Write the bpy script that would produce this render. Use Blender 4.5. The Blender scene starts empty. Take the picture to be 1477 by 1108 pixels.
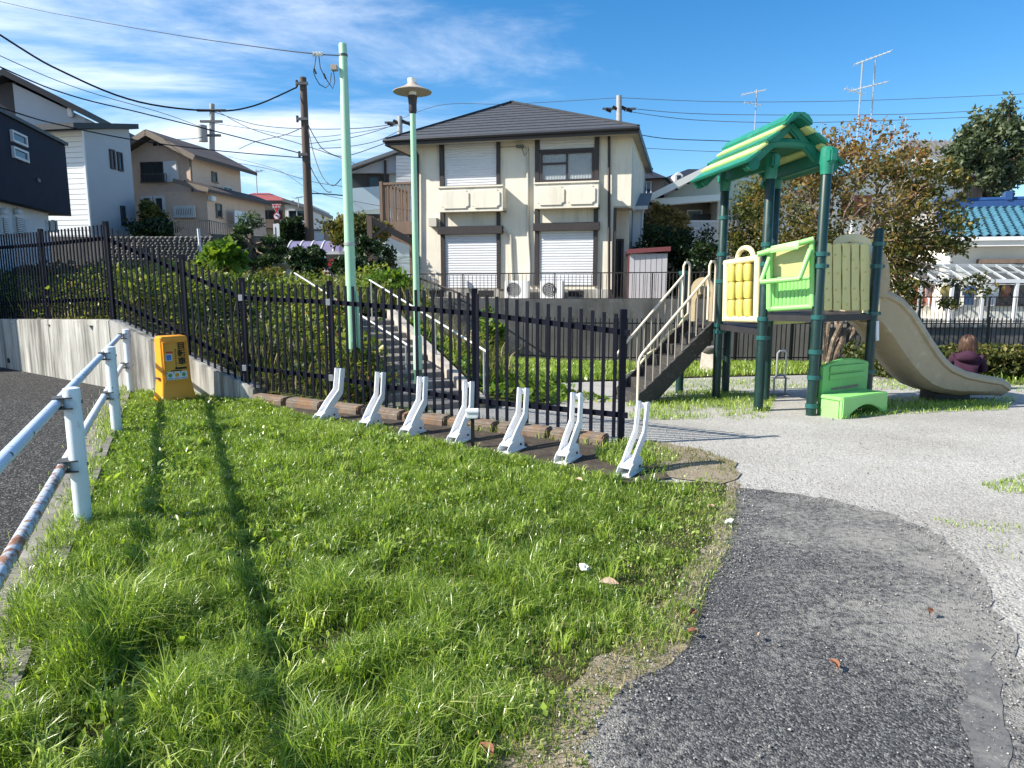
import bpy, bmesh, math, random
import numpy as np
from mathutils import Vector, Matrix
random.seed(7)
RNG = np.random.default_rng(7)
S = bpy.context.scene
COL = S.collection
R = math.radians
V = Vector

# ------------------------------------------------------------ camera, sky, sun
F = 1000.0
TILT = math.atan(.15)
CAM = V((0, 0, 1.6))
cd = bpy.data.cameras.new('camera')
cd.sensor_width = 36
cd.lens = 36 * F / 1477
cd.clip_end = 3000
cd.clip_start = .05
cam = bpy.data.objects.new('camera', cd)
COL.objects.link(cam)
cam.location = CAM
cam.rotation_euler = (math.pi / 2 - TILT, 0, 0)
S.camera = cam

SUNH = V((-1.27, -.31, 0))                      # horizontal heading towards the sun
SUN_EL = math.atan(1 / SUNH.length)
SUN_AZ = math.atan2(SUNH.x, SUNH.y)
W = bpy.data.worlds.new('World')
S.world = W
W.use_nodes = True
nt = W.node_tree
nt.nodes.clear()
def wn(t, **k):
    n = nt.nodes.new(t)
    for a, b in k.items():
        setattr(n, a, b)
    return n
out = wn('ShaderNodeOutputWorld')
bg = wn('ShaderNodeBackground')
bg.inputs[1].default_value = .105
sky = wn('ShaderNodeTexSky', sky_type='NISHITA', sun_disc=False, sun_elevation=SUN_EL, sun_rotation=SUN_AZ,
         altitude=50, air_density=1.0, dust_density=.3, ozone_density=3.0)
hs = wn('ShaderNodeHueSaturation')
hs.inputs['Saturation'].default_value = 1.36
hs.inputs['Value'].default_value = 1.0
nt.links.new(sky.outputs[0], hs.inputs['Color'])
tc = wn('ShaderNodeTexCoord')
sep = wn('ShaderNodeSeparateXYZ')
nt.links.new(tc.outputs['Generated'], sep.inputs[0])
def wm(op, a, b, clamp=False):
    n = wn('ShaderNodeMath', operation=op, use_clamp=clamp)
    for i, x in enumerate((a, b)):
        if isinstance(x, (int, float)):
            n.inputs[i].default_value = x
        else:
            nt.links.new(x, n.inputs[i])
    return n.outputs[0]
zz = wm('ADD', wm('MAXIMUM', sep.outputs[2], 0.0), .12)
comb = wn('ShaderNodeCombineXYZ')
nt.links.new(wm('DIVIDE', sep.outputs[0], zz), comb.inputs[0])
nt.links.new(wm('DIVIDE', sep.outputs[1], zz), comb.inputs[1])
mp = wn('ShaderNodeMapping')
mp.inputs['Rotation'].default_value = (0, 0, R(-32))
mp.inputs['Scale'].default_value = (.55, 1.0, 1)
nt.links.new(comb.outputs[0], mp.inputs[0])
n1 = wn('ShaderNodeTexNoise')
n1.inputs['Scale'].default_value = 1.1
n1.inputs['Detail'].default_value = 9
n1.inputs['Roughness'].default_value = .62
n1.inputs['Distortion'].default_value = .9
nt.links.new(mp.outputs[0], n1.inputs['Vector'])
mp2 = wn('ShaderNodeMapping')
mp2.inputs['Location'].default_value = (3.1, 1.7, 0)
nt.links.new(comb.outputs[0], mp2.inputs[0])
n2 = wn('ShaderNodeTexNoise')
n2.inputs['Scale'].default_value = .33
n2.inputs['Detail'].default_value = 3
nt.links.new(mp2.outputs[0], n2.inputs['Vector'])
# the cirrus sheet lies to the west (left) and thins out to the east
west = wm('MULTIPLY', wm('ADD', wm('DIVIDE', sep.outputs[0], zz), -1.1), -.16)
low = wm('MULTIPLY', wm('SUBTRACT', .34, wm('MINIMUM', sep.outputs[2], .34)), -.42)
cov0 = wm('ADD', wm('ADD', n1.outputs[0], wm('MULTIPLY', n2.outputs[0], .5)), wm('MINIMUM', west, .30))
cov = wm('ADD', cov0, low)
mr = wn('ShaderNodeMapRange', interpolation_type='SMOOTHSTEP')
mr.inputs[1].default_value = .84
mr.inputs[2].default_value = 1.28
nt.links.new(cov, mr.inputs[0])
mix = wn('ShaderNodeMixRGB')
mix.inputs[2].default_value = (7.6, 8.0, 8.5, 1)
nt.links.new(wm('MULTIPLY', mr.outputs[0], .92), mix.inputs[0])
nt.links.new(hs.outputs[0], mix.inputs[1])
nt.links.new(mix.outputs[0], bg.inputs[0])
nt.links.new(bg.outputs[0], out.inputs[0])

sd = bpy.data.lights.new('sun', 'SUN')
sd.energy = 5.0
sd.angle = R(.5)
sd.color = (1, .945, .85)
sun = bpy.data.objects.new('sun', sd)
COL.objects.link(sun)
sun.location = (-30, -5, 40)
sun.rotation_euler = (V((SUNH.x, SUNH.y, 1))).to_track_quat('Z', 'Y').to_euler()
vs = S.view_settings
vs.view_transform = 'Standard'
vs.look = 'None'
vs.exposure = .86
vs.gamma = 1
vs.use_curve_mapping = False

# ------------------------------------------------------------ places
def ray(px, py):
    u = (px - 738.5) / F
    v = (554 - py) / F
    c, s = math.cos(TILT), math.sin(TILT)
    return V((u, c + v * s, -s + v * c))
def at(px, py, Y):
    d = ray(px, py)
    return CAM + d * (Y / d.y)
def gz(x, y):
    """height of the park ground: level by the lawn, falling gently away behind the kerb"""
    s = .445 * (min(x, 2) + 3.36) + .895 * (y - 9.0)
    if s <= 0:
        return 0.0
    return -1.0 * (min(s, 22) / 13.6) ** 1.5
def gza(x, y):
    s = np.clip(.445 * (np.minimum(x, 2) + 3.36) + .895 * (y - 9.0), 0, 22)
    return -1.0 * (s / 13.6) ** 1.5
def G(px, py):
    d = ray(px, py)
    t0, t1 = .5, .5
    while t1 < 90:
        p = CAM + d * t1
        if p.z < gz(p.x, p.y):
            break
        t0 = t1
        t1 += .25
    for _ in range(30):
        t = (t0 + t1) / 2
        p = CAM + d * t
        if p.z < gz(p.x, p.y):
            t1 = t
        else:
            t0 = t
    return CAM + d * t1
def on_line(px, py, A, B):
    """where the sight line through a photo point meets the upright plane through A and B"""
    d = ray(px, py)
    n = V((B.y - A.y, A.x - B.x, 0))
    t = (A - CAM).dot(n) / d.dot(n)
    return CAM + d * t
class Frame:
    """a building's own axes: u along its front, w back from it"""
    def __init__(s, o, deg):
        s.o = V((o[0], o[1], 0))
        a = R(deg)
        s.U = V((math.cos(a), math.sin(a), 0))
        s.N = V((-math.sin(a), math.cos(a), 0))
        s.a = a
    def p(s, u, w, z):
        return s.o + s.U * u + s.N * w + V((0, 0, z))
    def px(s, px, py, w=0):
        d = ray(px, py)
        q = s.o + s.N * w
        t = (q - CAM).dot(s.N) / d.dot(s.N)
        h = CAM + d * t
        return (h - s.o).dot(s.U), h.z
WORLD = Frame((0, 0), 0)

# ------------------------------------------------------------ materials
MATS = {}
def newmat(name):
    m = bpy.data.materials.new(name)
    m.use_nodes = True
    m.node_tree.nodes.clear()
    return m, m.node_tree.nodes, m.node_tree.links
def c4(c):
    return (c[0], c[1], c[2], 1)
def noise(N, L, vec, scale, detail=5, rough=.55, stretch=None):
    n = N.new('ShaderNodeTexNoise')
    n.inputs['Scale'].default_value = scale
    n.inputs['Detail'].default_value = detail
    n.inputs['Roughness'].default_value = rough
    if stretch:
        m = N.new('ShaderNodeMapping')
        m.inputs['Scale'].default_value = stretch
        L.new(vec, m.inputs[0])
        vec = m.outputs[0]
    L.new(vec, n.inputs['Vector'])
    return n.outputs[0]
def ramp(N, L, fac, stops):
    r = N.new('ShaderNodeValToRGB')
    e = r.color_ramp.elements
    e[0].position, e[0].color = stops[0][0], c4(stops[0][1])
    e[1].position, e[1].color = stops[-1][0], c4(stops[-1][1])
    for p, c in stops[1:-1]:
        x = e.new(p)
        x.color = c4(c)
    L.new(fac, r.inputs[0])
    return r.outputs[0]
def mixc(N, L, fac, a, b, mode='MIX'):
    m = N.new('ShaderNodeMixRGB')
    m.blend_type = mode
    for i, x in enumerate((fac, a, b)):
        if isinstance(x, (int, float)):
            m.inputs[i].default_value = x
        elif isinstance(x, tuple):
            m.inputs[i].default_value = c4(x)
        else:
            L.new(x, m.inputs[i])
    return m.outputs[0]
def posvec(N):
    return N.new('ShaderNodeNewGeometry').outputs['Position']
def finish(m, N, L, col, rough=.6, metal=0, spec=.5, height=None, bump=.3, dist=.01, coat=0):
    o = N.new('ShaderNodeOutputMaterial')
    b = N.new('ShaderNodeBsdfPrincipled')
    if isinstance(col, tuple):
        b.inputs['Base Color'].default_value = c4(col)
    else:
        L.new(col, b.inputs['Base Color'])
    if isinstance(rough, (int, float)):
        b.inputs['Roughness'].default_value = rough
    else:
        L.new(rough, b.inputs['Roughness'])
    b.inputs['Metallic'].default_value = metal
    b.inputs['Specular IOR Level'].default_value = spec
    b.inputs['Coat Weight'].default_value = coat
    if height is not None:
        bp = N.new('ShaderNodeBump')
        bp.inputs['Strength'].default_value = bump
        bp.inputs['Distance'].default_value = dist
        L.new(height, bp.inputs['Height'])
        L.new(bp.outputs[0], b.inputs['Normal'])
    L.new(b.outputs[0], o.inputs[0])
    MATS[m.name] = m
    return m
def mat(name, rgb, rough=.6, var=.12, scale=3, stain=None, metal=0, spec=.4, bump=.15, bscale=60, dist=.004, stretch=None):
    """paint, plaster, wood: base colour with uneven tone, optional stains (rgb, scale, lo, hi, stretch), fine relief"""
    m, N, L = newmat(name)
    P = posvec(N)
    f = noise(N, L, P, scale, 6, .6, stretch)
    lo = tuple(x * (1 - var) for x in rgb)
    hi = tuple(min(1, x * (1 + var)) for x in rgb)
    c = ramp(N, L, f, [(.25, lo), (.75, hi)])
    for st in (stain or []):
        f2 = noise(N, L, P, st[1], 7, .65, st[4] if len(st) > 4 else None)
        k = N.new('ShaderNodeMapRange')
        k.inputs[1].default_value, k.inputs[2].default_value = st[2], st[3]
        L.new(f2, k.inputs[0])
        c = mixc(N, L, k.outputs[0], c, st[0])
    h = noise(N, L, P, bscale, 4, .6, stretch)
    rr = N.new('ShaderNodeMapRange')
    rr.inputs[3].default_value, rr.inputs[4].default_value = max(0, rough - .1), min(1, rough + .1)
    L.new(f, rr.inputs[0])
    return finish(m, N, L, c, rr.outputs[0], metal, spec, h, bump, dist)
def leafmat(name, stops, trans=.35, rough=.45, spec=.35):
    m, N, L = newmat(name)
    at_ = N.new('ShaderNodeAttribute')
    at_.attribute_name = 'tint'
    c = ramp(N, L, at_.outputs['Fac'], stops)
    o = N.new('ShaderNodeOutputMaterial')
    b = N.new('ShaderNodeBsdfPrincipled')
    b.inputs['Roughness'].default_value = rough
    b.inputs['Specular IOR Level'].default_value = spec
    L.new(c, b.inputs['Base Color'])
    t = N.new('ShaderNodeBsdfTranslucent')
    L.new(mixc(N, L, 1.0, c, (1.25, 1.3, .6), 'MULTIPLY'), t.inputs[0])
    x = N.new('ShaderNodeMixShader')
    x.inputs[0].default_value = trans
    L.new(b.outputs[0], x.inputs[1])
    L.new(t.outputs[0], x.inputs[2])
    L.new(x.outputs[0], o.inputs[0])
    MATS[name] = m
    return m
def glassmat(name, tint, alpha, rough=.03):
    m, N, L = newmat(name)
    o = N.new('ShaderNodeOutputMaterial')
    b = N.new('ShaderNodeBsdfPrincipled')
    b.inputs['Base Color'].default_value = c4(tint)
    b.inputs['Roughness'].default_value = rough
    t = N.new('ShaderNodeBsdfTransparent')
    t.inputs[0].default_value = c4(tuple(.5 + .5 * x for x in tint))
    x = N.new('ShaderNodeMixShader')
    x.inputs[0].default_value = alpha
    L.new(t.outputs[0], x.inputs[1])
    L.new(b.outputs[0], x.inputs[2])
    L.new(x.outputs[0], o.inputs[0])
    MATS[name] = m
    return m

def ground_mats():
    # gravelly sand of the play area
    m, N, L = newmat('gravel')
    P = posvec(N)
    vo = N.new('ShaderNodeTexVoronoi'); vo.inputs['Scale'].default_value = 70
    L.new(P, vo.inputs['Vector'])
    big = noise(N, L, P, .8, 6, .6)
    c = ramp(N, L, big, [(.3, (.33, .315, .285)), (.7, (.44, .425, .39))])
    g = N.new('ShaderNodeRGBToBW'); L.new(vo.outputs['Color'], g.inputs[0])
    k = ramp(N, L, g.outputs[0], [(.1, (.62, .62, .62)), (.5, (.95, .95, .95)), (.95, (1.3, 1.29, 1.26))])
    c = mixc(N, L, .8, c, k, 'MULTIPLY')
    s2 = noise(N, L, P, 2.2, 8, .7)
    kk = N.new('ShaderNodeMapRange'); kk.inputs[1].default_value = .6; kk.inputs[2].default_value = .8
    L.new(s2, kk.inputs[0])
    c = mixc(N, L, kk.outputs[0], c, (.30, .265, .21))
    h = N.new('ShaderNodeMath'); h.operation = 'SUBTRACT'; h.inputs[0].default_value = 1
    L.new(vo.outputs['Distance'], h.inputs[1])
    finish(m, N, L, c, .92, 0, .2, h.outputs[0], .55, .012)
    # worn asphalt: coarse dark aggregate with pale dust in it
    for nm, base, dusty, sc in (('asphalt_path', 1.15, 1.0, 125), ('road_asphalt', .38, .12, 95)):
        m, N, L = newmat(nm)
        P = posvec(N)
        wob = N.new('ShaderNodeTexNoise'); wob.inputs['Scale'].default_value = 25
        L.new(P, wob.inputs['Vector'])
        av = N.new('ShaderNodeVectorMath'); av.operation = 'MULTIPLY_ADD'
        av.inputs[1].default_value = (.012, .012, .012)
        L.new(wob.outputs['Color'], av.inputs[0]); L.new(P, av.inputs[2])
        vo = N.new('ShaderNodeTexVoronoi'); vo.inputs['Scale'].default_value = sc
        L.new(av.outputs[0], vo.inputs['Vector'])
        g = N.new('ShaderNodeRGBToBW'); L.new(vo.outputs['Color'], g.inputs[0])
        c = ramp(N, L, g.outputs[0], [(.12, (.016 * base, .016 * base, .017 * base)), (.45, (.05 * base, .05 * base, .051 * base)),
                                      (.68, (.095 * base, .095 * base, .094 * base)), (.92, (.22, .215, .205))])
        d1 = noise(N, L, P, .75, 9, .68)
        d2 = noise(N, L, P, 28, 5, .7)
        add = N.new('ShaderNodeMath'); add.operation = 'MULTIPLY_ADD'; add.inputs[1].default_value = .75
        L.new(d2, add.inputs[0]); L.new(d1, add.inputs[2])
        k = N.new('ShaderNodeMapRange'); k.inputs[1].default_value = .88; k.inputs[2].default_value = 1.10; k.inputs[4].default_value = .85 * dusty
        ad = N.new('ShaderNodeAttribute'); ad.attribute_name = 'dust'
        ad2 = N.new('ShaderNodeMath'); ad2.operation = 'MULTIPLY_ADD'; ad2.inputs[1].default_value = .19
        L.new(ad.outputs['Fac'], ad2.inputs[0]); L.new(add.outputs[0], ad2.inputs[2])
        L.new(ad2.outputs[0], k.inputs[0])
        c = mixc(N, L, k.outputs[0], c, (.30, .285, .255))
        h = N.new('ShaderNodeMath'); h.operation = 'SUBTRACT'; h.inputs[0].default_value = 1
        L.new(vo.outputs['Distance'], h.inputs[1])
        finish(m, N, L, c, .88, 0, .3, h.outputs[0], .6, .010)
    mat('soil', (.060, .055, .025), .95, .4, 3, [((.10, .085, .045), 9, .5, .75)], spec=.1, bump=.7, bscale=45, dist=.03)
    mat('dry_soil', (.27, .225, .16), .95, .25, 4, [((.16, .14, .08), 8, .5, .75), ((.40, .37, .32), 30, .55, .7)], spec=.1, bump=.7, bscale=60, dist=.02)
    mat('dark_soil', (.06, .05, .042), .9, .4, 4, [((.12, .09, .06), 9, .5, .72)], spec=.2, bump=.6, bscale=45, dist=.02)
    mat('hill_earth', (.09, .08, .045), .95, .4, 2, [((.05, .07, .02), 3, .4, .6)], spec=.1, bump=.6, bscale=20, dist=.04)
ground_mats()
mat('concrete', (.46, .45, .41), .85, .15, 1.5, [((.12, .115, .10), 4.5, .41, .62, (1, 1, .09)), ((.07, .07, .06), 13, .54, .72, (1, 1, .05))], bump=.3, bscale=25)
mat('concrete_dark', (.16, .155, .145), .9, .2, 1.2, [((.07, .068, .06), 2.5, .45, .7, (1, 1, .2)), ((.26, .25, .23), 5, .6, .75)], bump=.3, bscale=25)
mat('concrete_step', (.20, .185, .165), .9, .2, 4, [((.33, .31, .28), 6, .55, .7)], bump=.4, bscale=40)
mat('concrete_pale', (.42, .38, .33), .9, .15, 4, [((.26, .22, .18), 5, .5, .7)], bump=.4, bscale=40)
mat('kerb_rust', (.17, .135, .105), .9, .3, 5, [((.24, .115, .045), 7, .5, .68), ((.10, .08, .065), 11, .55, .7), ((.34, .28, .22), 18, .6, .72)], bump=.6, bscale=45, dist=.01)
mat('fence_paint', (.0045, .0055, .013), .5, .25, 6, [((.03, .03, .036), 25, .66, .76)], spec=.14, bump=.05)
mat('fence_black', (.012, .012, .013), .45, .2, 6)
mat('fence_brown', (.055, .045, .042), .5, .2, 6)
mat('pole_green', (.37, .62, .42), .42, .06, 2, [((.30, .44, .33), 5, .6, .8, (1, 1, .2))], spec=.5, bump=.03)
mat('pole_green_dark', (.06, .16, .10), .5, .1, 3)
mat('rail_white', (.66, .73, .77), .4, .05, 4, [((.10, .09, .085), 22, .66, .70), ((.40, .42, .43), 9, .6, .75)], spec=.5, bump=.08)
mat('rail_chipped', (.50, .62, .76), .42, .06, 4, [((.07, .07, .075), 14, .60, .64)], spec=.5, bump=.1)
mat('rail_rusty', (.42, .50, .58), .55, .1, 5, [((.20, .085, .045), 9, .50, .58), ((.28, .15, .09), 24, .5, .6)], spec=.4, bump=.3)
mat('steel_dark', (.12, .12, .12), .5, .2, 9, metal=.6)
mat('steel_pale', (.52, .52, .50), .5, .1, 9)
mat('steel_grey', (.38, .39, .40), .45, .1, 9, metal=.4)
mat('rack_white', (.74, .75, .77), .4, .05, 6, [((.52, .5, .46), 12, .58, .8), ((.25, .17, .1), 30, .7, .74)], spec=.5, bump=.06)
mat('orange_plastic', (.85, .34, .018), .35, .05, 4, [((.62, .25, .03), 9, .6, .8)], spec=.5, bump=.03)
mat('orange_print', (.70, .33, .022), .3, .05, 6, spec=.5)
mat('ink', (.015, .012, .010), .5, .1)
mat('paper_white', (.75, .76, .77), .6, .05, 9)
mat('print_blue', (.10, .22, .55), .5, .3, 30)
mat('print_green', (.12, .32, .12), .5, .3, 40)
mat('print_red', (.6, .05, .04), .5, .1)
mat('sign_red', (.55, .03, .05), .4, .05)
mat('sign_blue', (.05, .08, .30), .4, .05)
mat('play_post', (.004, .028, .024), .4, .12, 5, [((.04, .085, .075), 8, .55, .75, (1, 1, .4)), ((.11, .12, .10), 26, .66, .74)], spec=.5, bump=.06)
mat('play_ring', (.018, .10, .095), .35, .1, 5)
mat('play_teal', (.014, .20, .13), .42, .10, 3, [((.07, .27, .20), 6, .55, .8), ((.06, .13, .09), 16, .66, .74)], spec=.45, bump=.05)
mat('play_teal_dark', (.008, .17, .105), .45, .06, 3)
mat('play_lime', (.68, .77, .32), .42, .06, 4)
mat('play_lime_pale', (.62, .72, .30), .45, .06, 4)
mat('play_green', (.27, .62, .18), .42, .08, 3, [((.36, .60, .26), 7, .55, .8), ((.22, .36, .14), 20, .68, .76)], spec=.45, bump=.04)
mat('play_green_bench', (.16, .47, .13), .45, .06, 3, [((.20, .52, .16), 6, .5, .7)])
mat('play_yellow', (.74, .60, .20), .45, .08, 5, [((.62, .47, .12), 9, .55, .75)])
mat('play_yellow_log', (.70, .56, .12), .5, .12, 7, bump=.3, bscale=25)
mat('play_cream', (.74, .64, .38), .45, .06, 5)
mat('play_plank', (.60, .54, .21), .5, .1, 5, bump=.3, bscale=20, stretch=(2, 2, .4))
mat('play_tan', (.40, .32, .20), .42, .08, 2, [((.30, .24, .15), 4, .5, .75), ((.50, .43, .30), 9, .58, .75), ((.16, .13, .09), 22, .66, .74)], spec=.45, bump=.05)
mat('play_pane', (.48, .46, .20), .3, .1, 4)
mat('deck_dark', (.025, .024, .026), .6, .2, 6)
mat('stair_dark', (.045, .042, .04), .75, .25, 9, [((.12, .11, .1), 18, .55, .7)])
mat('rail_tan', (.30, .265, .22), .5, .1, 5)
mat('rail_cream', (.66, .58, .47), .45, .06, 5)
mat('stucco_cream', (.74, .68, .56), .85, .05, 1.5, [((.48, .43, .34), 2.2, .52, .8, (1, 1, .15)), ((.36, .33, .27), 5, .62, .85, (1, 1, .08)), ((.68, .64, .55), 1.1, .55, .7)], bump=.25, bscale=70)
mat('trim_brown', (.040, .032, .032), .5, .15, 5)
mat('roof_slate', (.060, .063, .072), .6, .15, 5, [((.085, .088, .095), 8, .5, .7)], spec=.4, bump=.2)
mat('shutter', (.66, .67, .69), .45, .04, 3, spec=.4)
mat('soffit', (.50, .47, .40), .8, .06, 2)
mat('navy_wall', (.007, .012, .030), .8, .08, 2, bump=.15, bscale=40)
mat('white_wall', (.72, .73, .73), .8, .04, 2, bump=.2, bscale=40)
mat('grey_wall', (.40, .43, .47), .8, .04, 2, bump=.1)
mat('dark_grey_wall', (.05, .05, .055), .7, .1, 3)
mat('charcoal_roof', (.022, .024, .03), .5, .1, 4)
mat('tan_brick', (.68, .50, .385), .85, .08, 3, [((.56, .40, .30), 12, .5, .7)], bump=.3, bscale=30)
mat('tan_trim', (.20, .16, .125), .7, .1, 4)
mat('brown_roof', (.085, .065, .055), .75, .2, 5)
mat('red_roof', (.30, .065, .055), .65, .15, 5)
mat('cream_wall', (.60, .56, .47), .85, .06, 2)
mat('white_plaster', (.76, .74, .68), .85, .04, 2)
mat('blue_panel', (.48, .60, .66), .6, .04, 2)
mat('grey_roof', (.18, .19, .20), .65, .15, 4)
mat('tile_roof_grey', (.15, .15, .15), .55, .15, 5)
mat('tile_blue', (.055, .155, .21), .34, .3, 3, [((.09, .22, .28), 7, .5, .7)], spec=.6, bump=.05)
mat('tile_ridge_blue', (.025, .07, .20), .3, .15, 4)
mat('teal_roof', (.10, .25, .25), .5, .1, 3)
mat('brick_red', (.30, .10, .065), .8, .12, 5, [((.24, .085, .06), 14, .5, .65)])
mat('deck_wood', (.15, .105, .08), .8, .2, 6, stretch=(1, 1, .2))
mat('alu_white', (.66, .67, .68), .4, .05, 5)
mat('maroon', (.18, .05, .055), .55, .1, 5)
mat('shed_grey', (.50, .48, .49), .55, .05, 3)
mat('wood_pole', (.10, .075, .06), .85, .25, 8, stretch=(1, 1, .1))
mat('concrete_pole', (.35, .35, .34), .8, .1, 5)
mat('cable', (.012, .012, .015), .6, .1)
mat('cable_grey', (.10, .10, .11), .6, .1)
mat('porcelain', (.72, .70, .62), .3, .05)
mat('lamp_cap', (.42, .36, .29), .5, .1, 5)
mat('lamp_white', (.80, .80, .78), .25, .03)
mat('bark', (.13, .095, .07), .9, .3, 9, [((.30, .24, .18), 7, .5, .62)], bump=.6, bscale=40, dist=.015)
mat('bark_pale', (.34, .25, .17), .8, .2, 7, [((.52, .42, .32), 8, .48, .6)], bump=.3, bscale=30, dist=.01)
mat('stone', (.15, .145, .135), .9, .6, 6, bump=.4, bscale=20, dist=.02)
mat('purple_cloth', (.050, .022, .040), .95, .25, 12, spec=.1, bump=.5, bscale=60, dist=.006)
mat('jeans', (.04, .05, .09), .9, .2, 12)
mat('hair', (.050, .024, .014), .5, .4, 30, [((.16, .07, .03), 12, .52, .7, (3, 3, .4))], bump=.5, bscale=90, stretch=(3, 3, .4))
mat('skin', (.50, .30, .21), .55, .05)
mat('shoe', (.5, .5, .5), .6, .1)
mat('curtain', (.84, .84, .83), .9, .06, 6)
mat('curtain_lace', (.40, .42, .44), .9, .06, 6)
mat('dark_room', (.02, .02, .022), .9, .1)
mat('red_paint', (.48, .03, .045), .45, .08)
mat('dead_leaf', (.24, .10, .05), .8, .3, 40)
mat('dead_leaf_tan', (.45, .33, .22), .8, .2, 40)
mat('litter', (.70, .71, .70), .6, .06, 30, bump=.4, bscale=60)
mat('cloth_yellow', (.50, .40, .16), .95, .08, 9)
mat('cloth_blue', (.12, .19, .32), .95, .5, 25)
mat('cloth_brown', (.17, .085, .06), .95, .1, 9)
mat('cloth_pale', (.60, .62, .66), .95, .08, 9)
mat('cloth_dark', (.05, .06, .065), .95, .1, 9)
mat('mauve', (.40, .30, .29), .9, .1, 9)
glassmat('pane_dark', (.03, .04, .05), .93)
glassmat('pane_sky', (.04, .07, .12), .95, .02)
glassmat('pane_clear', (.60, .64, .66), .09)
glassmat('pane_purple', (.24, .22, .36), .80, .2)
leafmat('grass_leaf', [(0, (.045, .09, .014)), (.3, (.17, .275, .038)), (.65, (.37, .49, .085)), (.9, (.54, .62, .22)), (1, (.58, .50, .30))], .46, .29, .6)
leafmat('dry_grass_leaf', [(0, (.08, .13, .025)), (.5, (.20, .21, .06)), (.8, (.33, .27, .12)), (1, (.45, .36, .2))], .3, .6)
leafmat('bank_leaf', [(0, (.025, .05, .012)), (.4, (.11, .16, .03)), (.75, (.26, .31, .06)), (.93, (.42, .39, .10)), (1, (.30, .14, .06))], .42, .4)
leafmat('bright_leaf', [(0, (.05, .11, .015)), (.5, (.12, .22, .03)), (1, (.28, .33, .05))], .4, .4)
leafmat('dark_leaf', [(0, (.008, .022, .010)), (.5, (.022, .048, .018)), (.9, (.05, .085, .03)), (1, (.09, .11, .035))], .25, .45)
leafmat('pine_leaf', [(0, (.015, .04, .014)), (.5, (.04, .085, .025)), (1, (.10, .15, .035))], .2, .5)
leafmat('autumn_leaf', [(0, (.045, .06, .018)), (.35, (.135, .125, .036)), (.62, (.22, .155, .048)), (.85, (.28, .14, .055)), (1, (.28, .09, .045))], .40, .5)
leafmat('mixed_leaf', [(0, (.03, .05, .014)), (.45, (.075, .10, .025)), (.75, (.16, .14, .035)), (1, (.28, .20, .05))], .35, .5)
leafmat('tan_leaf', [(0, (.10, .075, .025)), (.5, (.22, .16, .05)), (1, (.34, .24, .09))], .35, .5)
leafmat('evergreen_leaf', [(0, (.030, .045, .025)), (.5, (.085, .115, .06)), (1, (.17, .20, .10))], .25, .5)
leafmat('hedge_leaf', [(0, (.015, .028, .010)), (.6, (.05, .07, .018)), (.9, (.13, .13, .03)), (1, (.22, .18, .04))], .3, .5)

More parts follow.
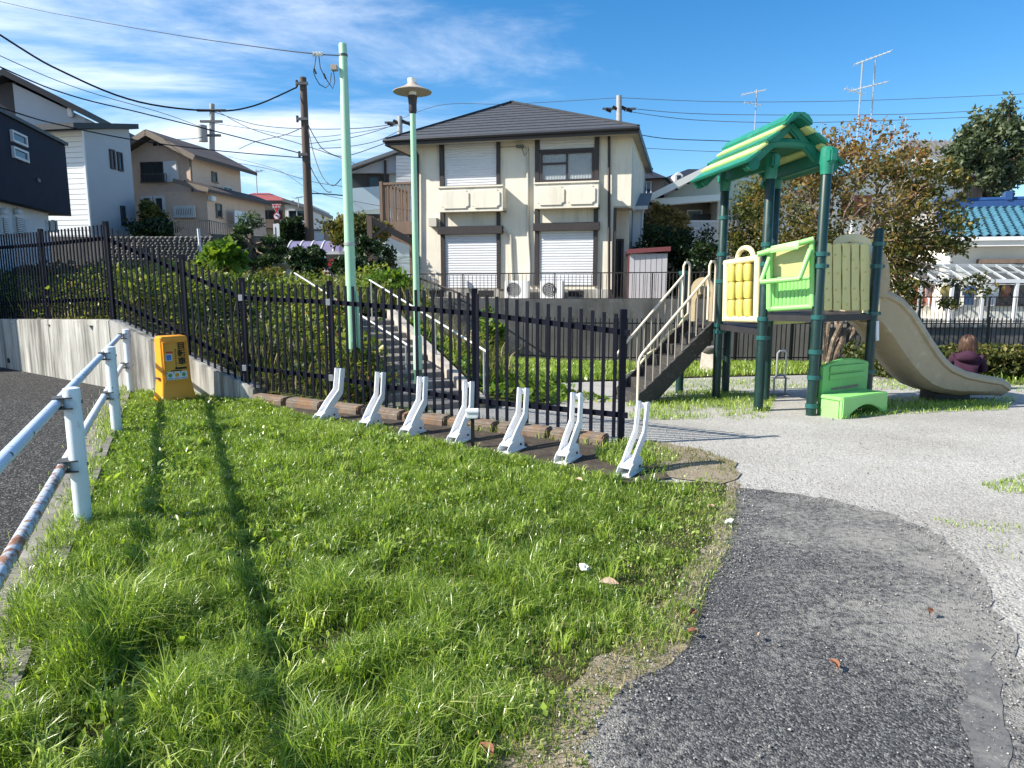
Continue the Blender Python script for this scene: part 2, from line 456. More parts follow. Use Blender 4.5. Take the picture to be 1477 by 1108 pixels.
# ------------------------------------------------------------ building objects
def M(n):
    return MATS[n] if isinstance(n, str) else n
def wloc(o):
    l = V((0, 0, 0))
    while o is not None:
        l += o.location
        o = o.parent
    return l
def tag(o, label=None, cat=None, group=None, kind=None):
    for k, v in (('label', label), ('category', cat), ('group', group), ('kind', kind)):
        if v:
            o[k] = v
    return o
def thing(name, label, cat, loc, group=None):
    o = bpy.data.objects.new(name, None)
    o.empty_display_size = .2
    COL.objects.link(o)
    o.location = loc
    return tag(o, label, cat, group)
class MB:
    def __init__(s):
        s.v, s.f = [], []
    def add(s, vs, fs):
        n = len(s.v)
        s.v += [V(x) for x in vs]
        s.f += [tuple(i + n for i in f) for f in fs]
        return s
    def box(s, u0, u1, w0, w1, z0, z1, fr=WORLD):
        vs = [fr.p(u, w, z) for z in (z0, z1) for u, w in ((u0, w0), (u1, w0), (u1, w1), (u0, w1))]
        return s.add(vs, [(3, 2, 1, 0), (4, 5, 6, 7), (0, 1, 5, 4), (1, 2, 6, 5), (2, 3, 7, 6), (3, 0, 4, 7)])
    def prism(s, pts, off):
        """a flat outline pushed along off"""
        n = len(pts)
        off = V(off)
        vs = [V(p) for p in pts] + [V(p) + off for p in pts]
        fs = [tuple(range(n - 1, -1, -1)), tuple(range(n, 2 * n))]
        fs += [(i, (i + 1) % n, n + (i + 1) % n, n + i) for i in range(n)]
        return s.add(vs, fs)
    def bar(s, p, q, w, h, up=V((0, 0, 1))):
        """rectangular bar from p to q, w wide, h high"""
        p, q = V(p), V(q)
        d = (q - p).normalized()
        x = d.cross(V(up))
        if x.length < 1e-4:
            x = d.cross(V((0, 1, 0)))
        x.normalize()
        y = x.cross(d).normalized()
        pts = [p + x * a * w / 2 + y * b * h / 2 for a, b in ((-1, -1), (1, -1), (1, 1), (-1, 1))]
        return s.prism(pts, q - p)
    def tube(s, pts, r, seg=8, cap=True):
        pts = [V(p) for p in pts]
        n = len(pts)
        rs = r if isinstance(r, (list, tuple)) else [r] * n
        base = len(s.v)
        prev = None
        for i, p in enumerate(pts):
            d = (pts[min(i + 1, n - 1)] - pts[max(i - 1, 0)]).normalized()
            if prev is None:
                a = V((0, 0, 1)) if abs(d.z) < .9 else V((1, 0, 0))
                x = d.cross(a).normalized()
            else:
                x = (prev - d * prev.dot(d)).normalized()
            prev = x
            y = d.cross(x)
            for k in range(seg):
                t = 2 * math.pi * k / seg
                s.v.append(p + (x * math.cos(t) + y * math.sin(t)) * rs[i])
        for i in range(n - 1):
            for k in range(seg):
                a = base + i * seg
                b = a + seg
                s.f.append((a + k, a + (k + 1) % seg, b + (k + 1) % seg, b + k))
        if cap:
            s.f.append(tuple(base + k for k in range(seg - 1, -1, -1)))
            s.f.append(tuple(base + (n - 1) * seg + k for k in range(seg)))
        return s
    def lathe(s, c, prof, seg=16):
        return s.tube([V(c) + V((0, 0, z + i * 1e-5)) for i, (r, z) in enumerate(prof)], [max(r, .0005) for r, z in prof], seg)
    def build(s, name, m, parent=None, smooth=False, bevel=0, origin=None, bseg=2):
        me = bpy.data.meshes.new(name)
        o0 = wloc(parent) if parent else (V(origin) if origin is not None else V((0, 0, 0)))
        me.from_pydata([tuple(v - o0) for v in s.v], [], s.f)
        bm = bmesh.new()
        bm.from_mesh(me)
        bmesh.ops.recalc_face_normals(bm, faces=bm.faces)
        if bevel:
            es = [e for e in bm.edges if e.is_manifold and e.calc_face_angle(0) > .5]
            bmesh.ops.bevel(bm, geom=es, offset=bevel, segments=bseg, affect='EDGES', clamp_overlap=True)
        if smooth:
            for f in bm.faces:
                f.smooth = True
            for e in bm.edges:
                if e.is_manifold and e.calc_face_angle(0) > .7:
                    e.smooth = False
        bm.to_mesh(me)
        bm.free()
        me.materials.append(M(m))
        o = bpy.data.objects.new(name, me)
        COL.objects.link(o)
        if parent:
            o.parent = parent
        else:
            o.location = o0
        return o
def piece(src, parent, loc=None, rot=None, scale=None):
    """another copy of a part that shares its mesh"""
    c = src.copy()
    COL.objects.link(c)
    c.parent = parent
    if loc is not None:
        c.location = loc
    if rot is not None:
        c.rotation_euler = rot
    if scale is not None:
        c.scale = scale
    return c
def copy_tree(o, parent=None):
    c = o.copy()
    COL.objects.link(c)
    c.parent = parent
    for ch in list(o.children):
        copy_tree(ch, c)
    return c
def np_mesh(name, verts, polys, m, tint=None, parent=None, origin=None):
    """polys: list of integer arrays (faces x corners)"""
    o0 = np.array(wloc(parent) if parent else (origin if origin is not None else (0, 0, 0)), dtype=np.float64)
    me = bpy.data.meshes.new(name)
    v = (verts - o0).astype(np.float32)
    me.vertices.add(len(v))
    me.vertices.foreach_set('co', v.ravel())
    tot = np.concatenate([np.full(len(p), p.shape[1], np.int32) for p in polys])
    idx = np.concatenate([p.ravel() for p in polys]).astype(np.int32)
    me.loops.add(len(idx))
    me.loops.foreach_set('vertex_index', idx)
    me.polygons.add(len(tot))
    me.polygons.foreach_set('loop_start', np.concatenate([[0], np.cumsum(tot)[:-1]]).astype(np.int32))
    me.polygons.foreach_set('loop_total', tot)
    if tint is not None:
        a = me.attributes.new('tint', 'FLOAT', 'POINT')
        a.data.foreach_set('value', np.clip(tint, 0, 1).astype(np.float32))
    me.update(calc_edges=True)
    me.validate()
    me.materials.append(M(m))
    o = bpy.data.objects.new(name, me)
    COL.objects.link(o)
    if parent:
        o.parent = parent
    else:
        o.location = o0
    return o
def leaf_mesh(pts, size, rng, tint, up=.5, aspect=.55):
    """folded leaf faces: 4 corners each"""
    n = len(pts)
    d = rng.normal(size=(n, 3))
    d /= np.linalg.norm(d, axis=1)[:, None]
    nn = rng.normal(size=(n, 3)) + np.array([0, 0, up * 2])
    s = np.cross(d, nn)
    s /= np.linalg.norm(s, axis=1)[:, None] + 1e-9
    n2 = np.cross(s, d)
    sz = size * rng.uniform(.45, 1.6, n)[:, None]
    a = pts
    b = pts + d * sz * .5 + s * sz * aspect * .5 + n2 * sz * .10
    c = pts + d * sz
    e = pts + d * sz * .5 - s * sz * aspect * .5 + n2 * sz * .10
    v = np.stack([a, b, c, e], 1).reshape(-1, 3)
    i = np.arange(n)[:, None] * 4
    f = np.concatenate([i + [0, 1, 2], i + [0, 2, 3]])
    return v, f, np.repeat(tint, 4)
def blades_mesh(pts, h, wd, lean, rng, tint, heading=None):
    n = len(pts)
    a = rng.uniform(0, 2 * np.pi, n) if heading is None else heading
    dirv = np.stack([np.cos(a), np.sin(a), np.zeros(n)], 1)
    fa = rng.uniform(0, 2 * np.pi, n)
    side = np.stack([np.cos(fa), np.sin(fa), np.zeros(n)], 1) * (wd * .5)[:, None]
    up = np.array([0, 0, 1.0])
    H = h[:, None]
    l = lean[:, None]
    p0 = pts
    p1 = pts + up * H * .55 + dirv * H * .22 * l
    p2 = pts + up * H * (1 - .42 * l) + dirv * H * .80 * l
    v = np.stack([p0 - side, p0 + side, p1 - side * .8, p1 + side * .8, p2], 1).reshape(-1, 3)
    i = np.arange(n)[:, None] * 5
    return v, [i + [0, 1, 3, 2], i + [2, 3, 4]], np.repeat(tint, 5)

# ------------------------------------------------------------ ground
def ragged(pts, step, amp, seed, closed=True):
    rng = random.Random(seed)
    res = []
    n = len(pts)
    for i in range(n):
        a, b = pts[i], pts[(i + 1) % n]
        k = max(1, int((b - a).length / step))
        for j in range(k):
            p = a.lerp(b, j / k)
            res.append(V((p.x + rng.uniform(-amp, amp), p.y + rng.uniform(-amp, amp), 0)))
    return res
def sheet(name, outline, m, dz, maxlen=.6, hf=gz):
    bm = bmesh.new()
    vs = [bm.verts.new((p.x, p.y, 0)) for p in outline]
    bm.faces.new(vs)
    bmesh.ops.triangulate(bm, faces=bm.faces)
    for _ in range(6):
        es = [e for e in bm.edges if e.calc_length() > maxlen]
        if not es:
            break
        bmesh.ops.subdivide_edges(bm, edges=es, cuts=1)
        bmesh.ops.triangulate(bm, faces=bm.faces)
    for v in bm.verts:
        v.co.z = hf(v.co.x, v.co.y) + dz
    bmesh.ops.recalc_face_normals(bm, faces=bm.faces)
    if sum(f.normal.z for f in bm.faces) < 0:
        bmesh.ops.reverse_faces(bm, faces=bm.faces)
    me = bpy.data.meshes.new(name)
    bm.to_mesh(me)
    bm.free()
    me.materials.append(M(m))
    o = bpy.data.objects.new(name, me)
    COL.objects.link(o)
    return tag(o, kind='structure')
def grid(name, xs, ys, hf, m, keep=None, kind='structure'):
    X, Y = np.meshgrid(xs, ys, indexing='ij')
    Z = hf(X, Y)
    v = np.stack([X, Y, Z], -1).reshape(-1, 3)
    ny = len(ys)
    i, j = np.meshgrid(np.arange(len(xs) - 1), np.arange(ny - 1), indexing='ij')
    f = np.stack([i * ny + j, (i + 1) * ny + j, (i + 1) * ny + j + 1, i * ny + j + 1], -1).reshape(-1, 4)
    if keep is not None:
        cx = v[f].mean(1)
        f = f[keep(cx[:, 0], cx[:, 1])]
    o = np_mesh(name, v, [f], m)
    for p in o.data.polygons:
        p.use_smooth = True
    return tag(o, kind=kind)
xs = np.concatenate([np.linspace(-400, -16, 24), np.arange(-15, 24.1, .6), np.linspace(26, 400, 24)])
ys = np.concatenate([np.linspace(-60, 0, 8), np.arange(.6, 30, .6), np.linspace(31, 900, 30)])
grid('ground', xs, ys, gza, 'gravel')

K0, K1 = G(365, 580), G(893, 646)             # foot of the kerb, under the fence
KD = (K1 - K0).normalized()
KN = V((-KD.y, KD.x, 0))                       # away from the camera
W0, W1 = G(0, 531), G(165, 562)                # foot of the long retaining wall
RA, RB = G(122, 763), G(190, 571)              # white railing
RD = (RB - RA).normalized()
RN = V((RD.y, -RD.x, 0))                       # towards the lawn

# left road, rising towards the wall's left end
def road_z(x, y):
    return .012
road_pts = [RA - RD * 7 - RN * .22, RA + RD * 6.6 - RN * .22, G(222, 586), W1 + V((.02, .3, 0)), W0 + V((0, .3, 0)), W0 + (W0 - W1) * 1.2 + V((0, .3, 0)), V((-30, 0, 0)), V((-20, -8, 0))]
sheet('road', road_pts, 'road_asphalt', .012, 3, lambda x, y: 0)
# concrete edging between the road and the lawn
mb = MB()
e0, e1 = RA - RD * 7, RA + RD * 6.4
mb.bar(e0 - RN * .13 + V((0, 0, .03)), e1 - RN * .13 + V((0, 0, .03)), .24, .08)
tag(mb.build('road_edging', 'concrete_step'), kind='structure')

asph_px = [(1062, 704), (1110, 708), (1200, 722), (1280, 742), (1345, 768), (1400, 812), (1440, 880), (1477, 968), (1560, 1150), (1600, 1400), (760, 1400), (845, 1108), (862, 1030), (905, 985), (985, 940), (995, 880), (1010, 845), (1050, 800), (1056, 755)]
asph = ragged([G(*p) for p in asph_px], .07, .034, 3)
ap_o = sheet('asphalt_path', asph, 'asphalt_path', .006, .22)
def line_dist(p, pts):
    best = 9
    for a, b in zip(pts, pts[1:]):
        e = b - a
        t = max(0, min(1, ((p.x - a.x) * e.x + (p.y - a.y) * e.y) / max(1e-9, e.x * e.x + e.y * e.y)))
        best = min(best, math.hypot(p.x - a.x - e.x * t, p.y - a.y - e.y * t))
    return best
da = ap_o.data.attributes.new('dust', 'FLOAT', 'POINT')
coarse = [G(*p) for p in asph_px]
for i, v in enumerate(ap_o.data.vertices):
    da.data[i].value = max(0, 1 - line_dist(v.co, coarse[3:10]) / .75) if v.co.x > 1.2 else max(0, .6 - line_dist(v.co, coarse[11:14]) / .6)
mat('patch_asphalt', (.13, .128, .124), .9, .15, 6, [((.07, .07, .068), 45, .48, .66), ((.30, .285, .25), 3, .5, .75), ((.34, .33, .30), 80, .6, .68)], bump=.4, bscale=120)
sheet('asphalt_patch', ragged([G(*p) for p in [(1392, 935), (1425, 930), (1446, 1010), (1462, 1108), (1490, 1400), (1400, 1400), (1398, 1108), (1390, 1000)]], .06, .02, 9), 'patch_asphalt', .0095)
lawn_px = [(188, 566), (275, 573), (366, 581), (430, 600), (560, 622), (700, 655), (830, 680), (925, 697), (1040, 695), (1062, 712), (1058, 790), (1020, 850), (1000, 920), (900, 990), (870, 1040), (850, 1108), (800, 1400)]
lawn = [G(*p) for p in lawn_px] + [RA - RD * 5 - RN * .15, RA + RD * 6.0 - RN * .15]
lawn_rag = ragged(lawn, .12, .02, 4)
sheet('lawn_soil', lawn_rag, 'soil', .0025)
dry_px = [(700, 1400), (680, 1108), (765, 1020), (885, 940), (965, 862), (1018, 785), (1046, 725), (1054, 690), (1068, 700), (1064, 790), (1022, 860), (1005, 930), (915, 1000), (885, 1050), (865, 1108), (850, 1400)]
sheet('dry_verge', ragged([G(*p) for p in dry_px], .1, .03, 5), 'dry_soil', .0045)
strip_px = [(365, 583), (440, 606), (560, 628), (700, 662), (830, 688), (905, 700), (965, 692), (930, 655), (895, 644)]
sheet('bike_parking_strip', ragged([G(*p) for p in strip_px], .15, .01, 6), 'dark_soil', .018)
shoulder_px = [(896, 640), (930, 655), (965, 690), (1040, 700), (1066, 690), (1060, 668), (1010, 650), (950, 638)]
sheet('worn_verge', ragged([G(*p) for p in shoulder_px], .1, .03, 8), 'dry_soil', .010)

# ------------------------------------------------------------ left retaining wall
wall_top = [on_line(0, 470, W0, W1).z, on_line(165, 462, W0, W1).z]
K0w = K0 + KN * .02
wl = MB()
D = (W0 - W1).normalized()
Wm = W0 + D * 8
back = .22
def wallseg(a, b, za, zb, n_):
    n_ = V(n_)
    pts = [a + V((0, 0, -.3)), b + V((0, 0, -.3)), b + V((0, 0, zb)), a + V((0, 0, za))]
    wl.prism(pts, n_ * back)
nA = V((-(W0 - W1).normalized().y, (W0 - W1).normalized().x, 0))
if nA.y < 0: nA = -nA
nB = V((-(K0w - W1).normalized().y, (K0w - W1).normalized().x, 0))
if nB.y < 0: nB = -nB
zt0, zt1 = wall_top[0], wall_top[1]
wallseg(Wm, W1, zt0 - .1, zt1, nA)
wallseg(W1, K0w, zt1, .17, nB)
o = wl.build('retaining_wall', 'concrete', origin=W1, bevel=.012)
tag(o, 'streaked pale concrete retaining wall under the fence, beside the left road', 'wall')
pm = MB()
pp = on_line(13, 520, W0, W1)
pm.tube([pp - nA * .015, pp + nA * .1], .045, 12)
pm.build('drain_pipe', 'dark_room', o)

# ------------------------------------------------------------ the slope behind the fence
ST0 = G(682, 588)                               # foot of the stairs, right edge
ST1 = V(at(560, 460, 12.4))
SD = V((ST1.x - ST0.x, ST1.y - ST0.y, 0)); SL = SD.length; SD.normalize()
SW = V((SD.y, -SD.x, 0))                        # towards the right edge side
ST_RISE = ST1.z - ST0.z
ST_W = 1.15
def stair_ab(x, y):
    dx, dy = x - ST0.x, y - ST0.y
    return dx * SD.x + dy * SD.y, dx * SW.x + dy * SW.y
def prof(a):
    return np.where(a < SL, ST0.z + np.clip(a, 0, SL) / SL * ST_RISE, ST1.z + (a - SL) * .115)
def fence_s(x, y):
    return (x - K0.x) * KN.x + (y - K0.y) * KN.y
def hill_left(x, y):
    s = np.maximum(fence_s(x, y), 0)
    wz = np.interp(x, [-12, W1.x, K0.x, K0.x + 1.2], [zt0, zt1 - .03, .12, .02])
    g = np.interp(s, [0, .4, 1, 4, 8, 14, 22, 45, 90], [-.06, .05, .3, 1.0, 1.6, 2.35, 3.1, 5.2, 9])
    far = np.clip((s - 4) / 6, 0, 1) * np.clip((x + 10) / 7, 0, 1)
    return wz * np.clip(1 - s / 7, 0, 1) + g * (1 - .38 * far)
def hill_right(x, y):
    a, b = stair_ab(x, y)
    k = np.clip((b - .1) / 2.1, 0, 1)
    k = k * k * (3 - 2 * k)
    return np.minimum(prof(np.clip(a, 0, SL + 5)), .80) * (1 - k) + (gza(x, y) - .12) * k + .05
def keep_left(x, y):
    a, b = stair_ab(x, y)
    behind_wall = np.where(x < W1.x, (y - W1.y) - (W0.y - W1.y) / (W0.x - W1.x) * (x - W1.x) > .15, fence_s(x, y) > .12)
    return behind_wall & ((b < -ST_W) | ((a > SL + .9) & (b < 1.2))) & (x < 1.5) & ((x < -4.0) | (y < 20.9))
def keep_right(x, y):
    a, b = stair_ab(x, y)
    return (b > .12) & (b < 2.5) & (a > -.1) & (a < SL + 7) & (y < 20.8)
hill = grid('hillside', np.concatenate([np.linspace(-120, -20, 16), np.arange(-19, 1.6, .3)]), np.concatenate([np.arange(8, 26, .3), np.linspace(26.5, 120, 40)]), hill_left, 'hill_earth', keep_left)
grid('stair_bank', np.arange(-6, 3, .2), np.arange(8.5, 21, .2), hill_right, 'hill_earth', keep_right)

# ------------------------------------------------------------ stairs
st = thing('stairs', 'concrete steps climbing the bank behind the black fence, with a white handrail each side', 'stairs', ST0)
NS = 11
for i in range(NS):
    a0 = SL * i / NS
    z1 = ST0.z + ST_RISE * (i + 1) / NS
    p = ST0 + SD * a0
    m_ = MB()
    q = [p - SW * ST_W, p, p + SD * (SL / NS + .03), p - SW * ST_W + SD * (SL / NS + .03)]
    m_.prism([V((c.x, c.y, z1 - .30)) for c in q], V((0, 0, .30)))
    m_.build('step', 'concrete_step', st, bevel=.008, bseg=1)
m_ = MB()
q = [ST0 + SD * (SL + .02) - SW * ST_W, ST0 + SD * (SL + .02), ST0 + SD * (SL + 2), ST0 + SD * (SL + 2) - SW * ST_W]
m_.prism([V((c.x, c.y, ST1.z - .3)) for c in q], V((0, 0, .30)))
m_.build('landing', 'concrete_step', st)
m_ = MB()
for off in (.005,):
    a, b = ST0 + SW * off - SD * .05, ST0 + SW * off + SD * (SL + .1)
    pts = [V((a.x, a.y, ST0.z - .2)), V((b.x, b.y, ST1.z - .2)), V((b.x, b.y, ST1.z + .16)), V((a.x, a.y, ST0.z + .14))]
    m_.prism(pts, SW * .16)
m_.build('side_kerb', 'concrete_pale', st, bevel=.01)
def handrail(p, q, ends):
    r_ = MB(); r_.tube([p, q], .016, 10)
    h = r_.build('handrail', 'steel_pale', st, smooth=True)
    for t in ends:
        c = p.lerp(q, t)
        m2 = MB(); m2.tube([V((c.x, c.y, c.z - .78)), c], .014, 8)
        m2.build('baluster', 'steel_grey', st, smooth=True)
L0 = at(590, 499, ST0.y + 1.0); L1 = at(425, 394, ST1.y + 1.4)
handrail(L0, L1, (.02, .35, .68, .98))
R0 = at(703, 508, ST0.y + .0); R1 = at(533, 404, ST1.y + .7)
handrail(R0, R1, (.02, .35, .68, .98))

# ------------------------------------------------------------ house lot terrace and its retaining wall
YW = 21.4
lot_z = at(900, 436, YW).z
mb = MB(); mb.box(-3.6, 9.2, YW + .25, 60, -3, lot_z)
tag(mb.build('terrace_ground', 'dry_soil'), kind='structure')
lz2 = at(1400, 473, YW + .2).z
mb = MB(); mb.box(9.2, 60, YW + .45, 60, -3, lz2)
tag(mb.build('side_terrace_ground', 'concrete'), kind='structure')
# a path behind the playground: far lawn strips
strip = [G(738, 563), G(800, 552), G(905, 549), G(1010, 545), G(1200, 540), G(1477, 556), G(1477, 530), V((14, 20.9, 0)), V((-1.0, 20.9, 0)), G(735, 545)]
strip = [V((p.x, p.y, 0)) for p in strip]
sheet('back_lawn_soil', strip, 'soil', .02)

def picket_fence(name, label, pts_base, tops, spacing, pic, rail_h, mp, post_idx, post_r, over=.0, far=False, clamps=False, pname='picket'):
    """fence of upright pickets on two rails; pts_base/tops give each post's foot and head"""
    f = thing(name, label, 'fence', pts_base[0])
    src = None
    o0 = wloc(f)
    for i, (b, t) in enumerate(zip(pts_base, tops)):
        if i in post_idx:
            m_ = MB(); m_.box(b.x - post_r, b.x + post_r, b.y - post_r, b.y + post_r, b.z - .12, t)
            po = m_.build('post', mp, f, bevel=.004, bseg=1)
            if clamps and clamps(i):
                for frac in rail_h:
                    m_ = MB(); zc = b.z + (t - b.z) * frac
                    m_.box(b.x - post_r - .012, b.x + post_r + .012, b.y - post_r - .012, b.y + post_r + .012, zc - .04, zc + .04)
                    m_.build('clamp', 'steel_grey', po, bevel=.003, bseg=1)
    for i in range(len(pts_base) - 1):
        a, b = pts_base[i], pts_base[i + 1]
        ta, tb = tops[i], tops[i + 1]
        d = V((b.x - a.x, b.y - a.y, 0)); L_ = d.length; d.normalize()
        nn = V((d.y, -d.x, 0))
        ang = math.atan2(d.y, d.x)
        for fr_ in rail_h:
            pa = V((a.x, a.y, a.z + (ta - a.z) * fr_)) + nn * .012
            pb = V((b.x, b.y, b.z + (tb - b.z) * fr_)) + nn * .012
            if i == len(pts_base) - 2:
                pb = pb + d * over
            m_ = MB(); m_.bar(pa, pb, .022, .055 if not far else .035)
            m_.build('rail', mp, f)
        n = max(1, round(L_ / spacing))
        for k in range(n):
            t = (k + .5) / n
            p = V(a).lerp(V(b), t)
            top = ta + (tb - ta) * t - .05
            bot = p.z + (.07 if not far else .04)
            h = top - bot
            loc = V((p.x, p.y, bot)) - o0 + nn * .040
            if src is None:
                m_ = MB(); m_.box(-pic / 2, pic / 2, -.007, .007, 0, 1)
                src = m_.build(pname, mp)
                src.parent = f
                src.location = loc; src.scale = (1, 1, h); src.rotation_euler = (0, 0, ang)
            else:
                piece(src, f, loc, (0, 0, ang), (1, 1, h))
    return f
# main fence: along the wall top, down beside it, then along the kerb
FO = nA * .11
WA = W0 + D * 4 + FO; WB = W1 + FO
bases, tops = [], []
def addpost(px, pyb, pyt, A, B):
    b = on_line(px, pyb, A, B); t = on_line(px - (0 if px > 738 else 1), pyt, A, B)
    bases.append(b); tops.append(t.z)
FB = W1 + nB * .11; FC = K0w + nB * .11
addpost(-260, 478, 352, WA, WB)
addpost(-110, 471, 342, WA, WB)
addpost(71, 464, 329, WA, WB)
addpost(164, 462, 318, WA, WB)
addpost(272, 516, 367, FB, FC)
addpost(358, 566, 401, FB, FC)
KA, KB = K0 + KN * .15, K1 + KN * .15
addpost(482, 583, 405, KA, KB)
addpost(686, 622, 416, KA, KB)
addpost(895, 640, 446, KA, KB)
bases[-1].z = max(.0, bases[-1].z)
main_fence = picket_fence('picket_fence', 'dark navy picket fence from the wall top down along the brown kerb', bases, tops, .117, .034, (.83, .22), 'fence_paint', range(9), .032, .07, False, lambda i: i in (5, 6))

# fence at the foot of the house wall, running right behind the playground and the hedge
YF = 20.6
bs = [on_line(px, 531, V((0, YF, 0)), V((1, YF, 0))) for px in (745, 822, 900, 980, 1060, 1140, 1220, 1320, 1420, 1520)]
for b in bs: b.z = gz(b.x, b.y) + .02
ztop = at(900, 461, YF).z
picket_fence('park_fence', 'black picket fence at the foot of the grey wall behind the playground', bs, [b.z + 1.42 for b in bs], .135, .03, (.86, .14), 'fence_black', range(10), .03, 0, True)

# wall under the house lot
mb = MB(); mb.box(-3.6, 9.2, YW, YW + .25, -1.6, lot_z + .02)
o = mb.build('lot_wall', 'concrete_dark', origin=(2, YW, gz(2, YW)), bevel=.02)
tag(o, 'dark weathered concrete wall under the cream house, behind the black picket fence', 'wall')
mb = MB(); mb.box(-3.6, 9.2, YW + .03, YW + .22, lot_z + .02, lot_z + .10)
mb.build('coping', 'concrete_dark', o)
mb = MB(); mb.box(9.2, 26, YW + .2, YW + .45, -1.6, lz2 + .02)
o = mb.build('garden_wall', 'concrete_dark', origin=(14, YW + .2, gz(14, YW)), bevel=.02)
tag(o, 'low grey concrete wall below the glass sunroom, behind the hedge', 'wall')
mb = MB(); mb.box(9.2, 26, YW + .12, YW + .55, lz2 + .02, lz2 + .12)
mb.build('coping', 'concrete', o)
# thin brown fence on top of the lot wall
yb = YW + .12
bs = [on_line(px, 434, V((0, yb, 0)), V((1, yb, 0))) for px in (603, 668, 734, 800, 866, 940, 1010, 1080)]
for b in bs: b.z = lot_z + .05
tp = at(780, 394, yb).z
picket_fence('terrace_fence', 'thin brown baluster fence on top of the wall in front of the cream house', bs, [at(780, 395, yb).z + (i * .01) for i in range(8)], .115, .016, (.985, .06), 'fence_brown', range(8), .02, 0, True, None, 'baluster')
bs = [on_line(px, 470, V((0, YW + .3, 0)), V((1, YW + .3, 0))) for px in (1288, 1325, 1424, 1520)]
for b in bs: b.z = lz2 + .12
picket_fence('garden_fence', 'thin dark baluster fence standing on the low wall in front of the glass sunroom', bs, [at(1400, 428, YW + .3).z] * 4, .125, .014, (.985, .1), 'fence_black', range(4), .022, 0, True, None, 'baluster')

# ------------------------------------------------------------ kerb of old blocks
nb = int((K1 - K0).length / .63)
kz = []
Lk = (K1 - K0).length
i = 0
t = .05
labels_k = ['leftmost kerb block, against the concrete wall', 'kerb block second from the left end of the row', 'kerb block behind the leftmost white bike rack',
            'kerb block between the first two white racks', 'kerb block behind the second white rack', 'kerb block behind the third white rack', 'kerb block by the black stub post', 'kerb block right of the black stub post', 'kerb block at the fence end']
kerb_root = None
blk = MB()
prof_k = [(-.09, -.05), (-.09, .085), (-.065, .112), (.07, .118), (.09, .10), (.09, -.05)]
Ls = .57
blk.prism([V((0, y, z)) for y, z in prof_k], V((Ls, 0, 0)))
src = blk.build('kerb_block', 'kerb_rust', bevel=.016, bseg=2)
names = []
k = 0
angk = math.atan2(KD.y, KD.x)
while t + Ls < Lk + .1:
    c = K0 + KD * t
    ob = src if k == 0 else src.copy()
    if k: COL.objects.link(ob)
    j = random.uniform(-.012, .012)
    ob.location = V((c.x, c.y, 0)) + KN * (j + .02)
    ob.rotation_euler = (0, 0, angk + random.uniform(-.012, .03))
    tag(ob, None, 'kerb block', 'rust stained kerb blocks laid in a row under the fence')
    names.append(ob)
    t += Ls + .055
    k += 1
ordn = ['first', 'second', 'third', 'fourth', 'fifth', 'sixth', 'seventh', 'eighth', 'ninth', 'tenth', 'eleventh']
for i, ob in enumerate(names):
    if i == 0: l = 'rust stained kerb block touching the end of the retaining wall, leftmost of the row'
    elif i == len(names) - 1: l = 'rust stained kerb block by the end post of the fence, rightmost of the row'
    else: l = 'rust stained kerb block under the fence, %s in the row counted from the wall' % ordn[i]
    ob['label'] = l

# ------------------------------------------------------------ white pipe railing by the road
ra = thing('railing', 'white pipe railing with two chipped rails between the left road and the lawn', 'railing', RA)
def rail_pt(d_, z, off=0):
    p = RA + RD * d_ - RN * off
    return V((p.x, p.y, z))
d3 = (RB - RA).length
P2 = on_line(168, 612, RA, RB)
d2 = (V((P2.x, P2.y, 0)) - V((RA.x, RA.y, 0))).length
ZT = on_line(105, 556, RA, RB).z
zu, zl = ZT - .095, on_line(108, 680, RA, RB).z
posts = [-2.95, 0, d2, d3]
for d_ in posts:
    b = rail_pt(d_, 0)
    m_ = MB(); m_.lathe((b.x, b.y, 0), [(.050, -.1), (.050, ZT - .02), (.047, ZT - .006), (.030, ZT)], 20)
    po = m_.build('post', 'rail_white', ra, smooth=True)
    m_ = MB(); m_.lathe((b.x, b.y, 0), [(.052, -.02), (.052, .035)], 16)
    m_.build('rust_collar', 'steel_dark', po, smooth=True)
    for z in (zu, zl):
        c = rail_pt(d_, z, .05)
        m_ = MB(); m_.bar(c - RD * .06 + V((0, 0, -.034)), c + RD * .06 + V((0, 0, -.034)), .11, .008)
        m_.bar(c - RD * .06 + V((0, 0, .034)), c + RD * .06 + V((0, 0, .034)), .11, .008)
        m_.tube([c + RN * .105, c - RN * .0], .012, 8)
        m_.build('clamp', 'steel_dark', po)
for z, segs in ((zu, [(-5, 0, 'rail_chipped'), (0, d3 + .08, 'rail_chipped')]), (zl, [(-5, -.02, 'rail_rusty'), (-.02, d3 + .08, 'rail_white')])):
    for a, b, mm in segs:
        m_ = MB(); m_.tube([rail_pt(a, z, .085), rail_pt(b, z, .085)], .030, 16)
        o = m_.build('rail', mm, ra, smooth=True)
        if mm == 'rail_rusty': o['label'] = 'rusty lower rail nearest the camera'

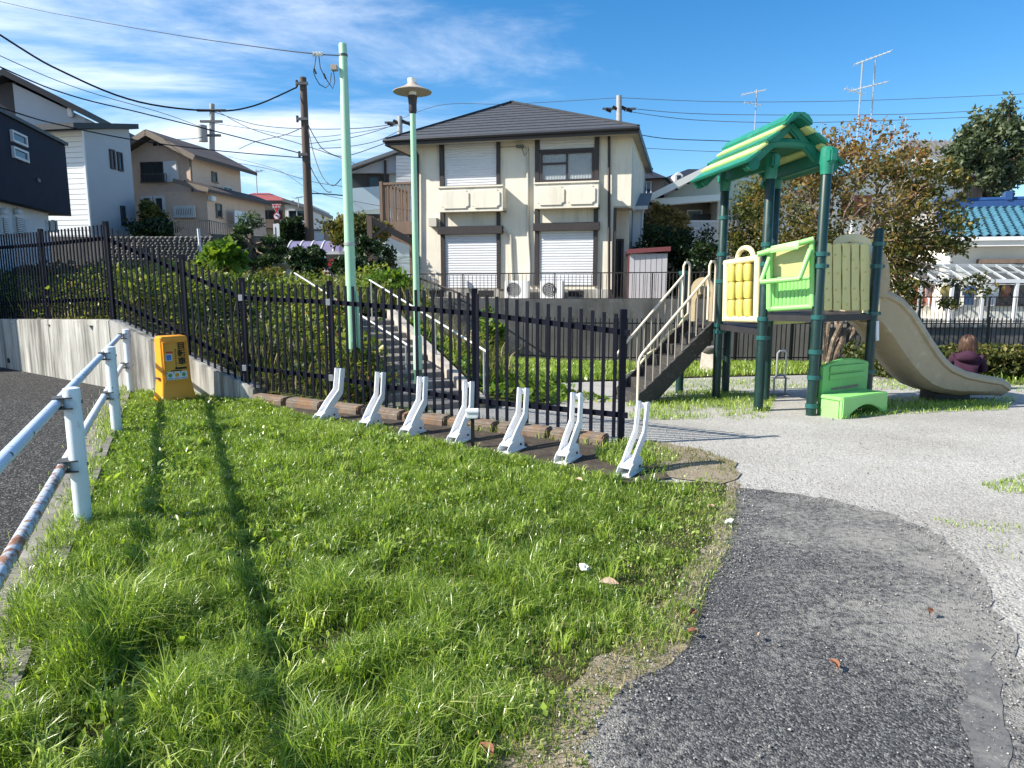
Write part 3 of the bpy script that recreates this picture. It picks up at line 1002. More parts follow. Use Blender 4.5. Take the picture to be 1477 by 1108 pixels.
# ------------------------------------------------------------ houses
def part(name, m, parent, fn, **k):
    b = MB(); fn(b)
    return b.build(name, m, parent, **k)
def window(parent, fr, u0, u1, z0, z1, w, fm='trim_brown', nx=2, ny=1, pane='pane_dark', fw=.05, d=.07, name='window', curtain=None, sill=True):
    """frame proud of the wall face at w (out is towards -w), each pane a child"""
    b = MB()
    b.box(u0, u1, w - d, w + .02, z1 - fw, z1, fr); b.box(u0, u1, w - d, w + .02, z0, z0 + fw, fr)
    b.box(u0, u0 + fw, w - d, w + .02, z0 + fw, z1 - fw, fr); b.box(u1 - fw, u1, w - d, w + .02, z0 + fw, z1 - fw, fr)
    iu, iz = (u1 - u0 - 2 * fw) / nx, (z1 - z0 - 2 * fw) / ny
    for i in range(1, nx):
        c = u0 + fw + iu * i
        b.box(c - fw * .4, c + fw * .4, w - d + .01, w + .02, z0 + fw, z1 - fw, fr)
    for j in range(1, ny):
        c = z0 + fw + iz * j
        b.box(u0 + fw, u1 - fw, w - d + .012, w + .02, c - fw * .35, c + fw * .35, fr)
    if sill:
        b.box(u0 - .04, u1 + .04, w - d - .05, w - d + .0, z0 - .035, z0 + .01, fr)
    f = b.build(name, fm, parent)
    for i in range(nx):
        for j in range(ny):
            p = MB()
            p.box(u0 + fw + iu * i + .012, u0 + fw + iu * (i + 1) - .012, w - .030, w - .022, z0 + fw + iz * j + .008, z0 + fw + iz * (j + 1) - .008, fr)
            p.build('pane', pane, f)
    if curtain:
        b = MB()
        n = int((u1 - u0) / .05)
        pts = []
        for i in range(n + 1):
            u = u0 + fw + (u1 - u0 - 2 * fw) * i / n
            pts.append((u, w - .012 + (.006 if i % 2 else -.006)))
        for i in range(n):
            a, c = pts[i], pts[i + 1]
            b.add([fr.p(a[0], a[1], z0 + fw), fr.p(c[0], c[1], z0 + fw), fr.p(c[0], c[1], z1 - fw), fr.p(a[0], a[1], z1 - fw)], [(0, 1, 2, 3)])
        b.build('curtain', curtain, f)
    return f
def pxrect(fr, x0, y0, x1, y1, w=0):
    a = fr.px(x0, (y0 + y1) / 2, w); b = fr.px(x1, (y0 + y1) / 2, w)
    c = fr.px((x0 + x1) / 2, y0, w); d = fr.px((x0 + x1) / 2, y1, w)
    return a[0], b[0], d[1], c[1]          # u0, u1, z0, z1
def pwin(parent, fr, x0, y0, x1, y1, w=0, **k):
    u0, u1, z0, z1 = pxrect(fr, x0, y0, x1, y1, w)
    return window(parent, fr, u0, u1, z0, z1, w, **k)
def slats(b, fr, u0, u1, z0, z1, w, pitch=.085, depth=.018):
    n = max(3, int((z1 - z0) / pitch))
    h = (z1 - z0) / n
    for i in range(n):
        za = z0 + h * i
        b.add([fr.p(u, ww, z) for ww, z in ((w, za), (w - depth, za + h * .25), (w - depth, za + h * .70), (w, za + h * .96)) for u in (u0, u1)],
              [(0, 1, 3, 2), (2, 3, 5, 4), (4, 5, 7, 6)])
    b.box(u0, u1, w, w + .02, z0, z1, fr)
def railing_box(b, p, q, z0, z1, n, r=.012, top=.03):
    p, q = V(p), V(q)
    b.bar(V((p.x, p.y, z1)), V((q.x, q.y, z1)), top, top); b.bar(V((p.x, p.y, z0)), V((q.x, q.y, z0)), top, top)
    for i in range(n + 1):
        c = p.lerp(q, i / n)
        b.box(c.x - r, c.x + r, c.y - r, c.y + r, z0, z1)
def slab(b, a, b_, c, d, th):
    """roof slab through four points, th thick, upwards"""
    b.prism([a, b_, c, d], V((0, 0, th)))

# ---- the cream house
cpt = at(757, 404, 24)
HF = Frame((cpt.x, cpt.y), -14)
uL, uR = HF.px(602, 300)[0], HF.px(911, 250)[0]
uM = HF.px(884, 350)[0]
zb = lot_z
zE = HF.px(757, 199, -.6)[1]
DEP = 7.6
house = thing('house', 'cream two storey house with slate hip roof, brown trimmed shutters and two panelled balconies', 'house', HF.p((uL + uR) / 2, DEP / 2, zb))
zc = HF.px(898, 297)[1]
zp = HF.px(740, 417)[1]
def f(b):
    b.box(uL, uM, 0, DEP, zb - .3, zE + .02, HF)
part('wall', 'stucco_cream', house, f)
part('upper_wall', 'stucco_cream', house, lambda b: b.box(uM, uR, .0, DEP - .3, zc, zE + .02, HF))
part('porch_wall', 'stucco_cream', house, lambda b: b.box(uM, uR - .12, 1.1, DEP - .5, zb - .3, zc, HF))
part('plinth', 'concrete', house, lambda b: b.box(uL - .01, uM + .01, -.025, .5, zb - .3, zp, HF))
for px0, px1 in ((690, 712), (820, 842), (620, 640)):
    u0, u1, z0, z1 = pxrect(HF, px0, 419, px1, 428)
    part('vent', 'dark_room', house, lambda b: b.box(u0, u1, -.035, 0, z0, z1, HF))
# hip roof in stepped courses
ov = .62
ovR = HF.px(921, 173, -.62)[0] - uR
ov_ = uL - HF.px(556, 196, -.62)[0]
ez = zE + .16
cor = [HF.p(uL - ov_, -ov, ez), HF.p(uR + ovR, -ov, ez), HF.p(uR + ovR, DEP + ov, ez), HF.p(uL - ov_, DEP + ov, ez)]
apx = HF.px(738, 149, DEP / 2)
ap = HF.p(apx[0], DEP / 2, apx[1])
rb = MB()
rb.add(cor + [ap - V((0, 0, .06))], [(0, 1, 4), (1, 2, 4), (2, 3, 4), (3, 0, 4), (3, 2, 1, 0)])
roof = rb.build('roof', 'roof_slate', house)
cb = MB()
NC = 12
for e in range(4):
    a, b = cor[e], cor[(e + 1) % 4]
    nrm = (b - a).cross(ap - a).normalized()
    if nrm.z < 0: nrm = -nrm
    for i in range(NC):
        t0, t1 = i / NC, min(1, (i + 1.06) / NC)
        lo = nrm * .034; hi = nrm * .010
        cb.add([a.lerp(ap, t0) + lo, b.lerp(ap, t0) + lo, b.lerp(ap, t1) + hi, a.lerp(ap, t1) + hi, a.lerp(ap, t0) - nrm * .02, b.lerp(ap, t0) - nrm * .02],
               [(0, 1, 2, 3), (4, 5, 1, 0)])
tag(cb.build('shingle_course', 'roof_slate', roof), kind='stuff')
for e in range(4):
    part('ridge_cap', 'charcoal_roof', roof, lambda b: b.bar(cor[e] + V((0, 0, .03)), ap + V((0, 0, .06)), .14, .07))
def f(b):
    b.box(uL - ov_ - .02, uR + ovR + .02, -ov - .03, -ov + .0, ez - .20, ez + .02, HF)
    b.box(uL - ov_ - .03, uL - ov_, -ov, DEP + ov, ez - .20, ez + .02, HF)
    b.box(uR + ovR, uR + ovR + .03, -ov, DEP + ov, ez - .20, ez + .02, HF)
part('fascia', 'trim_brown', house, f)
part('gutter', 'charcoal_roof', house, lambda b: b.tube([HF.p(uL - ov_ - .05, -ov - .09, ez - .05), HF.p(uR + ovR + .05, -ov - .09, ez - .05)], .06, 8))
part('soffit', 'soffit', house, lambda b: b.box(uL - ov_, uR + ovR, -ov, DEP + ov, zE + .02, zE + .05, HF))
def pbox(name, m, x0, y0, x1, y1, w0, w1, parent=None, fr=HF, bevel=0, wp=0, **k):
    u0, u1, z0, z1 = pxrect(fr, x0, y0, x1, y1, wp)
    return part(name, m, parent or house, lambda b: b.box(u0, u1, w0, w1, z0, z1, fr), bevel=bevel)
def pshut(x0, y0, x1, y1, w=-.02):
    u0, u1, z0, z1 = pxrect(HF, x0, y0, x1, y1)
    return part('shutter', 'shutter', house, lambda b: slats(b, HF, u0, u1, z0, z1, w))
# left bay
pshut(642, 199, 717, 268); pshut(643, 337, 719, 416)
pbox('jamb', 'trim_brown', 636, 196, 642, 416, -.09, 0); pbox('jamb', 'trim_brown', 717, 196, 722, 416, -.09, 0)
pbox('lintel', 'trim_brown', 634, 327, 726, 338, -.22, 0)
pbox('panel', 'stucco_cream', 643, 306, 717, 326, -.03, 0)
# right bay
pshut(779, 193, 857, 218); pshut(780, 332, 857, 412)
pbox('jamb', 'trim_brown', 772, 193, 778, 412, -.09, 0); pbox('jamb', 'trim_brown', 857, 190, 863, 412, -.09, 0)
pbox('lintel', 'trim_brown', 771, 322, 865, 333, -.22, 0)
pbox('panel', 'stucco_cream', 779, 301, 857, 321, -.03, 0)
pbox('sash_head', 'trim_brown', 779, 215, 857, 220, -.07, 0)
pwin(house, HF, 780, 219, 857, 262, 0, nx=2, ny=1, pane='pane_clear', curtain='curtain', fw=.07)
pbox('sash_rail', 'trim_brown', 782, 235, 817, 238, -.06, -.03)
# balconies
for x0, y0, x1, y1 in ((633, 268, 725, 305), (771, 262, 863, 300)):
    u0, u1, z0, z1 = pxrect(HF, x0, y0, x1, y1, -.5)
    bal = part('balcony', 'stucco_cream', house, lambda b: (b.box(u0, u1, -.5, -.42, z0, z1 - .06, HF), b.box(u0, u0 + .08, -.42, 0, z0, z1 - .06, HF), b.box(u1 - .08, u1, -.42, 0, z0, z1 - .06, HF), b.box(u0, u1, -.42, 0, z0, z0 + .1, HF)))
    part('rail_cap', 'stucco_cream', bal, lambda b: b.box(u0 - .03, u1 + .03, -.54, -.36, z1 - .06, z1, HF), bevel=.01)
    um = (u0 + u1) / 2
    for a, c in ((u0 + .09, um - .05), (um + .05, u1 - .09)):
        cc = .09
        za, zz_ = z0 + .10, z1 - .14
        pts = [(a + cc, za), (c - cc, za), (c - cc, za + cc * .5), (c, za + cc), (c, zz_ - cc), (c - cc, zz_ - cc * .5), (c - cc, zz_), (a + cc, zz_), (a + cc, zz_ - cc * .5), (a, zz_ - cc), (a, za + cc), (a + cc, za + cc * .5)]
        part('raised_panel', 'stucco_cream', bal, lambda b: b.prism([HF.p(u, -.5, z) for u, z in pts], HF.N * -.035), bevel=.008, bseg=1)
# pipes and small fittings
def pipe(pts, r, m, w=-.09, seg=8):
    q = [HF.p(HF.px(x, y)[0], w, HF.px(x, y)[1]) for x, y in pts]
    return part('downpipe', m, house, lambda b: b.tube(q, r, seg), smooth=True)
q = [HF.p(HF.px(596, 200)[0], -.6, zE + .1), HF.p(HF.px(600, 212)[0], -.3, HF.px(600, 212)[1]), HF.p(HF.px(604, 225)[0], -.09, HF.px(604, 225)[1]), HF.p(HF.px(605, 430)[0], -.09, zb)]
part('downpipe', 'trim_brown', house, lambda b: b.tube(q, .045, 8), smooth=True)
q = [HF.p(HF.px(879, 183)[0], -.60, zE + .05), HF.p(HF.px(879, 196)[0], -.09, HF.px(879, 196)[1]), HF.p(HF.px(879, 428)[0], -.09, zb)]
part('downpipe', 'trim_brown', house, lambda b: b.tube(q, .045, 8), smooth=True)
pipe([(761, 212), (762, 260), (762, 330), (765, 380), (765, 412)], .045, 'soffit', -.05)
pipe([(727, 331), (737, 340), (739, 380), (740, 412)], .045, 'soffit', -.05)
u, z = HF.px(628, 320)
part('vent_hood', 'soffit', house, lambda b: b.box(u - .18, u + .12, -.22, 0, z - .18, z + .12, HF), bevel=.01)
u, z = HF.px(751, 212)
part('cable_bracket', 'steel_dark', house, lambda b: (b.box(u - .12, u + .12, -.2, 0, z - .04, z + .04, HF), b.tube([HF.p(u + .05, -.15, z), HF.p(u + .15, -.1, z - .3), HF.p(u + .3, -.06, z - .1)], .015, 6)))
# porch at the right
pbox('jamb', 'trim_brown', 884, 300, 888, 425, -.05, .05)
u0, u1, z0, z1 = pxrect(HF, 887, 345, 899, 428, 1.1)
window(house, HF, u0, u1, z0, z1, 1.1, nx=1, name='door', sill=False)
part('porch_soffit', 'soffit', house, lambda b: b.box(uM, uR - .002, .02, 1.1, zc - .05, zc + .0, HF))
# small white annex with a slate lean-to
an = thing('annex', 'small white lean-to annex with grey sloped roof behind the right end of the cream house', 'annex', HF.p(uR + .4, 3, zb))
u0, u1, z0, z1 = pxrect(HF, 904, 303, 923, 425, 2.2)
part('wall', 'white_wall', an, lambda b: b.box(uR - .10, u1, 2.2, 5, zb, z1, HF))
part('roof', 'grey_roof', an, lambda b: b.prism([HF.p(uR - .1, 1.9, z1), HF.p(u1 + .25, 1.9, z1), HF.p(u1 + .25, 4.5, z1 + .75), HF.p(uR - .1, 4.5, z1 + .75)], V((0, 0, .09))))
part('gutter', 'alu_white', an, lambda b: b.box(uR - .1, u1 + .25, 1.82, 1.9, z1 - .02, z1 + .1, HF))
part('downpipe', 'alu_white', an, lambda b: b.tube([HF.p(u1 + .06, 2.15, z1), HF.p(u1 + .06, 2.15, zb)], .04, 8))
# air conditioners
for i, (x0, x1, y0, y1, lab) in enumerate(((728, 762, 411, 436, 'white air conditioner unit under the left shuttered bay of the cream house'), (779, 802, 412, 436, 'white air conditioner unit under the right shuttered bay, half hidden by fence pickets'))):
    u0, u1, z0, z1 = pxrect(HF, x0, y0, x1, y1, -.55)
    u1 = u0 + .80 if i == 0 else u0 + .76
    t = thing('air_conditioner', lab, 'air conditioner', HF.p((u0 + u1) / 2, -.4, zb), 'air conditioners by the cream house')
    part('casing', 'white_wall', t, lambda b: b.box(u0, u1, -.55, -.25, zb + .05, zb + .65, HF), bevel=.015)
    part('foot', 'concrete_dark', t, lambda b: (b.box(u0 + .1, u0 + .2, -.57, -.23, zb, zb + .05, HF), b.box(u1 - .2, u1 - .1, -.57, -.23, zb, zb + .05, HF)))
    cx = u0 + .30
    g = MB()
    for r_ in (.22, .16, .10, .04):
        n = 20
        ring = [HF.p(cx + r_ * math.cos(2 * math.pi * k / n), -.565, zb + .36 + r_ * math.sin(2 * math.pi * k / n)) for k in range(n + 1)]
        g.tube(ring, .007, 4, False)
    n = 20
    disc = [HF.p(cx + .24 * math.cos(2 * math.pi * k / n), -.552, zb + .36 + .24 * math.sin(2 * math.pi * k / n)) for k in range(n)]
    g2 = MB(); g2.prism(disc, HF.N * -.003)
    fo = g2.build('fan_opening', 'dark_grey_wall', t)
    g.build('grille', 'white_wall', fo)
# shed
sf = Frame((at(907, 404, 23).x, at(907, 404, 23).y), -8)
u0, u1, z0, z1 = pxrect(sf, 907, 366, 962, 436)
sh = thing('garden_shed', 'pale grey metal garden shed with maroon roof edge, right of the cream house', 'shed', sf.p((u0 + u1) / 2, .5, lot_z))
part('body', 'shed_grey', sh, lambda b: b.box(u0, u1, 0, 1.5, lot_z, z1, sf))
for i in range(7):
    a = u0 + (u1 - u0) * i / 7; c = u0 + (u1 - u0) * (i + 1) / 7
    part('door_panel', 'shed_grey', sh, lambda b: b.box(a + .012, c - .012, -.018, 0, lot_z + .06, z1 - .04, sf))
part('roof', 'maroon', sh, lambda b: b.prism([sf.p(u0 - .08, -.12, z1), sf.p(u1 + .08, -.12, z1 + .08), sf.p(u1 + .08, 1.6, z1 + .02), sf.p(u0 - .08, 1.6, z1 - .05)], V((0, 0, .14))))
part('corner_post', 'maroon', sh, lambda b: b.box(u0 - .05, u0 - .003, -.02, .1, lot_z, z1, sf))
# balcony deck on the left of the cream house
dk = thing('wooden_deck', 'brown raised timber deck with slatted railing at the left side of the cream house', 'deck', HF.p(uL - .8, 1.5, zb))
dw = .9
ua, ub = HF.px(551, 300, dw)[0], uL - .02
dz0, dz1, dzr = HF.px(575, 338, dw)[1], HF.px(575, 321, dw)[1], HF.px(575, 263, dw)[1]
part('floor', 'deck_wood', dk, lambda b: b.box(ua, ub, dw, dw + 2.6, dz0 + .1, dz1, HF))
part('front_beam', 'deck_wood', dk, lambda b: b.box(ua - .04, ub, dw - .06, dw - .0, dz0, dz1 + .03, HF))
part('top_rail', 'deck_wood', dk, lambda b: (b.box(ua - .03, ub, dw - .05, dw + .05, dzr - .08, dzr, HF), b.box(ua - .04, ua + .04, dw, dw + 2.6, dzr - .08, dzr, HF)))
n = 12
ps = None
for i in range(n):
    u = ua + .08 + (ub - ua - .1) * i / n
    if ps is None:
        ps = part('slat', 'deck_wood', dk, lambda b: b.box(u, u + .06, dw - .02, dw + .01, dz1, dzr - .08, HF))
    else:
        piece(ps, dk, ps.location + HF.U * ((ub - ua - .1) * i / n))
for i in range(11):
    c = .15 + i * .22
    part('slat', 'deck_wood', dk, lambda b: b.box(ua - .02, ua + .02, dw + c, dw + c + .07, dz1, dzr - .08, HF))
part('post', 'deck_wood', dk, lambda b: b.box(ua - .06, ua + .05, dw - .07, dw + .04, dz0 - .3, dzr + .04, HF))
part('brace', 'deck_wood', dk, lambda b: b.bar(HF.p(ua + .1, dw, dz0), HF.p(ub, dw + .1, HF.px(601, 362, dw)[1]), .1, .12))
part('post', 'deck_wood', dk, lambda b: b.box(ub - .15, ub - .05, dw + .05, dw + .15, zb, dz0 + .1, HF))
part('post', 'deck_wood', dk, lambda b: b.box(ua + .1, ua + .2, dw + 2.3, dw + 2.4, zb, dz0 + .1, HF))
# pergola post and beam in front of the deck
pg = thing('pergola', 'brown timber pergola post with a sloping beam under the deck, left of the cream house', 'pergola', at(533, 396, 23.5))
a = at(533, 312, 23.5); b0 = at(533, 398, 23.5)
part('post', 'deck_wood', pg, lambda b: b.box(a.x - .08, a.x + .08, a.y - .08, a.y + .08, b0.z - .6, a.z))
part('beam', 'deck_wood', pg, lambda b: b.bar(a + V((-.1, 0, -.05)), at(600, 352, 24.0), .1, .2))
part('knee_brace', 'deck_wood', pg, lambda b: b.bar(a + V((0, 0, -.75)), a + V((.55, .1, -.3)), .07, .09))

# ---- blue grey house behind the deck
EF = Frame((at(540, 404, 32).x, at(540, 404, 32).y), 4)
eh = thing('house', 'pale blue panelled house with grey gable roof behind the tall green pole and the deck', 'house', EF.p(1, 3, 2))
u0, u1, z0, z1 = pxrect(EF, 497, 250, 640, 400)
part('wall', 'blue_panel', eh, lambda b: b.box(u0, u1, .4, 7, 1, z1, EF))
p1 = EF.px(503, 272); p2 = EF.px(556, 268); p3 = EF.px(556, 300); p4 = EF.px(503, 308)
part('balcony_front', 'blue_panel', eh, lambda b: b.prism([EF.p(p4[0], 0, p4[1]), EF.p(p3[0], 0, p3[1]), EF.p(p2[0], 0, p2[1]), EF.p(p1[0], 0, p1[1])], EF.N * .1))
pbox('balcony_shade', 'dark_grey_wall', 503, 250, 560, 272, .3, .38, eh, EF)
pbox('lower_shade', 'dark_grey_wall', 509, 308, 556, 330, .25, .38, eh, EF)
pwin(eh, EF, 531, 254, 548, 272, .3, nx=1)
r0 = EF.px(500, 249); r1 = EF.px(585, 218); r2 = EF.px(700, 246)
def f(b):
    b.prism([EF.p(r0[0] - .1, -.4, r0[1]), EF.p(r1[0], -.4, r1[1]), EF.p(r1[0], 7.4, r1[1]), EF.p(r0[0] - .1, 7.4, r0[1])], V((0, 0, .14)))
    b.prism([EF.p(r1[0], -.4, r1[1]), EF.p(r2[0], -.4, r2[1]), EF.p(r2[0], 7.4, r2[1]), EF.p(r1[0], 7.4, r1[1])], V((0, 0, .14)))
part('roof', 'grey_roof', eh, f)
part('gable', 'grey_wall', eh, lambda b: b.prism([EF.p(r0[0] + .1, .0, r0[1]), EF.p(r2[0], .0, r0[1]), EF.p(r1[0], .0, r1[1])], EF.N * .4))
pbox('clapboard', 'white_wall', 572, 226, 605, 266, -.2, 0, eh, EF)
for i in range(8):
    y = 226 + i * 5
    pbox('board', 'white_wall', 572, y + .4, 605, y + 4.4, -.235, -.2, eh, EF)
part('downpipe', 'charcoal_roof', eh, lambda b: b.tube([EF.p(EF.px(556, 232)[0], -.1, EF.px(556, 232)[1]), EF.p(EF.px(556, 268)[0], -.1, EF.px(556, 268)[1])], .06, 6))

# ---- navy house, left edge
NR = at(103, 312, 24)
nd = V((-.257, 1, 0)).normalized()
NF = Frame((NR.x, NR.y), math.degrees(math.atan2(-nd.y, -nd.x)))   # u runs from the far right corner towards the camera
# outward normal of this side is towards the road: w grows inwards
NF.N = V((-nd.y, nd.x, 0)); 
if NF.N.x > 0: NF.N = -NF.N
nz0, nz1 = NR.z, at(97, 210, 24).z
nh = thing('house', 'navy blue house with white lower storey at the left edge of the picture', 'house', NF.p(4, 3, 1.5))
part('upper_wall', 'navy_wall', nh, lambda b: b.box(0, 13, 0, 6, nz0, nz1, NF))
part('roof_edge', 'charcoal_roof', nh, lambda b: b.box(-.08, 13, -.08, 6, nz1, nz1 + .10, NF))
part('lower_wall', 'white_wall', nh, lambda b: b.box(1.0, 13, .35, 6, .5, nz0, NF))
for (x0, y0, x1, y1) in ((15, 190, 36, 208), (17, 213, 38, 231)):
    pwin(nh, NF, x1, y0 + 2, x0, y1, 0, nx=1, fm='alu_white', pane='pane_sky', fw=.06, sill=False)
for (x0, x1) in ((0, 9), (19, 34)):
    f_ = pwin(nh, NF, x1, 311, x0, 340, .35, nx=1, fm='alu_white', fw=.05, sill=False)
    u0, u1, z0, z1 = pxrect(NF, x1, 311, x0, 340, .35)
    for i in range(9):
        z = z0 + .08 + (z1 - z0 - .16) * i / 8
        part('grille_bar', 'alu_white', f_, lambda b: b.box(u0 - .03, u1 + .03, .35 - .14, .35 - .11, z - .018, z + .018, NF))
for x in (68, 77):
    pwin(nh, NF, x + 3, 318, x - 2, 335, .35, nx=1, fm='alu_white', fw=.03, sill=False)
for x in (20, 0):
    u, z = NF.px(x, 304, .35)
    part('vent_cap', 'alu_white', nh, lambda b: b.lathe(NF.p(u, .25, z), [(.10, -.09), (.10, .02), (.04, .09)], 10))
u, z = NF.px(54, 260)
part('vent_cap', 'steel_dark', nh, lambda b: b.box(u - .1, u + .1, -.05, 0, z - .05, z + .05, NF))

# ---- grey and white modern house behind it
BC = at(130, 320, 30)
bd = V((.208, 1, 0)).normalized()
BFs = Frame((BC.x, BC.y), 0)                       # side face: u runs back along bd, w inwards (left)
BFs.U = bd; BFs.N = V((-bd.y, bd.x, 0))
if BFs.N.x > 0: BFs.N = -BFs.N
BFf = Frame((BC.x, BC.y), 0)                       # front face: u runs left, w back
BFf.U = BFs.N; BFf.N = bd
zt_a = at(130, 187, 30).z
LB = 2.7
zt_b = at(197, 186, BC.y + LB * bd.y).z
bh = thing('house', 'tall modern house with white board front, smooth grey side and dark slab roofs', 'house', BFs.p(3, 3, 2))
def f(b):
    pts = [BFs.p(0, 0, 1), BFs.p(LB, 0, 1), BFs.p(LB, 0, zt_b), BFs.p(0, 0, zt_a)]
    b.prism(pts, BFs.N * 6.4)
part('wall', 'grey_wall', bh, f)
zz0 = 2.2
n = 26
wp_ = None
for i in range(n):
    z = zz0 + (zt_a - zz0 - .05) * i / n
    h = (zt_a - zz0) / n
    def f(b):
        b.box(.02, 6.4, -.03, 0, z + .01, z + h - .015, BFf)
    part('board', 'white_wall', bh, f)
part('roof', 'charcoal_roof', bh, lambda b: b.prism([BFs.p(-.8, -.35, zt_a - .12), BFs.p(LB + .2, -.35, zt_b + .02), BFs.p(LB + .2, 6.7, zt_b + .02), BFs.p(-.8, 6.7, zt_a - .12)], V((0, 0, .22))))
part('corner_trim', 'alu_white', bh, lambda b: b.box(-.05, .03, -.05, .03, zz0, zt_a - .05, BFs))
for (x0, y0, x1, y1) in ((158, 216, 165, 244), (169, 220, 176, 247), (174, 297, 180, 325)):
    pwin(bh, BFs, x0, y0, x1, y1, 0, nx=1, fm='dark_grey_wall', pane='pane_sky', fw=.07, sill=False)
# top storey with a mono-pitch roof
UF = Frame((at(123, 170, 33).x, at(123, 170, 33).y), 8)
q0 = UF.px(0, 185); q1 = UF.px(123, 185)
zl_ = UF.px(18, 120)[1]; zr_ = UF.px(121, 170)[1]; ul_ = UF.px(18, 120)[0]
def f(b):
    b.prism([UF.p(ul_, 0, q1[1] - .6), UF.p(0, 0, q1[1] - .6), UF.p(0, 0, zr_), UF.p(ul_, 0, zl_)], UF.N * 5)
part('top_storey', 'grey_wall', bh, f)
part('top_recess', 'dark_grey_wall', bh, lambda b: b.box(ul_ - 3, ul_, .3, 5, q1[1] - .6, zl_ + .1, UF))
ra_ = UF.px(-30, 123); rp = UF.px(12, 106); rc = UF.px(131, 165)
def f(b):
    b.prism([UF.p(rp[0], -.5, rp[1] - .2), UF.p(rc[0], -.5, rc[1] - .2), UF.p(rc[0], 5.5, rc[1] - .2), UF.p(rp[0], 5.5, rp[1] - .2)], V((0, 0, .28)))
    b.prism([UF.p(ra_[0], -.5, ra_[1] - .2), UF.p(rp[0], -.5, rp[1] - .2), UF.p(rp[0], 5.5, rp[1] - .2), UF.p(ra_[0], 5.5, ra_[1] - .2)], V((0, 0, .24)))
part('top_roof', 'charcoal_roof', bh, f)
u, z = UF.px(103, 163)
part('wall_lamp', 'alu_white', bh, lambda b: b.box(u - .12, u + .12, -.16, 0, z - .2, z + .2, UF), bevel=.04)

# ---- tan brick house
CC = at(281, 320, 36)
CF = Frame((CC.x, CC.y), -9)
th = thing('house', 'tan brick two storey house with brown gable roof above the stone wall', 'house', CF.p(-2, 3, 4))
sd_ = CF.N
SFc = Frame((CC.x, CC.y), 81); SFc.N = -CF.U        # side face: u back, w left
Lc = 4.6
rz = CF.px(224, 196)[1]; ru = CF.px(224, 196)[0]
ezr = CF.px(283, 222)[1]
def f(b):
    ul = 2 * ru - .0
    b.prism([CF.p(0, 0, 3), CF.p(0, 0, ezr), CF.p(ru, 0, rz - .05), CF.p(ul, 0, ezr), CF.p(ul, 0, 3)], CF.N * Lc)
part('wall', 'tan_brick', th, f)
def f(b):
    ul = 2 * ru
    sl = (rz - ezr) / (0 - ru)
    b.prism([CF.p(ru, -.7, rz), CF.p(.65, -.7, rz - sl * (.65 - ru)), CF.p(.65, Lc + .7, rz - sl * (.65 - ru)), CF.p(ru, Lc + .7, rz)], V((0, 0, .18)))
    b.prism([CF.p(ru, -.7, rz), CF.p(ul - .65, -.7, rz - sl * (.65 - ru)), CF.p(ul - .65, Lc + .7, rz - sl * (.65 - ru)), CF.p(ru, Lc + .7, rz)], V((0, 0, .18)))
part('roof', 'brown_roof', th, f)
def f(b):
    sl = (rz - ezr) / (0 - ru)
    b.bar(CF.p(ru, -.74, rz + .02), CF.p(.67, -.74, rz - sl * (.67 - ru) + .02), .06, .26); b.bar(CF.p(ru, -.74, rz + .02), CF.p(2 * ru - .67, -.74, rz - sl * (.67 - ru) + .02), .06, .26)
part('barge_board', 'tan_trim', th, f)
# main window with storm-door box, wall fittings
pwin(th, CF, 204, 234, 239, 263, 0, nx=2, fm='trim_brown', pane='pane_dark', curtain=None)
pbox('shutter_box', 'alu_white', 239, 233, 258, 263, -.18, 0, th, CF, bevel=.01)
u0, u1, z0, z1 = pxrect(CF, 203, 251, 240, 263, -.3)
part('window_guard', 'steel_dark', th, lambda b: railing_box(b, CF.p(u0, -.3, 0), CF.p(u1, -.3, 0), z0, z1, 14, .012))
u, z = CF.px(228, 208)
part('vent', 'dark_room', th, lambda b: (b.box(u - .25, u - .05, -.05, 0, z - .08, z + .1, CF), b.box(u + .05, u + .25, -.05, 0, z - .08, z + .1, CF)))
pwin(th, SFc, 305, 248, 312, 263, 0, nx=1, fm='tan_trim', fw=.05)
pwin(th, SFc, 321, 270, 334, 286, 0, nx=2, fm='alu_white', fw=.04)
part('downpipe', 'tan_trim', th, lambda b: b.tube([CF.p(.03, -.08, ezr), CF.p(.03, -.08, ezr - 2.7)], .05, 6))
# ground floor wing with pent roof
gc = at(301, 330, 34.6)
GF = Frame((gc.x, gc.y), -9)
GS = Frame((gc.x, gc.y), 81); GS.N = -GF.U
gzt = GF.px(301, 276)[1]
part('wing_wall', 'tan_brick', th, lambda b: b.box(-6, 0, 0, 5.6, 3, gzt, GF))
def f(b):
    b.prism([GF.p(.5, -.6, gzt - .12), GF.p(.5, 6.0, gzt - .12), GF.p(-.75, 6.0, gzt + .35), GF.p(-.75, -.6, gzt + .35)], V((0, 0, .14)))
    b.prism([GF.p(.5, -.6, gzt - .12), GF.p(-.75, -.6, gzt + .35), GF.p(-1.8, 1.2, gzt + .5), GF.p(-1.6, 1.4, gzt + .5)], V((0, 0, .14)))
part('pent_roof', 'brown_roof', th, f)
part('fascia', 'tan_trim', th, lambda b: b.bar(GF.p(.5, -.62, gzt - .03), GF.p(-1.3, -.62, gzt + .45), .05, .22))
pwin(th, GF, 205, 283, 221, 308, 0, nx=1, fm='alu_white', fw=.1); pwin(th, GF, 223, 283, 238, 308, 0, nx=1, fm='alu_white', fw=.1)
f_ = pwin(th, GF, 252, 299, 280, 312, 0, nx=1, fm='alu_white', fw=.06)
u0, u1, z0, z1 = pxrect(GF, 251, 298, 281, 313, -.25)
part('window_guard', 'alu_white', th, lambda b: railing_box(b, GF.p(u0, -.25, 0), GF.p(u1, -.25, 0), z0, z1, 12, .02, .06))
pwin(th, GS, 311, 294, 319, 314, 0, nx=1, fm='tan_trim', fw=.05)
pbox('door_screen', 'alu_white', 326, 305, 344, 333, -.5, -.44, th, GS)
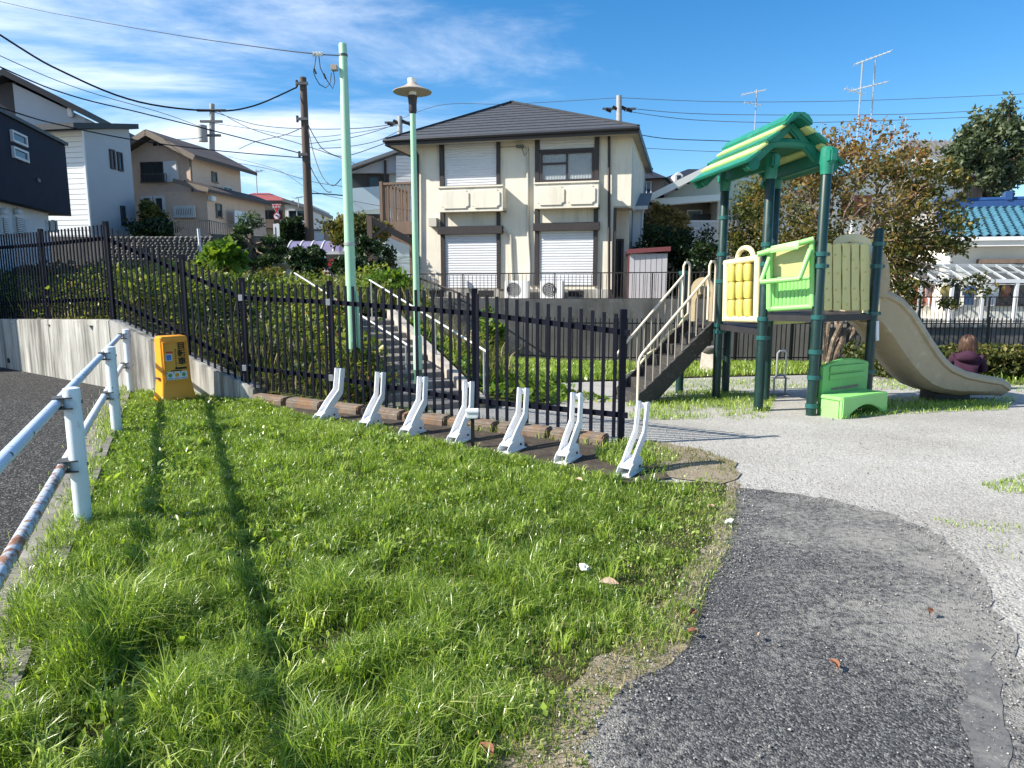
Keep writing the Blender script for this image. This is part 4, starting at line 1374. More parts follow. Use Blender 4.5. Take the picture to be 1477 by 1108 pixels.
u, z = GF.px(305, 286)
part('wall_lamp', 'white_wall', th, lambda b: b.box(.06, .3, -.05, .35, z - .12, z + .12, GF), bevel=.03)

# ---- house with the red roof
DF = Frame((at(395, 404, 44).x, at(395, 404, 44).y), 3)
dh = thing('house', 'distant cream house with a low red hip roof behind the traffic signs', 'house', DF.p(0, 3, 4))
u0, u1, z0, z1 = pxrect(DF, 340, 291, 418, 350)
part('wall', 'cream_wall', dh, lambda b: b.box(u0, u1, 0, 7, 2, z1, DF))
pk = DF.px(374, 277, 3); ek = DF.px(418, 291, -.5); el = DF.px(338, 285, -.5)
rbb = MB()
rbb.add([DF.p(u0 - .5, -.5, ek[1]), DF.p(u1 + .4, -.5, ek[1]), DF.p(u1 + .4, 7.5, ek[1]), DF.p(u0 - .5, 7.5, ek[1]), DF.p(pk[0] - .5, 3.5, pk[1]), DF.p(pk[0] + .5, 3.5, pk[1])],
        [(0, 1, 5, 4), (1, 2, 5), (2, 3, 4, 5), (3, 0, 4), (3, 2, 1, 0)])
rbb.build('roof', 'red_roof', dh)
part('gutter', 'trim_brown', dh, lambda b: b.box(u0 - .55, u1 + .45, -.6, -.5, ek[1] - .12, ek[1] + .06, DF))
pbox('balcony', 'tan_trim', 372, 318, 412, 330, -.8, 0, dh, DF)
pwin(dh, DF, 376, 303, 408, 318, 0, nx=3, fm='tan_trim')
u0, u1, z0, z1 = pxrect(DF, 412, 300, 450, 350, -.5)
part('wing_wall', 'white_plaster', dh, lambda b: b.box(u0, u1, -.5, 5, 2, z1 + .2, DF))
w0 = DF.px(408, 291, -.9); w1 = DF.px(450, 303, -.9)
part('wing_roof', 'grey_roof', dh, lambda b: b.prism([DF.p(w0[0], -1, w0[1]), DF.p(w1[0], -1, w1[1]), DF.p(w1[0], 5.5, w1[1]), DF.p(w0[0], 5.5, w0[1])], V((0, 0, .2))))
pwin(dh, DF, 416, 303, 441, 320, -.5, nx=2, fm='alu_white')
bb_ = thing('outbuilding', 'small dark outbuilding far behind the hedge, between the wooden pole and green pole', 'outbuilding', at(480, 350, 36))
a = at(467, 345, 36); c = at(505, 323, 36)
part('wall', 'dark_grey_wall', bb_, lambda b: b.box(a.x, c.x, 36, 39, 1, c.z))
part('roof', 'charcoal_roof', bb_, lambda b: b.box(a.x - .1, c.x + .1, 35.8, 39.2, c.z, c.z + .12))
bb_ = thing('outbuilding', 'white distant block wall just right of the wooden utility pole', 'outbuilding', at(460, 350, 42))
a = at(452, 345, 42); c = at(467, 333, 42)
part('wall', 'white_wall', bb_, lambda b: b.box(a.x, c.x, 42, 44, 1, c.z))
part('coping', 'grey_roof', bb_, lambda b: b.box(a.x - .1, c.x + .1, 41.9, 44.1, c.z, c.z + .1))

# ---- dark house right behind the cream house
FF = Frame((at(935, 404, 38).x, at(935, 404, 38).y), -20)
fh = thing('house', 'dark brown house with hip roof just visible beyond the right eave of the cream house', 'house', FF.p(0, 3, 1))
u0, u1, z0, z1 = pxrect(FF, 905, 256, 956, 400)
part('wall', 'tan_trim', fh, lambda b: b.box(u0 - 3, u1, 0, 6, 0, z1, FF))
ek = FF.px(962, 256, -.5); pk = FF.px(905, 240, 3)
def f(b):
    b.add([FF.p(u0 - 3, -.5, ek[1]), FF.p(ek[0], -.5, ek[1]), FF.p(ek[0], 6.5, ek[1]), FF.p(u0 - 3, 6.5, ek[1]), FF.p(u0 - 2, 3, pk[1] + .3), FF.p(pk[0], 3, pk[1] + .3)], [(0, 1, 5, 4), (1, 2, 5), (2, 3, 4, 5), (3, 0, 4), (3, 2, 1, 0)])
part('roof', 'charcoal_roof', fh, f)
pwin(fh, FF, 920, 262, 940, 282, 0, nx=3, fm='grey_wall', fw=.06)

# ---- beige gable house behind the playground
GFr = Frame((at(1000, 404, 30).x, at(1000, 404, 30).y), 0)
gh = thing('house', 'beige house with a long sloping gable roof and white balcony, behind the playground stairs', 'house', GFr.p(0, 3, 1))
fr = GFr
g0 = fr.px(934, 289); g1 = fr.px(1062, 224)
u1 = fr.px(1145, 300)[0]; uw = fr.px(1034, 330)[0]
zs_ = fr.px(1000, 330)[1]
zl0 = fr.px(960, 291)[1]; 
def f(b):
    zr = g1[1] - .3; 
    b.prism([fr.p(g0[0] + .3, 0, g0[1] - .1), fr.p(fr.px(1036, 286)[0], 0, fr.px(1036, 286)[1]), fr.p(u1, 0, fr.px(1036, 284)[1]), fr.p(u1, 0, zr), fr.p(g1[0], 0, g1[1] - .1)], fr.N * 8)
part('gable_wall', 'cream_wall', gh, f)
part('eave_band', 'white_plaster', gh, lambda b: b.prism([fr.p(g0[0], -.5, g0[1]), fr.p(uw, -.5, fr.px(1036, 280, -.5)[1]), fr.p(uw, -.5, fr.px(1036, 289, -.5)[1]), fr.p(g0[0] + .5, -.5, g0[1] - .25)], fr.N * .5))
part('recess_wall', 'tan_trim', gh, lambda b: b.box(g0[0] + .6, uw, 1.2, 8, 0, fr.px(960, 288)[1], fr))
part('right_wall', 'cream_wall', gh, lambda b: b.box(uw, u1, .02, 8, 0, fr.px(1060, 284)[1], fr))
def f(b):
    b.prism([fr.p(g0[0] - .1, -.8, g0[1]), fr.p(g1[0], -.8, g1[1]), fr.p(g1[0], 8.5, g1[1]), fr.p(g0[0] - .1, 8.5, g0[1])], V((0, 0, .16)))
    b.prism([fr.p(g1[0], -.8, g1[1]), fr.p(u1 + 1.5, -.8, g1[1] - 1.6), fr.p(u1 + 1.5, 8.5, g1[1] - 1.6), fr.p(g1[0], 8.5, g1[1])], V((0, 0, .16)))
part('roof', 'charcoal_roof', gh, f)
part('barge_board', 'white_plaster', gh, lambda b: b.bar(fr.p(g0[0] - .1, -.85, g0[1] + .0), fr.p(g1[0], -.85, g1[1] + .0), .06, .26))
pwin(gh, fr, 1067, 236, 1083, 260, 0, nx=1, ny=2, fm='alu_white', pane='pane_clear', curtain='curtain', fw=.09)
pwin(gh, fr, 1059, 296, 1076, 334, 0, nx=1, ny=2, fm='alu_white', pane='pane_clear', curtain='curtain', fw=.09)
pwin(gh, fr, 990, 303, 1012, 330, 1.2, nx=1, fm='alu_white', pane='pane_clear', curtain='curtain_lace')
pbox('lattice', 'trim_brown', 1010, 306, 1034, 320, .9, .95, gh, fr)
u0, u1b, z0, z1 = pxrect(fr, 992, 319, 1034, 348, -.2)
part('balcony_rail', 'alu_white', gh, lambda b: railing_box(b, fr.p(u0, -.2, 0), fr.p(u1b, -.2, 0), z0, z1, 22, .018, .06))
part('balcony_floor', 'alu_white', gh, lambda b: b.box(u0, u1b, -.25, 1.2, z0 - .12, z0 - .02, fr))
# house behind it with a white dormer
dm = thing('house', 'distant slate roof with a small white arched dormer, above the beige gable', 'house', at(985, 300, 44))
a = at(955, 262, 44); b0 = at(1010, 245, 44); c0 = at(1090, 262, 44)
part('wall', 'cream_wall', dm, lambda b: b.box(a.x, c0.x, 44.3, 50, 0, a.z))
def f(b):
    b.add([V((a.x - .5, 44, a.z)), V((c0.x, 44, a.z)), V((c0.x, 51, a.z)), V((a.x - .5, 51, a.z)), V((b0.x, 47, b0.z + .5)), V((c0.x - 1, 47, b0.z + .5))], [(0, 1, 5, 4), (1, 2, 5), (2, 3, 4, 5), (3, 0, 4), (3, 2, 1, 0)])
part('roof', 'charcoal_roof', dm, f)
d0 = at(973, 262, 43.8); d1 = at(985, 250, 43.8)
dmr = part('dormer', 'white_wall', dm, lambda b: b.prism([V((d0.x, 43.8, d0.z)), V((d1.x, 43.8, d0.z)), V((d1.x, 43.8, d1.z - .1)), V(((d0.x + d1.x) / 2, 43.8, d1.z + .1)), V((d0.x, 43.8, d1.z - .1))], V((0, 3, 0))))
part('pane', 'pane_dark', dmr, lambda b: b.box(d0.x + .13, d1.x - .13, 43.76, 43.79, d0.z + .1, d1.z - .12))

# ---- white house behind the autumn tree
HH = Frame((at(1250, 404, 27).x, at(1250, 404, 27).y), -6)
wh = thing('house', 'large white plastered house with teal roof edge standing behind the autumn tree', 'house', HH.p(0, 3, .3))
fr = HH
u0, u1 = fr.px(1118, 300)[0], fr.px(1385, 300)[0]
za, zb_ = fr.px(1250, 222)[1], fr.px(1385, 256)[1]
ux = fr.px(1318, 222)[0]; zx = fr.px(1318, 226)[1]
part('wall', 'white_plaster', wh, lambda b: b.prism([fr.p(u0, 0, -.5), fr.p(u1, 0, -.5), fr.p(u1, 0, zb_), fr.p(ux, 0, zx), fr.p(u0, 0, zx - 1.4)], fr.N * 7))
def f(b):
    e0 = fr.px(1318, 219, -.7); e1 = fr.px(1372, 244, -.7)
    b.prism([fr.p(e0[0], -.7, e0[1]), fr.p(e1[0], -.7, e1[1]), fr.p(e1[0], 7.5, e1[1]), fr.p(e0[0], 7.5, e0[1])], V((0, 0, .1)))
    b.prism([fr.p(e0[0], -.7, e0[1]), fr.p(u0 - 1, -.7, e0[1] - 1.8), fr.p(u0 - 1, 7.5, e0[1] - 1.8), fr.p(e0[0], 7.5, e0[1])], V((0, 0, .1)))
part('roof', 'teal_roof', wh, f)
def f(b):
    e0 = fr.px(1318, 224, -.7); e1 = fr.px(1372, 249, -.7)
    b.bar(fr.p(e0[0], -.75, e0[1] - .06), fr.p(e1[0], -.75, e1[1] - .06), .08, .36)
part('barge_board', 'white_wall', wh, f)
for (x0, y0, x1, y1) in ((1214, 278, 1228, 312), (1227, 282, 1256, 312)):
    pbox('timber_panel', 'brick_red', x0, y0, x1, y1, -.06, 0, wh, fr)
pbox('string_course', 'tan_trim', 1215, 312, 1262, 317, -.12, 0, wh, fr)
part('downpipe', 'alu_white', wh, lambda b: b.tube([fr.p(fr.px(1229, 270)[0], -.1, fr.px(1229, 270)[1]), fr.p(fr.px(1229, 350)[0], -.1, 0)], .05, 6))
pbox('brick_panel', 'brick_red', 1268, 392, 1322, 438, -1.3, -1.2, wh, fr)
pbox('brick_panel', 'brick_red', 1226, 396, 1262, 438, -1.3, -1.2, wh, fr)
for i in range(5):
    x = 1267 + i * 12
    pbox('door_frame', 'white_wall', x, 390, x + 2.2, 440, -1.36, -1.3, wh, fr)
part('ground_wall', 'white_plaster', wh, lambda b: b.box(u0, fr.px(1345, 400)[0], -1.2, 0, -.5, fr.px(1300, 385)[1], fr))
pbox('porch_roof', 'alu_white', 1278, 380, 1345, 385, -1.9, -1.2, wh, fr)

# ---- house with grey tiled roof, further right
IF = Frame((at(1405, 404, 33).x, at(1405, 404, 33).y), 8)
ih = thing('house', 'tan house with grey tiled hip roof and a brown balcony, beyond the blue tiled roof', 'house', IF.p(0, 3, 1))
fr = IF
u0, u1, z0, z1 = pxrect(fr, 1372, 246, 1438, 330)
part('wall', 'tan_brick', ih, lambda b: b.box(u0, u1, 0, 6, 0, z1, fr))
ez_ = fr.px(1400, 247, -.5)[1]; eu = fr.px(1444, 256, -.5); pu = fr.px(1405, 231, 3)
def f(b):
    zz1 = eu[1]
    b.add([fr.p(u0 - .6, -.6, zz1), fr.p(eu[0], -.6, zz1), fr.p(eu[0], 6.6, zz1), fr.p(u0 - .6, 6.6, zz1), fr.p(u0 + .5, 3, pu[1] + .2), fr.p(pu[0], 3, pu[1] + .2)], [(0, 1, 5, 4), (1, 2, 5), (2, 3, 4, 5), (3, 0, 4), (3, 2, 1, 0)])
    for k in range(16):
        t = k / 15
        p = fr.p(u0 - .6 + (eu[0] - u0 + .6) * t, -.62, zz1 + .05)
        q = fr.p(u0 + .5 + (pu[0] - u0 - .5) * t, 3, pu[1] + .24)
        b.tube([p, q], .06, 5)
part('roof', 'tile_roof_grey', ih, f)
pbox('balcony_front', 'deck_wood', 1374, 272, 1400, 292, -.6, -.5, ih, fr)
u0, u1, z0, z1 = pxrect(fr, 1372, 262, 1402, 285, -.65)
part('balcony_rail', 'steel_dark', ih, lambda b: railing_box(b, fr.p(u0, -.65, 0), fr.p(u1, -.65, 0), z0, z1, 12, .012))
pwin(ih, fr, 1418, 258, 1432, 285, 0, nx=2, fm='trim_brown', fw=.08)
# dark tiled roof behind
rh = thing('house', 'house with dark grey tiled roof seen over the white house, left of the tall evergreen', 'house', at(1345, 300, 40))
a = at(1318, 226, 40); c0 = at(1400, 226, 40); t0 = at(1352, 206, 42)
part('wall', 'tan_trim', rh, lambda b: b.box(a.x + .3, c0.x, 40.3, 45, 0, a.z))
def f(b):
    b.prism([V((a.x, 40, a.z)), V((c0.x + 1, 40, a.z)), V((c0.x + 1, 42.5, t0.z)), V((a.x + 1.0, 42.5, t0.z))], V((0, 0, .2)))
    b.prism([V((a.x, 45, a.z)), V((c0.x + 1, 45, a.z)), V((c0.x + 1, 42.5, t0.z)), V((a.x + 1.0, 42.5, t0.z))], V((0, 0, .2)))
    for k in range(14):
        x = a.x + .3 + k * .28
        b.tube([V((x, 39.95, a.z + .22)), V((x + .9, 42.5, t0.z + .24))], .06, 5)
part('roof', 'tile_roof_grey', rh, f)

# ---- blue tiled house and its sunroom
JF = Frame((at(1410, 404, 24).x, at(1410, 404, 24).y), -16)
jh = thing('house', 'single storey white house with glossy blue tiled roof at the right edge', 'house', JF.p(1, 3, lz2))
fr = JF
ju0 = fr.px(1366, 370)[0]; ju1 = ju0 + 7
jz = fr.px(1420, 345)[1]
part('wall', 'white_plaster', jh, lambda b: b.box(ju0, ju1, 0, 6, -.3, jz, fr))
je = fr.px(1352, 342, -.6); jt = fr.px(1352, 301, 2.6)
run = 3.2; rise = jt[1] - je[1]
eaL = fr.px(1361, 343, -.6)[0]; toL = fr.px(1350, 301, 2.6)[0]
part('soffit', 'white_plaster', jh, lambda b: b.box(eaL, ju1 + .5, -.6, .02, je[1] - .32, je[1] - .06, fr))
part('gutter', 'alu_white', jh, lambda b: b.box(eaL - .05, ju1 + .5, -.70, -.58, je[1] - .14, je[1] - .02, fr))
part('roof_deck', 'tile_ridge_blue', jh, lambda b: (b.prism([fr.p(eaL, -.6, je[1] - .05), fr.p(ju1 + .5, -.6, je[1] - .05), fr.p(ju1 + .5, 2.6, jt[1] - .05), fr.p(toL, 2.6, jt[1] - .05)], V((0, 0, .04))),
                                                  b.prism([fr.p(eaL, 6.2, je[1] - .05), fr.p(ju1 + .5, 6.2, je[1] - .05), fr.p(ju1 + .5, 2.6, jt[1] - .05), fr.p(toL, 2.6, jt[1] - .05)], V((0, 0, .04)))))
rows, pit = 11, .265
tile = None
cnt = 0
nrm = V((0, 0, 1))
base_dir = (fr.N * run + V((0, 0, rise)))
slope_len = base_dir.length
sdn = base_dir.normalized()
nup = fr.U.cross(sdn).normalized()
if nup.z < 0: nup = -nup
rl = slope_len / rows
tb = MB()
segs = 7
for lev, tt in ((0, 0), (1, rl * 1.12)):
    for k in range(segs + 1):
        u = pit * k / segs
        h = .045 * math.cos((k / segs) * 2 * math.pi) if True else 0
        tb.v.append(fr.U * u + sdn * tt + nup * (h + (.055 if lev == 0 else .02)))
for k in range(segs + 1):
    u = pit * k / segs
    tb.v.append(fr.U * u + nup * (.045 * math.cos((k / segs) * 2 * math.pi) + .025))
for k in range(segs):
    tb.f.append((k, k + 1, segs + 2 + k, segs + 1 + k))
    tb.f.append((2 * (segs + 1) + k, 2 * (segs + 1) + k + 1, k + 1, k))
ncol = int((fr.px(1490, 330, -.6)[0] - eaL) / pit) + 1
tile = tb.build('roof_tile', 'tile_blue', jh, smooth=True)
tile.location = V((0, 0, 0))
# local mesh was shifted by the parent's place: undo it
off = wloc(jh)
for v in tile.data.vertices: v.co += off
first = True
for r_ in range(rows):
    for c_ in range(ncol + 8):
        p = fr.p(eaL + (toL - eaL) * r_ / rows + c_ * pit, -.62, je[1]) + sdn * (rl * r_) - off
        if first:
            tile.location = p; first = False
        else:
            piece(tile, jh, p)
part('ridge', 'tile_ridge_blue', jh, lambda b: (b.box(toL - .05, ju1 + .5, 2.45, 2.75, jt[1] + .0, jt[1] + .22, fr), b.tube([fr.p(toL - .08, 2.6, jt[1] + .27), fr.p(ju1 + .5, 2.6, jt[1] + .27)], .09, 8)))
part('verge', 'tile_ridge_blue', jh, lambda b: b.bar(fr.p(eaL - .02, -.62, je[1] + .06), fr.p(toL - .02, 2.6, jt[1] + .06), .14, .12))
part('ridge_end', 'tile_ridge_blue', jh, lambda b: b.box(fr.px(1452, 298, 2.6)[0] - .12, fr.px(1452, 298, 2.6)[0] + .12, 2.4, 2.8, jt[1] + .2, jt[1] + .55, fr), bevel=.04)
pbox('window_hood', 'deck_wood', 1408, 374, 1480, 380, -.35, 0, jh, fr)
pwin(jh, fr, 1420, 381, 1490, 440, 0, nx=3, fm='trim_brown', pane='pane_dark')
part('downpipe', 'alu_white', jh, lambda b: b.tube([fr.p(ju0 + .05, -.1, je[1] - .2), fr.p(ju0 + .05, -.1, 0)], .045, 6))

KF = Frame((at(1400, 404, 22.3).x, at(1400, 404, 22.3).y), -3)
fr = KF
gr = thing('sunroom', 'white framed glass sunroom with sloping glazed roof and laundry hung inside', 'sunroom', KF.p(0, .5, lz2))
u0 = fr.px(1328, 420)[0]; u1 = fr.px(1530, 420)[0]
ztop = fr.px(1400, 383, 1.1)[1]; zev = fr.px(1400, 405, 0)[1]
part('sill_wall', 'white_plaster', gr, lambda b: b.box(u0, u1, 0, .12, lz2, lz2 + .25, fr))
part('eave_beam', 'alu_white', gr, lambda b: b.box(u0 - .05, u1, -.05, .05, zev - .07, zev + .05, fr))
part('ridge_beam', 'alu_white', gr, lambda b: b.box(u0 - .05, u1, 1.25, 1.33, ztop - .05, ztop + .05, fr))
for i, x in enumerate((1328, 1373, 1418, 1466, 1512)):
    u = fr.px(x, 420)[0]
    part('post', 'alu_white', gr, lambda b: b.box(u - .045, u + .045, -.045, .045, lz2, zev, fr))
nr = 10
for i in range(nr + 1):
    u = u0 + (u1 - u0) * i / nr
    part('rafter', 'alu_white', gr, lambda b: b.bar(fr.p(u, 0, zev + .03), fr.p(u, 1.29, ztop + .0), .05, .06))
    if i < nr:
        ud = u0 + (u1 - u0) * (i + 1) / nr
        part('roof_pane', 'pane_clear', gr, lambda b: b.prism([fr.p(u + .03, .03, zev + .055), fr.p(ud - .03, .03, zev + .055), fr.p(ud - .03, 1.25, ztop + .03), fr.p(u + .03, 1.25, ztop + .03)], V((0, 0, .01))))
part('purlin', 'alu_white', gr, lambda b: b.bar(fr.p(u0, .64, (zev + ztop) / 2 + .02), fr.p(u1, .64, (zev + ztop) / 2 + .02), .05, .05))
part('end_rafter', 'alu_white', gr, lambda b: (b.bar(fr.p(u0, 0, zev), fr.p(u0 - .25, .6, zev + .3), .05, .05), b.box(u0 - .95, u0 - .87, -.3, -.22, lz2, zev - .3, fr), b.bar(fr.p(u0 - .91, -.26, zev - .3), fr.p(u0, 0, zev), .05, .05)))
part('drying_rod', 'alu_white', gr, lambda b: b.tube([fr.p(u0, .25, zev - .12), fr.p(u1, .25, zev - .12)], .018, 6))
def garment(x0, x1, y1, m, lab, cat, seed, shirt=True):
    a, b0 = fr.px(x0, 420, .25)[0], fr.px(x1, 420, .25)[0]
    z1, z0 = zev - .13, fr.px(x0, y1, .25)[1]
    rng = random.Random(seed)
    if shirt:
        w = b0 - a
        out = [(a + .28 * w, z1), (a + .42 * w, z1 - .03), (a + .58 * w, z1 - .03), (a + .72 * w, z1), (b0, z1 - .12), (b0 - .02 * w, z1 - .55 * (z1 - z0)), (b0 - .16 * w, z1 - .5 * (z1 - z0)), (b0 - .18 * w, z0), (a + .18 * w, z0 + .01), (a + .16 * w, z1 - .5 * (z1 - z0)), (a + .02 * w, z1 - .55 * (z1 - z0)), (a, z1 - .12)]
    else:
        w = b0 - a
        out = [(a, z1), (b0, z1), (b0 - .03, z0), (a + .55 * w, z0 + .01), (a + .5 * w, z1 - .35 * (z1 - z0)), (a + .45 * w, z0), (a + .03, z0)]
    m_ = MB()
    tilt = rng.uniform(-.06, .06)
    m_.prism([fr.p(u, .22 + tilt * (u - a), z) for u, z in out], fr.N * .05)
    o = m_.build('garment', m, bevel=.012, origin=fr.p((a + b0) / 2, .25, z1))
    tag(o, lab, cat, 'washing hung in the sunroom')
garment(1356, 1374, 438, 'cloth_yellow', 'mustard yellow shirt hanging in the sunroom', 'laundry', 1)
garment(1375, 1386, 445, 'cloth_dark', 'dark trousers hanging right of the mustard shirt', 'laundry', 2, False)
garment(1388, 1409, 440, 'cloth_blue', 'mottled blue shirt hanging in the sunroom', 'laundry', 3)
garment(1421, 1440, 442, 'cloth_pale', 'pale grey shirt hanging in the sunroom right of centre', 'laundry', 4)
garment(1444, 1458, 432, 'cloth_brown', 'brown jersey hanging at the right of the sunroom', 'laundry', 5)
garment(1334, 1343, 430, 'mauve', 'small mauve towel hanging at the left end of the sunroom', 'laundry', 6, False)

# ------------------------------------------------------------ grass
def in_poly(x, y, poly):
    r = np.zeros(len(x), bool)
    n = len(poly)
    for i in range(n):
        x0, y0 = poly[i].x, poly[i].y
        x1, y1 = poly[(i + 1) % n].x, poly[(i + 1) % n].y
        c = (y0 > y) != (y1 > y)
        with np.errstate(divide='ignore', invalid='ignore'):
            xi = (x1 - x0) * (y - y0) / (y1 - y0) + x0
        r ^= c & (x < xi)
    return r
class Noise2:
    def __init__(s, seed, n=64):
        s.n = n
        s.g = np.random.default_rng(seed).random((n, n))
    def __call__(s, x, y, f):
        x = np.asarray(x) * f; y = np.asarray(y) * f
        xi = np.floor(x).astype(int); yi = np.floor(y).astype(int)
        u = x - xi; v = y - yi
        u = u * u * (3 - 2 * u); v = v * v * (3 - 2 * v)
        g = s.g; n = s.n
        a = g[xi % n, yi % n]; b = g[(xi + 1) % n, yi % n]; c = g[xi % n, (yi + 1) % n]; d = g[(xi + 1) % n, (yi + 1) % n]
        return (a * (1 - u) + b * u) * (1 - v) + (c * (1 - u) + d * u) * v
NZ = Noise2(11)
def fbm(x, y, f):
    return (NZ(x, y, f) + .5 * NZ(x + 7, y + 3, f * 2.1) + .25 * NZ(x + 1, y + 9, f * 4.3)) / 1.75
def edge_dist(x, y, line):
    d = np.full(len(x), 1e9)
    for a, b in zip(line[:-1], line[1:]):
        ex, ey = b.x - a.x, b.y - a.y
        l2 = ex * ex + ey * ey
        t = np.clip(((x - a.x) * ex + (y - a.y) * ey) / l2, 0, 1)
        d = np.minimum(d, np.hypot(x - a.x - ex * t, y - a.y - ey * t))
    return d
def scatter(poly, dens, rng, ymin=None):
    xs_ = [p.x for p in poly]; ys_ = [p.y for p in poly]
    x0, x1, y0, y1 = min(xs_), max(xs_), min(ys_), max(ys_)
    if ymin is not None: y0 = max(y0, ymin)
    n = int((x1 - x0) * (y1 - y0) * dens)
    x = rng.uniform(x0, x1, n); y = rng.uniform(y0, y1, n)
    k = in_poly(x, y, poly)
    return x[k], y[k]
def to_pts(x, y, dz=0.0):
    return np.stack([x, y, gza(x, y) + dz], 1)
right_edge = [G(*p) for p in [(1040, 692), (1062, 712), (1058, 790), (1020, 850), (1000, 920), (900, 990), (870, 1040), (850, 1108), (800, 1400)]]
rng = np.random.default_rng(21)
# main lawn, thick near the camera, thin and dry along the path
V_, P_, T_ = [], [[], []], []
off_ = 0
def add_blades(pts, h, wd, lean, tint, heading=None):
    global off_
    v, f, t = blades_mesh(pts, h, wd, lean, rng, tint, heading)
    V_.append(v); T_.append(t)
    P_[0].append(f[0] + off_); P_[1].append(f[1] + off_)
    off_ += len(v)
def flush(name, m, label=None):
    global off_
    o = np_mesh(name, np.concatenate(V_), [np.concatenate(P_[0]), np.concatenate(P_[1])], m, np.concatenate(T_))
    tag(o, kind='stuff')
    V_.clear(); T_.clear(); P_[0].clear(); P_[1].clear(); off_ = 0
    return o
for lo, hi, dens in ((1.3, 3.2, 11500), (3.2, 5.2, 9000), (5.2, 10.2, 6500)):
    x, y = scatter(lawn, dens, rng, lo)
    k = (y < hi) & (y >= lo)
    x, y = x[k], y[k]
    de = edge_dist(x, y, right_edge)
    keepp = rng.random(len(x)) < np.clip((de + .15) / .45, .45, 1) * np.clip(.72 + fbm(x, y, 1.4) * 1.25, 0, 1)
    x, y, de = x[keepp], y[keepp], de[keepp]
    clump = fbm(x, y, 3.4)
    fine = NZ(x + 3, y + 5, 9.0)
    big = fbm(x + 20, y, .7)
    near = np.clip((5.0 - y) / 1.9, 0, 1.15)
    h = (.040 + (.075 + .14 * near) * np.clip(clump * 1.7 - .4, 0, 1.2) * (.55 + .5 * big + .5 * fine)) * np.clip(de / .9, .35, 1) * rng.uniform(.55, 1.3, len(x))
    h *= np.where(x < -1.6, 1.12, 1)
    tint = np.clip(.02 + .72 * rng.random(len(x)) ** 1.1 + (big - .5) * .3 + .35 * (clump - .5) + .15 * (fine - .5), 0, .93)
    straw = rng.random(len(x)) < .02 + .25 * np.clip(1 - de / .7, 0, 1)
    tint = np.where(straw, rng.uniform(.90, 1, len(x)), tint)
    head = NZ(x, y, 2.6) * 14 + rng.normal(0, 2.0, len(x))
    thin = rng.random(len(x)) < np.clip(.5 + 1.5 * fine * clump * 2, .55, 1)
    x, y, h, tint, head = x[thin], y[thin], h[thin], tint[thin], head[thin]
    add_blades(to_pts(x, y), h, rng.uniform(.0030, .0066, len(x)) * np.where(y > 5.2, 1.4, 1), rng.uniform(.25, 1.2, len(x)), tint, head)
# broad tufts
x, y = scatter(lawn, 26, rng, 1.6)
de = edge_dist(x, y, right_edge)
k = (de > .35) & (rng.random(len(x)) < np.clip(1.3 - y / 9, .25, 1))
x, y = x[k], y[k]
nb_ = 22
tx = np.repeat(x, nb_) + rng.normal(0, .022, len(x) * nb_); ty = np.repeat(y, nb_) + rng.normal(0, .022, len(x) * nb_)
hh = np.repeat(rng.uniform(.11, .21, len(x)) * np.where(y < 4, 1.1, .8), nb_) * rng.uniform(.6, 1.1, len(tx))
add_blades(to_pts(tx, ty), hh, rng.uniform(.005, .009, len(tx)), rng.uniform(.4, 1.15, len(tx)), np.repeat(rng.uniform(.25, .85, len(x)), nb_) + rng.normal(0, .08, len(tx)))
flush('lawn_grass', 'grass_leaf')
# short dry grass on the verge by the path
dry_poly = [G(*p) for p in dry_px]
x, y = scatter(dry_poly, 4200, rng, 1.3)
k = rng.random(len(x)) < np.clip(fbm(x, y, 2.2) * 2.2 - .75, .03, 1) + np.clip(edge_dist(x, y, right_edge) * 1.3 - .12, 0, .8)
x, y = x[k], y[k]
add_blades(to_pts(x, y), rng.uniform(.015, .055, len(x)), rng.uniform(.0025, .0045, len(x)), rng.uniform(.4, 1.2, len(x)), rng.random(len(x)))
sh_poly = [G(*p) for p in shoulder_px]
x, y = scatter(sh_poly, 2600, rng)
k = rng.random(len(x)) < np.clip(fbm(x, y, 2.6) * 2.4 - .8, .05, 1)
x, y = x[k], y[k]
add_blades(to_pts(x, y), rng.uniform(.02, .08, len(x)), rng.uniform(.004, .007, len(x)), rng.uniform(.4, 1.2, len(x)), rng.random(len(x)) * .9)
flush('verge_grass', 'dry_grass_leaf')
# tufts by the kerb, along the fence foot, in the rack strip, and patches in the play area
def patch(px_poly, dens, h0, h1, thresh=.2, f=2.0, w=(.006, .011)):
    poly = [G(*p) for p in px_poly]
    x, y = scatter(poly, dens, rng)
    k = rng.random(len(x)) < np.clip(fbm(x, y, f) * 2.4 - .6 - thresh, 0.02, 1)
    x, y = x[k], y[k]
    add_blades(to_pts(x, y), rng.uniform(h0, h1, len(x)), rng.uniform(*w, len(x)), rng.uniform(.3, 1.1, len(x)), .15 + .75 * rng.random(len(x)))
patch([(856, 655), (905, 640), (930, 655), (950, 672), (905, 682), (865, 668)], 4000, .06, .15, -.5)
patch([(895, 655), (935, 640), (985, 660), (960, 690), (925, 690)], 1600, .03, .10, .0)
patch([(360, 575), (480, 590), (690, 625), (890, 650), (890, 640), (700, 610), (540, 585), (365, 566)], 1500, .05, .16, .05)
patch([(420, 604), (560, 628), (700, 660), (830, 686), (830, 676), (700, 645), (560, 616)], 700, .03, .09, .2)
patch([(895, 590), (930, 568), (1040, 562), (1120, 572), (1110, 596), (1000, 606), (910, 606)], 1500, .03, .10, .12, 1.6)
patch([(920, 590), (960, 578), (1040, 575), (1060, 584), (1000, 594), (930, 600)], 900, .04, .12, -.2, 1.2)
patch([(1180, 592), (1250, 576), (1340, 572), (1470, 574), (1450, 592), (1300, 598), (1195, 608)], 1500, .03, .09, .12, 1.6)
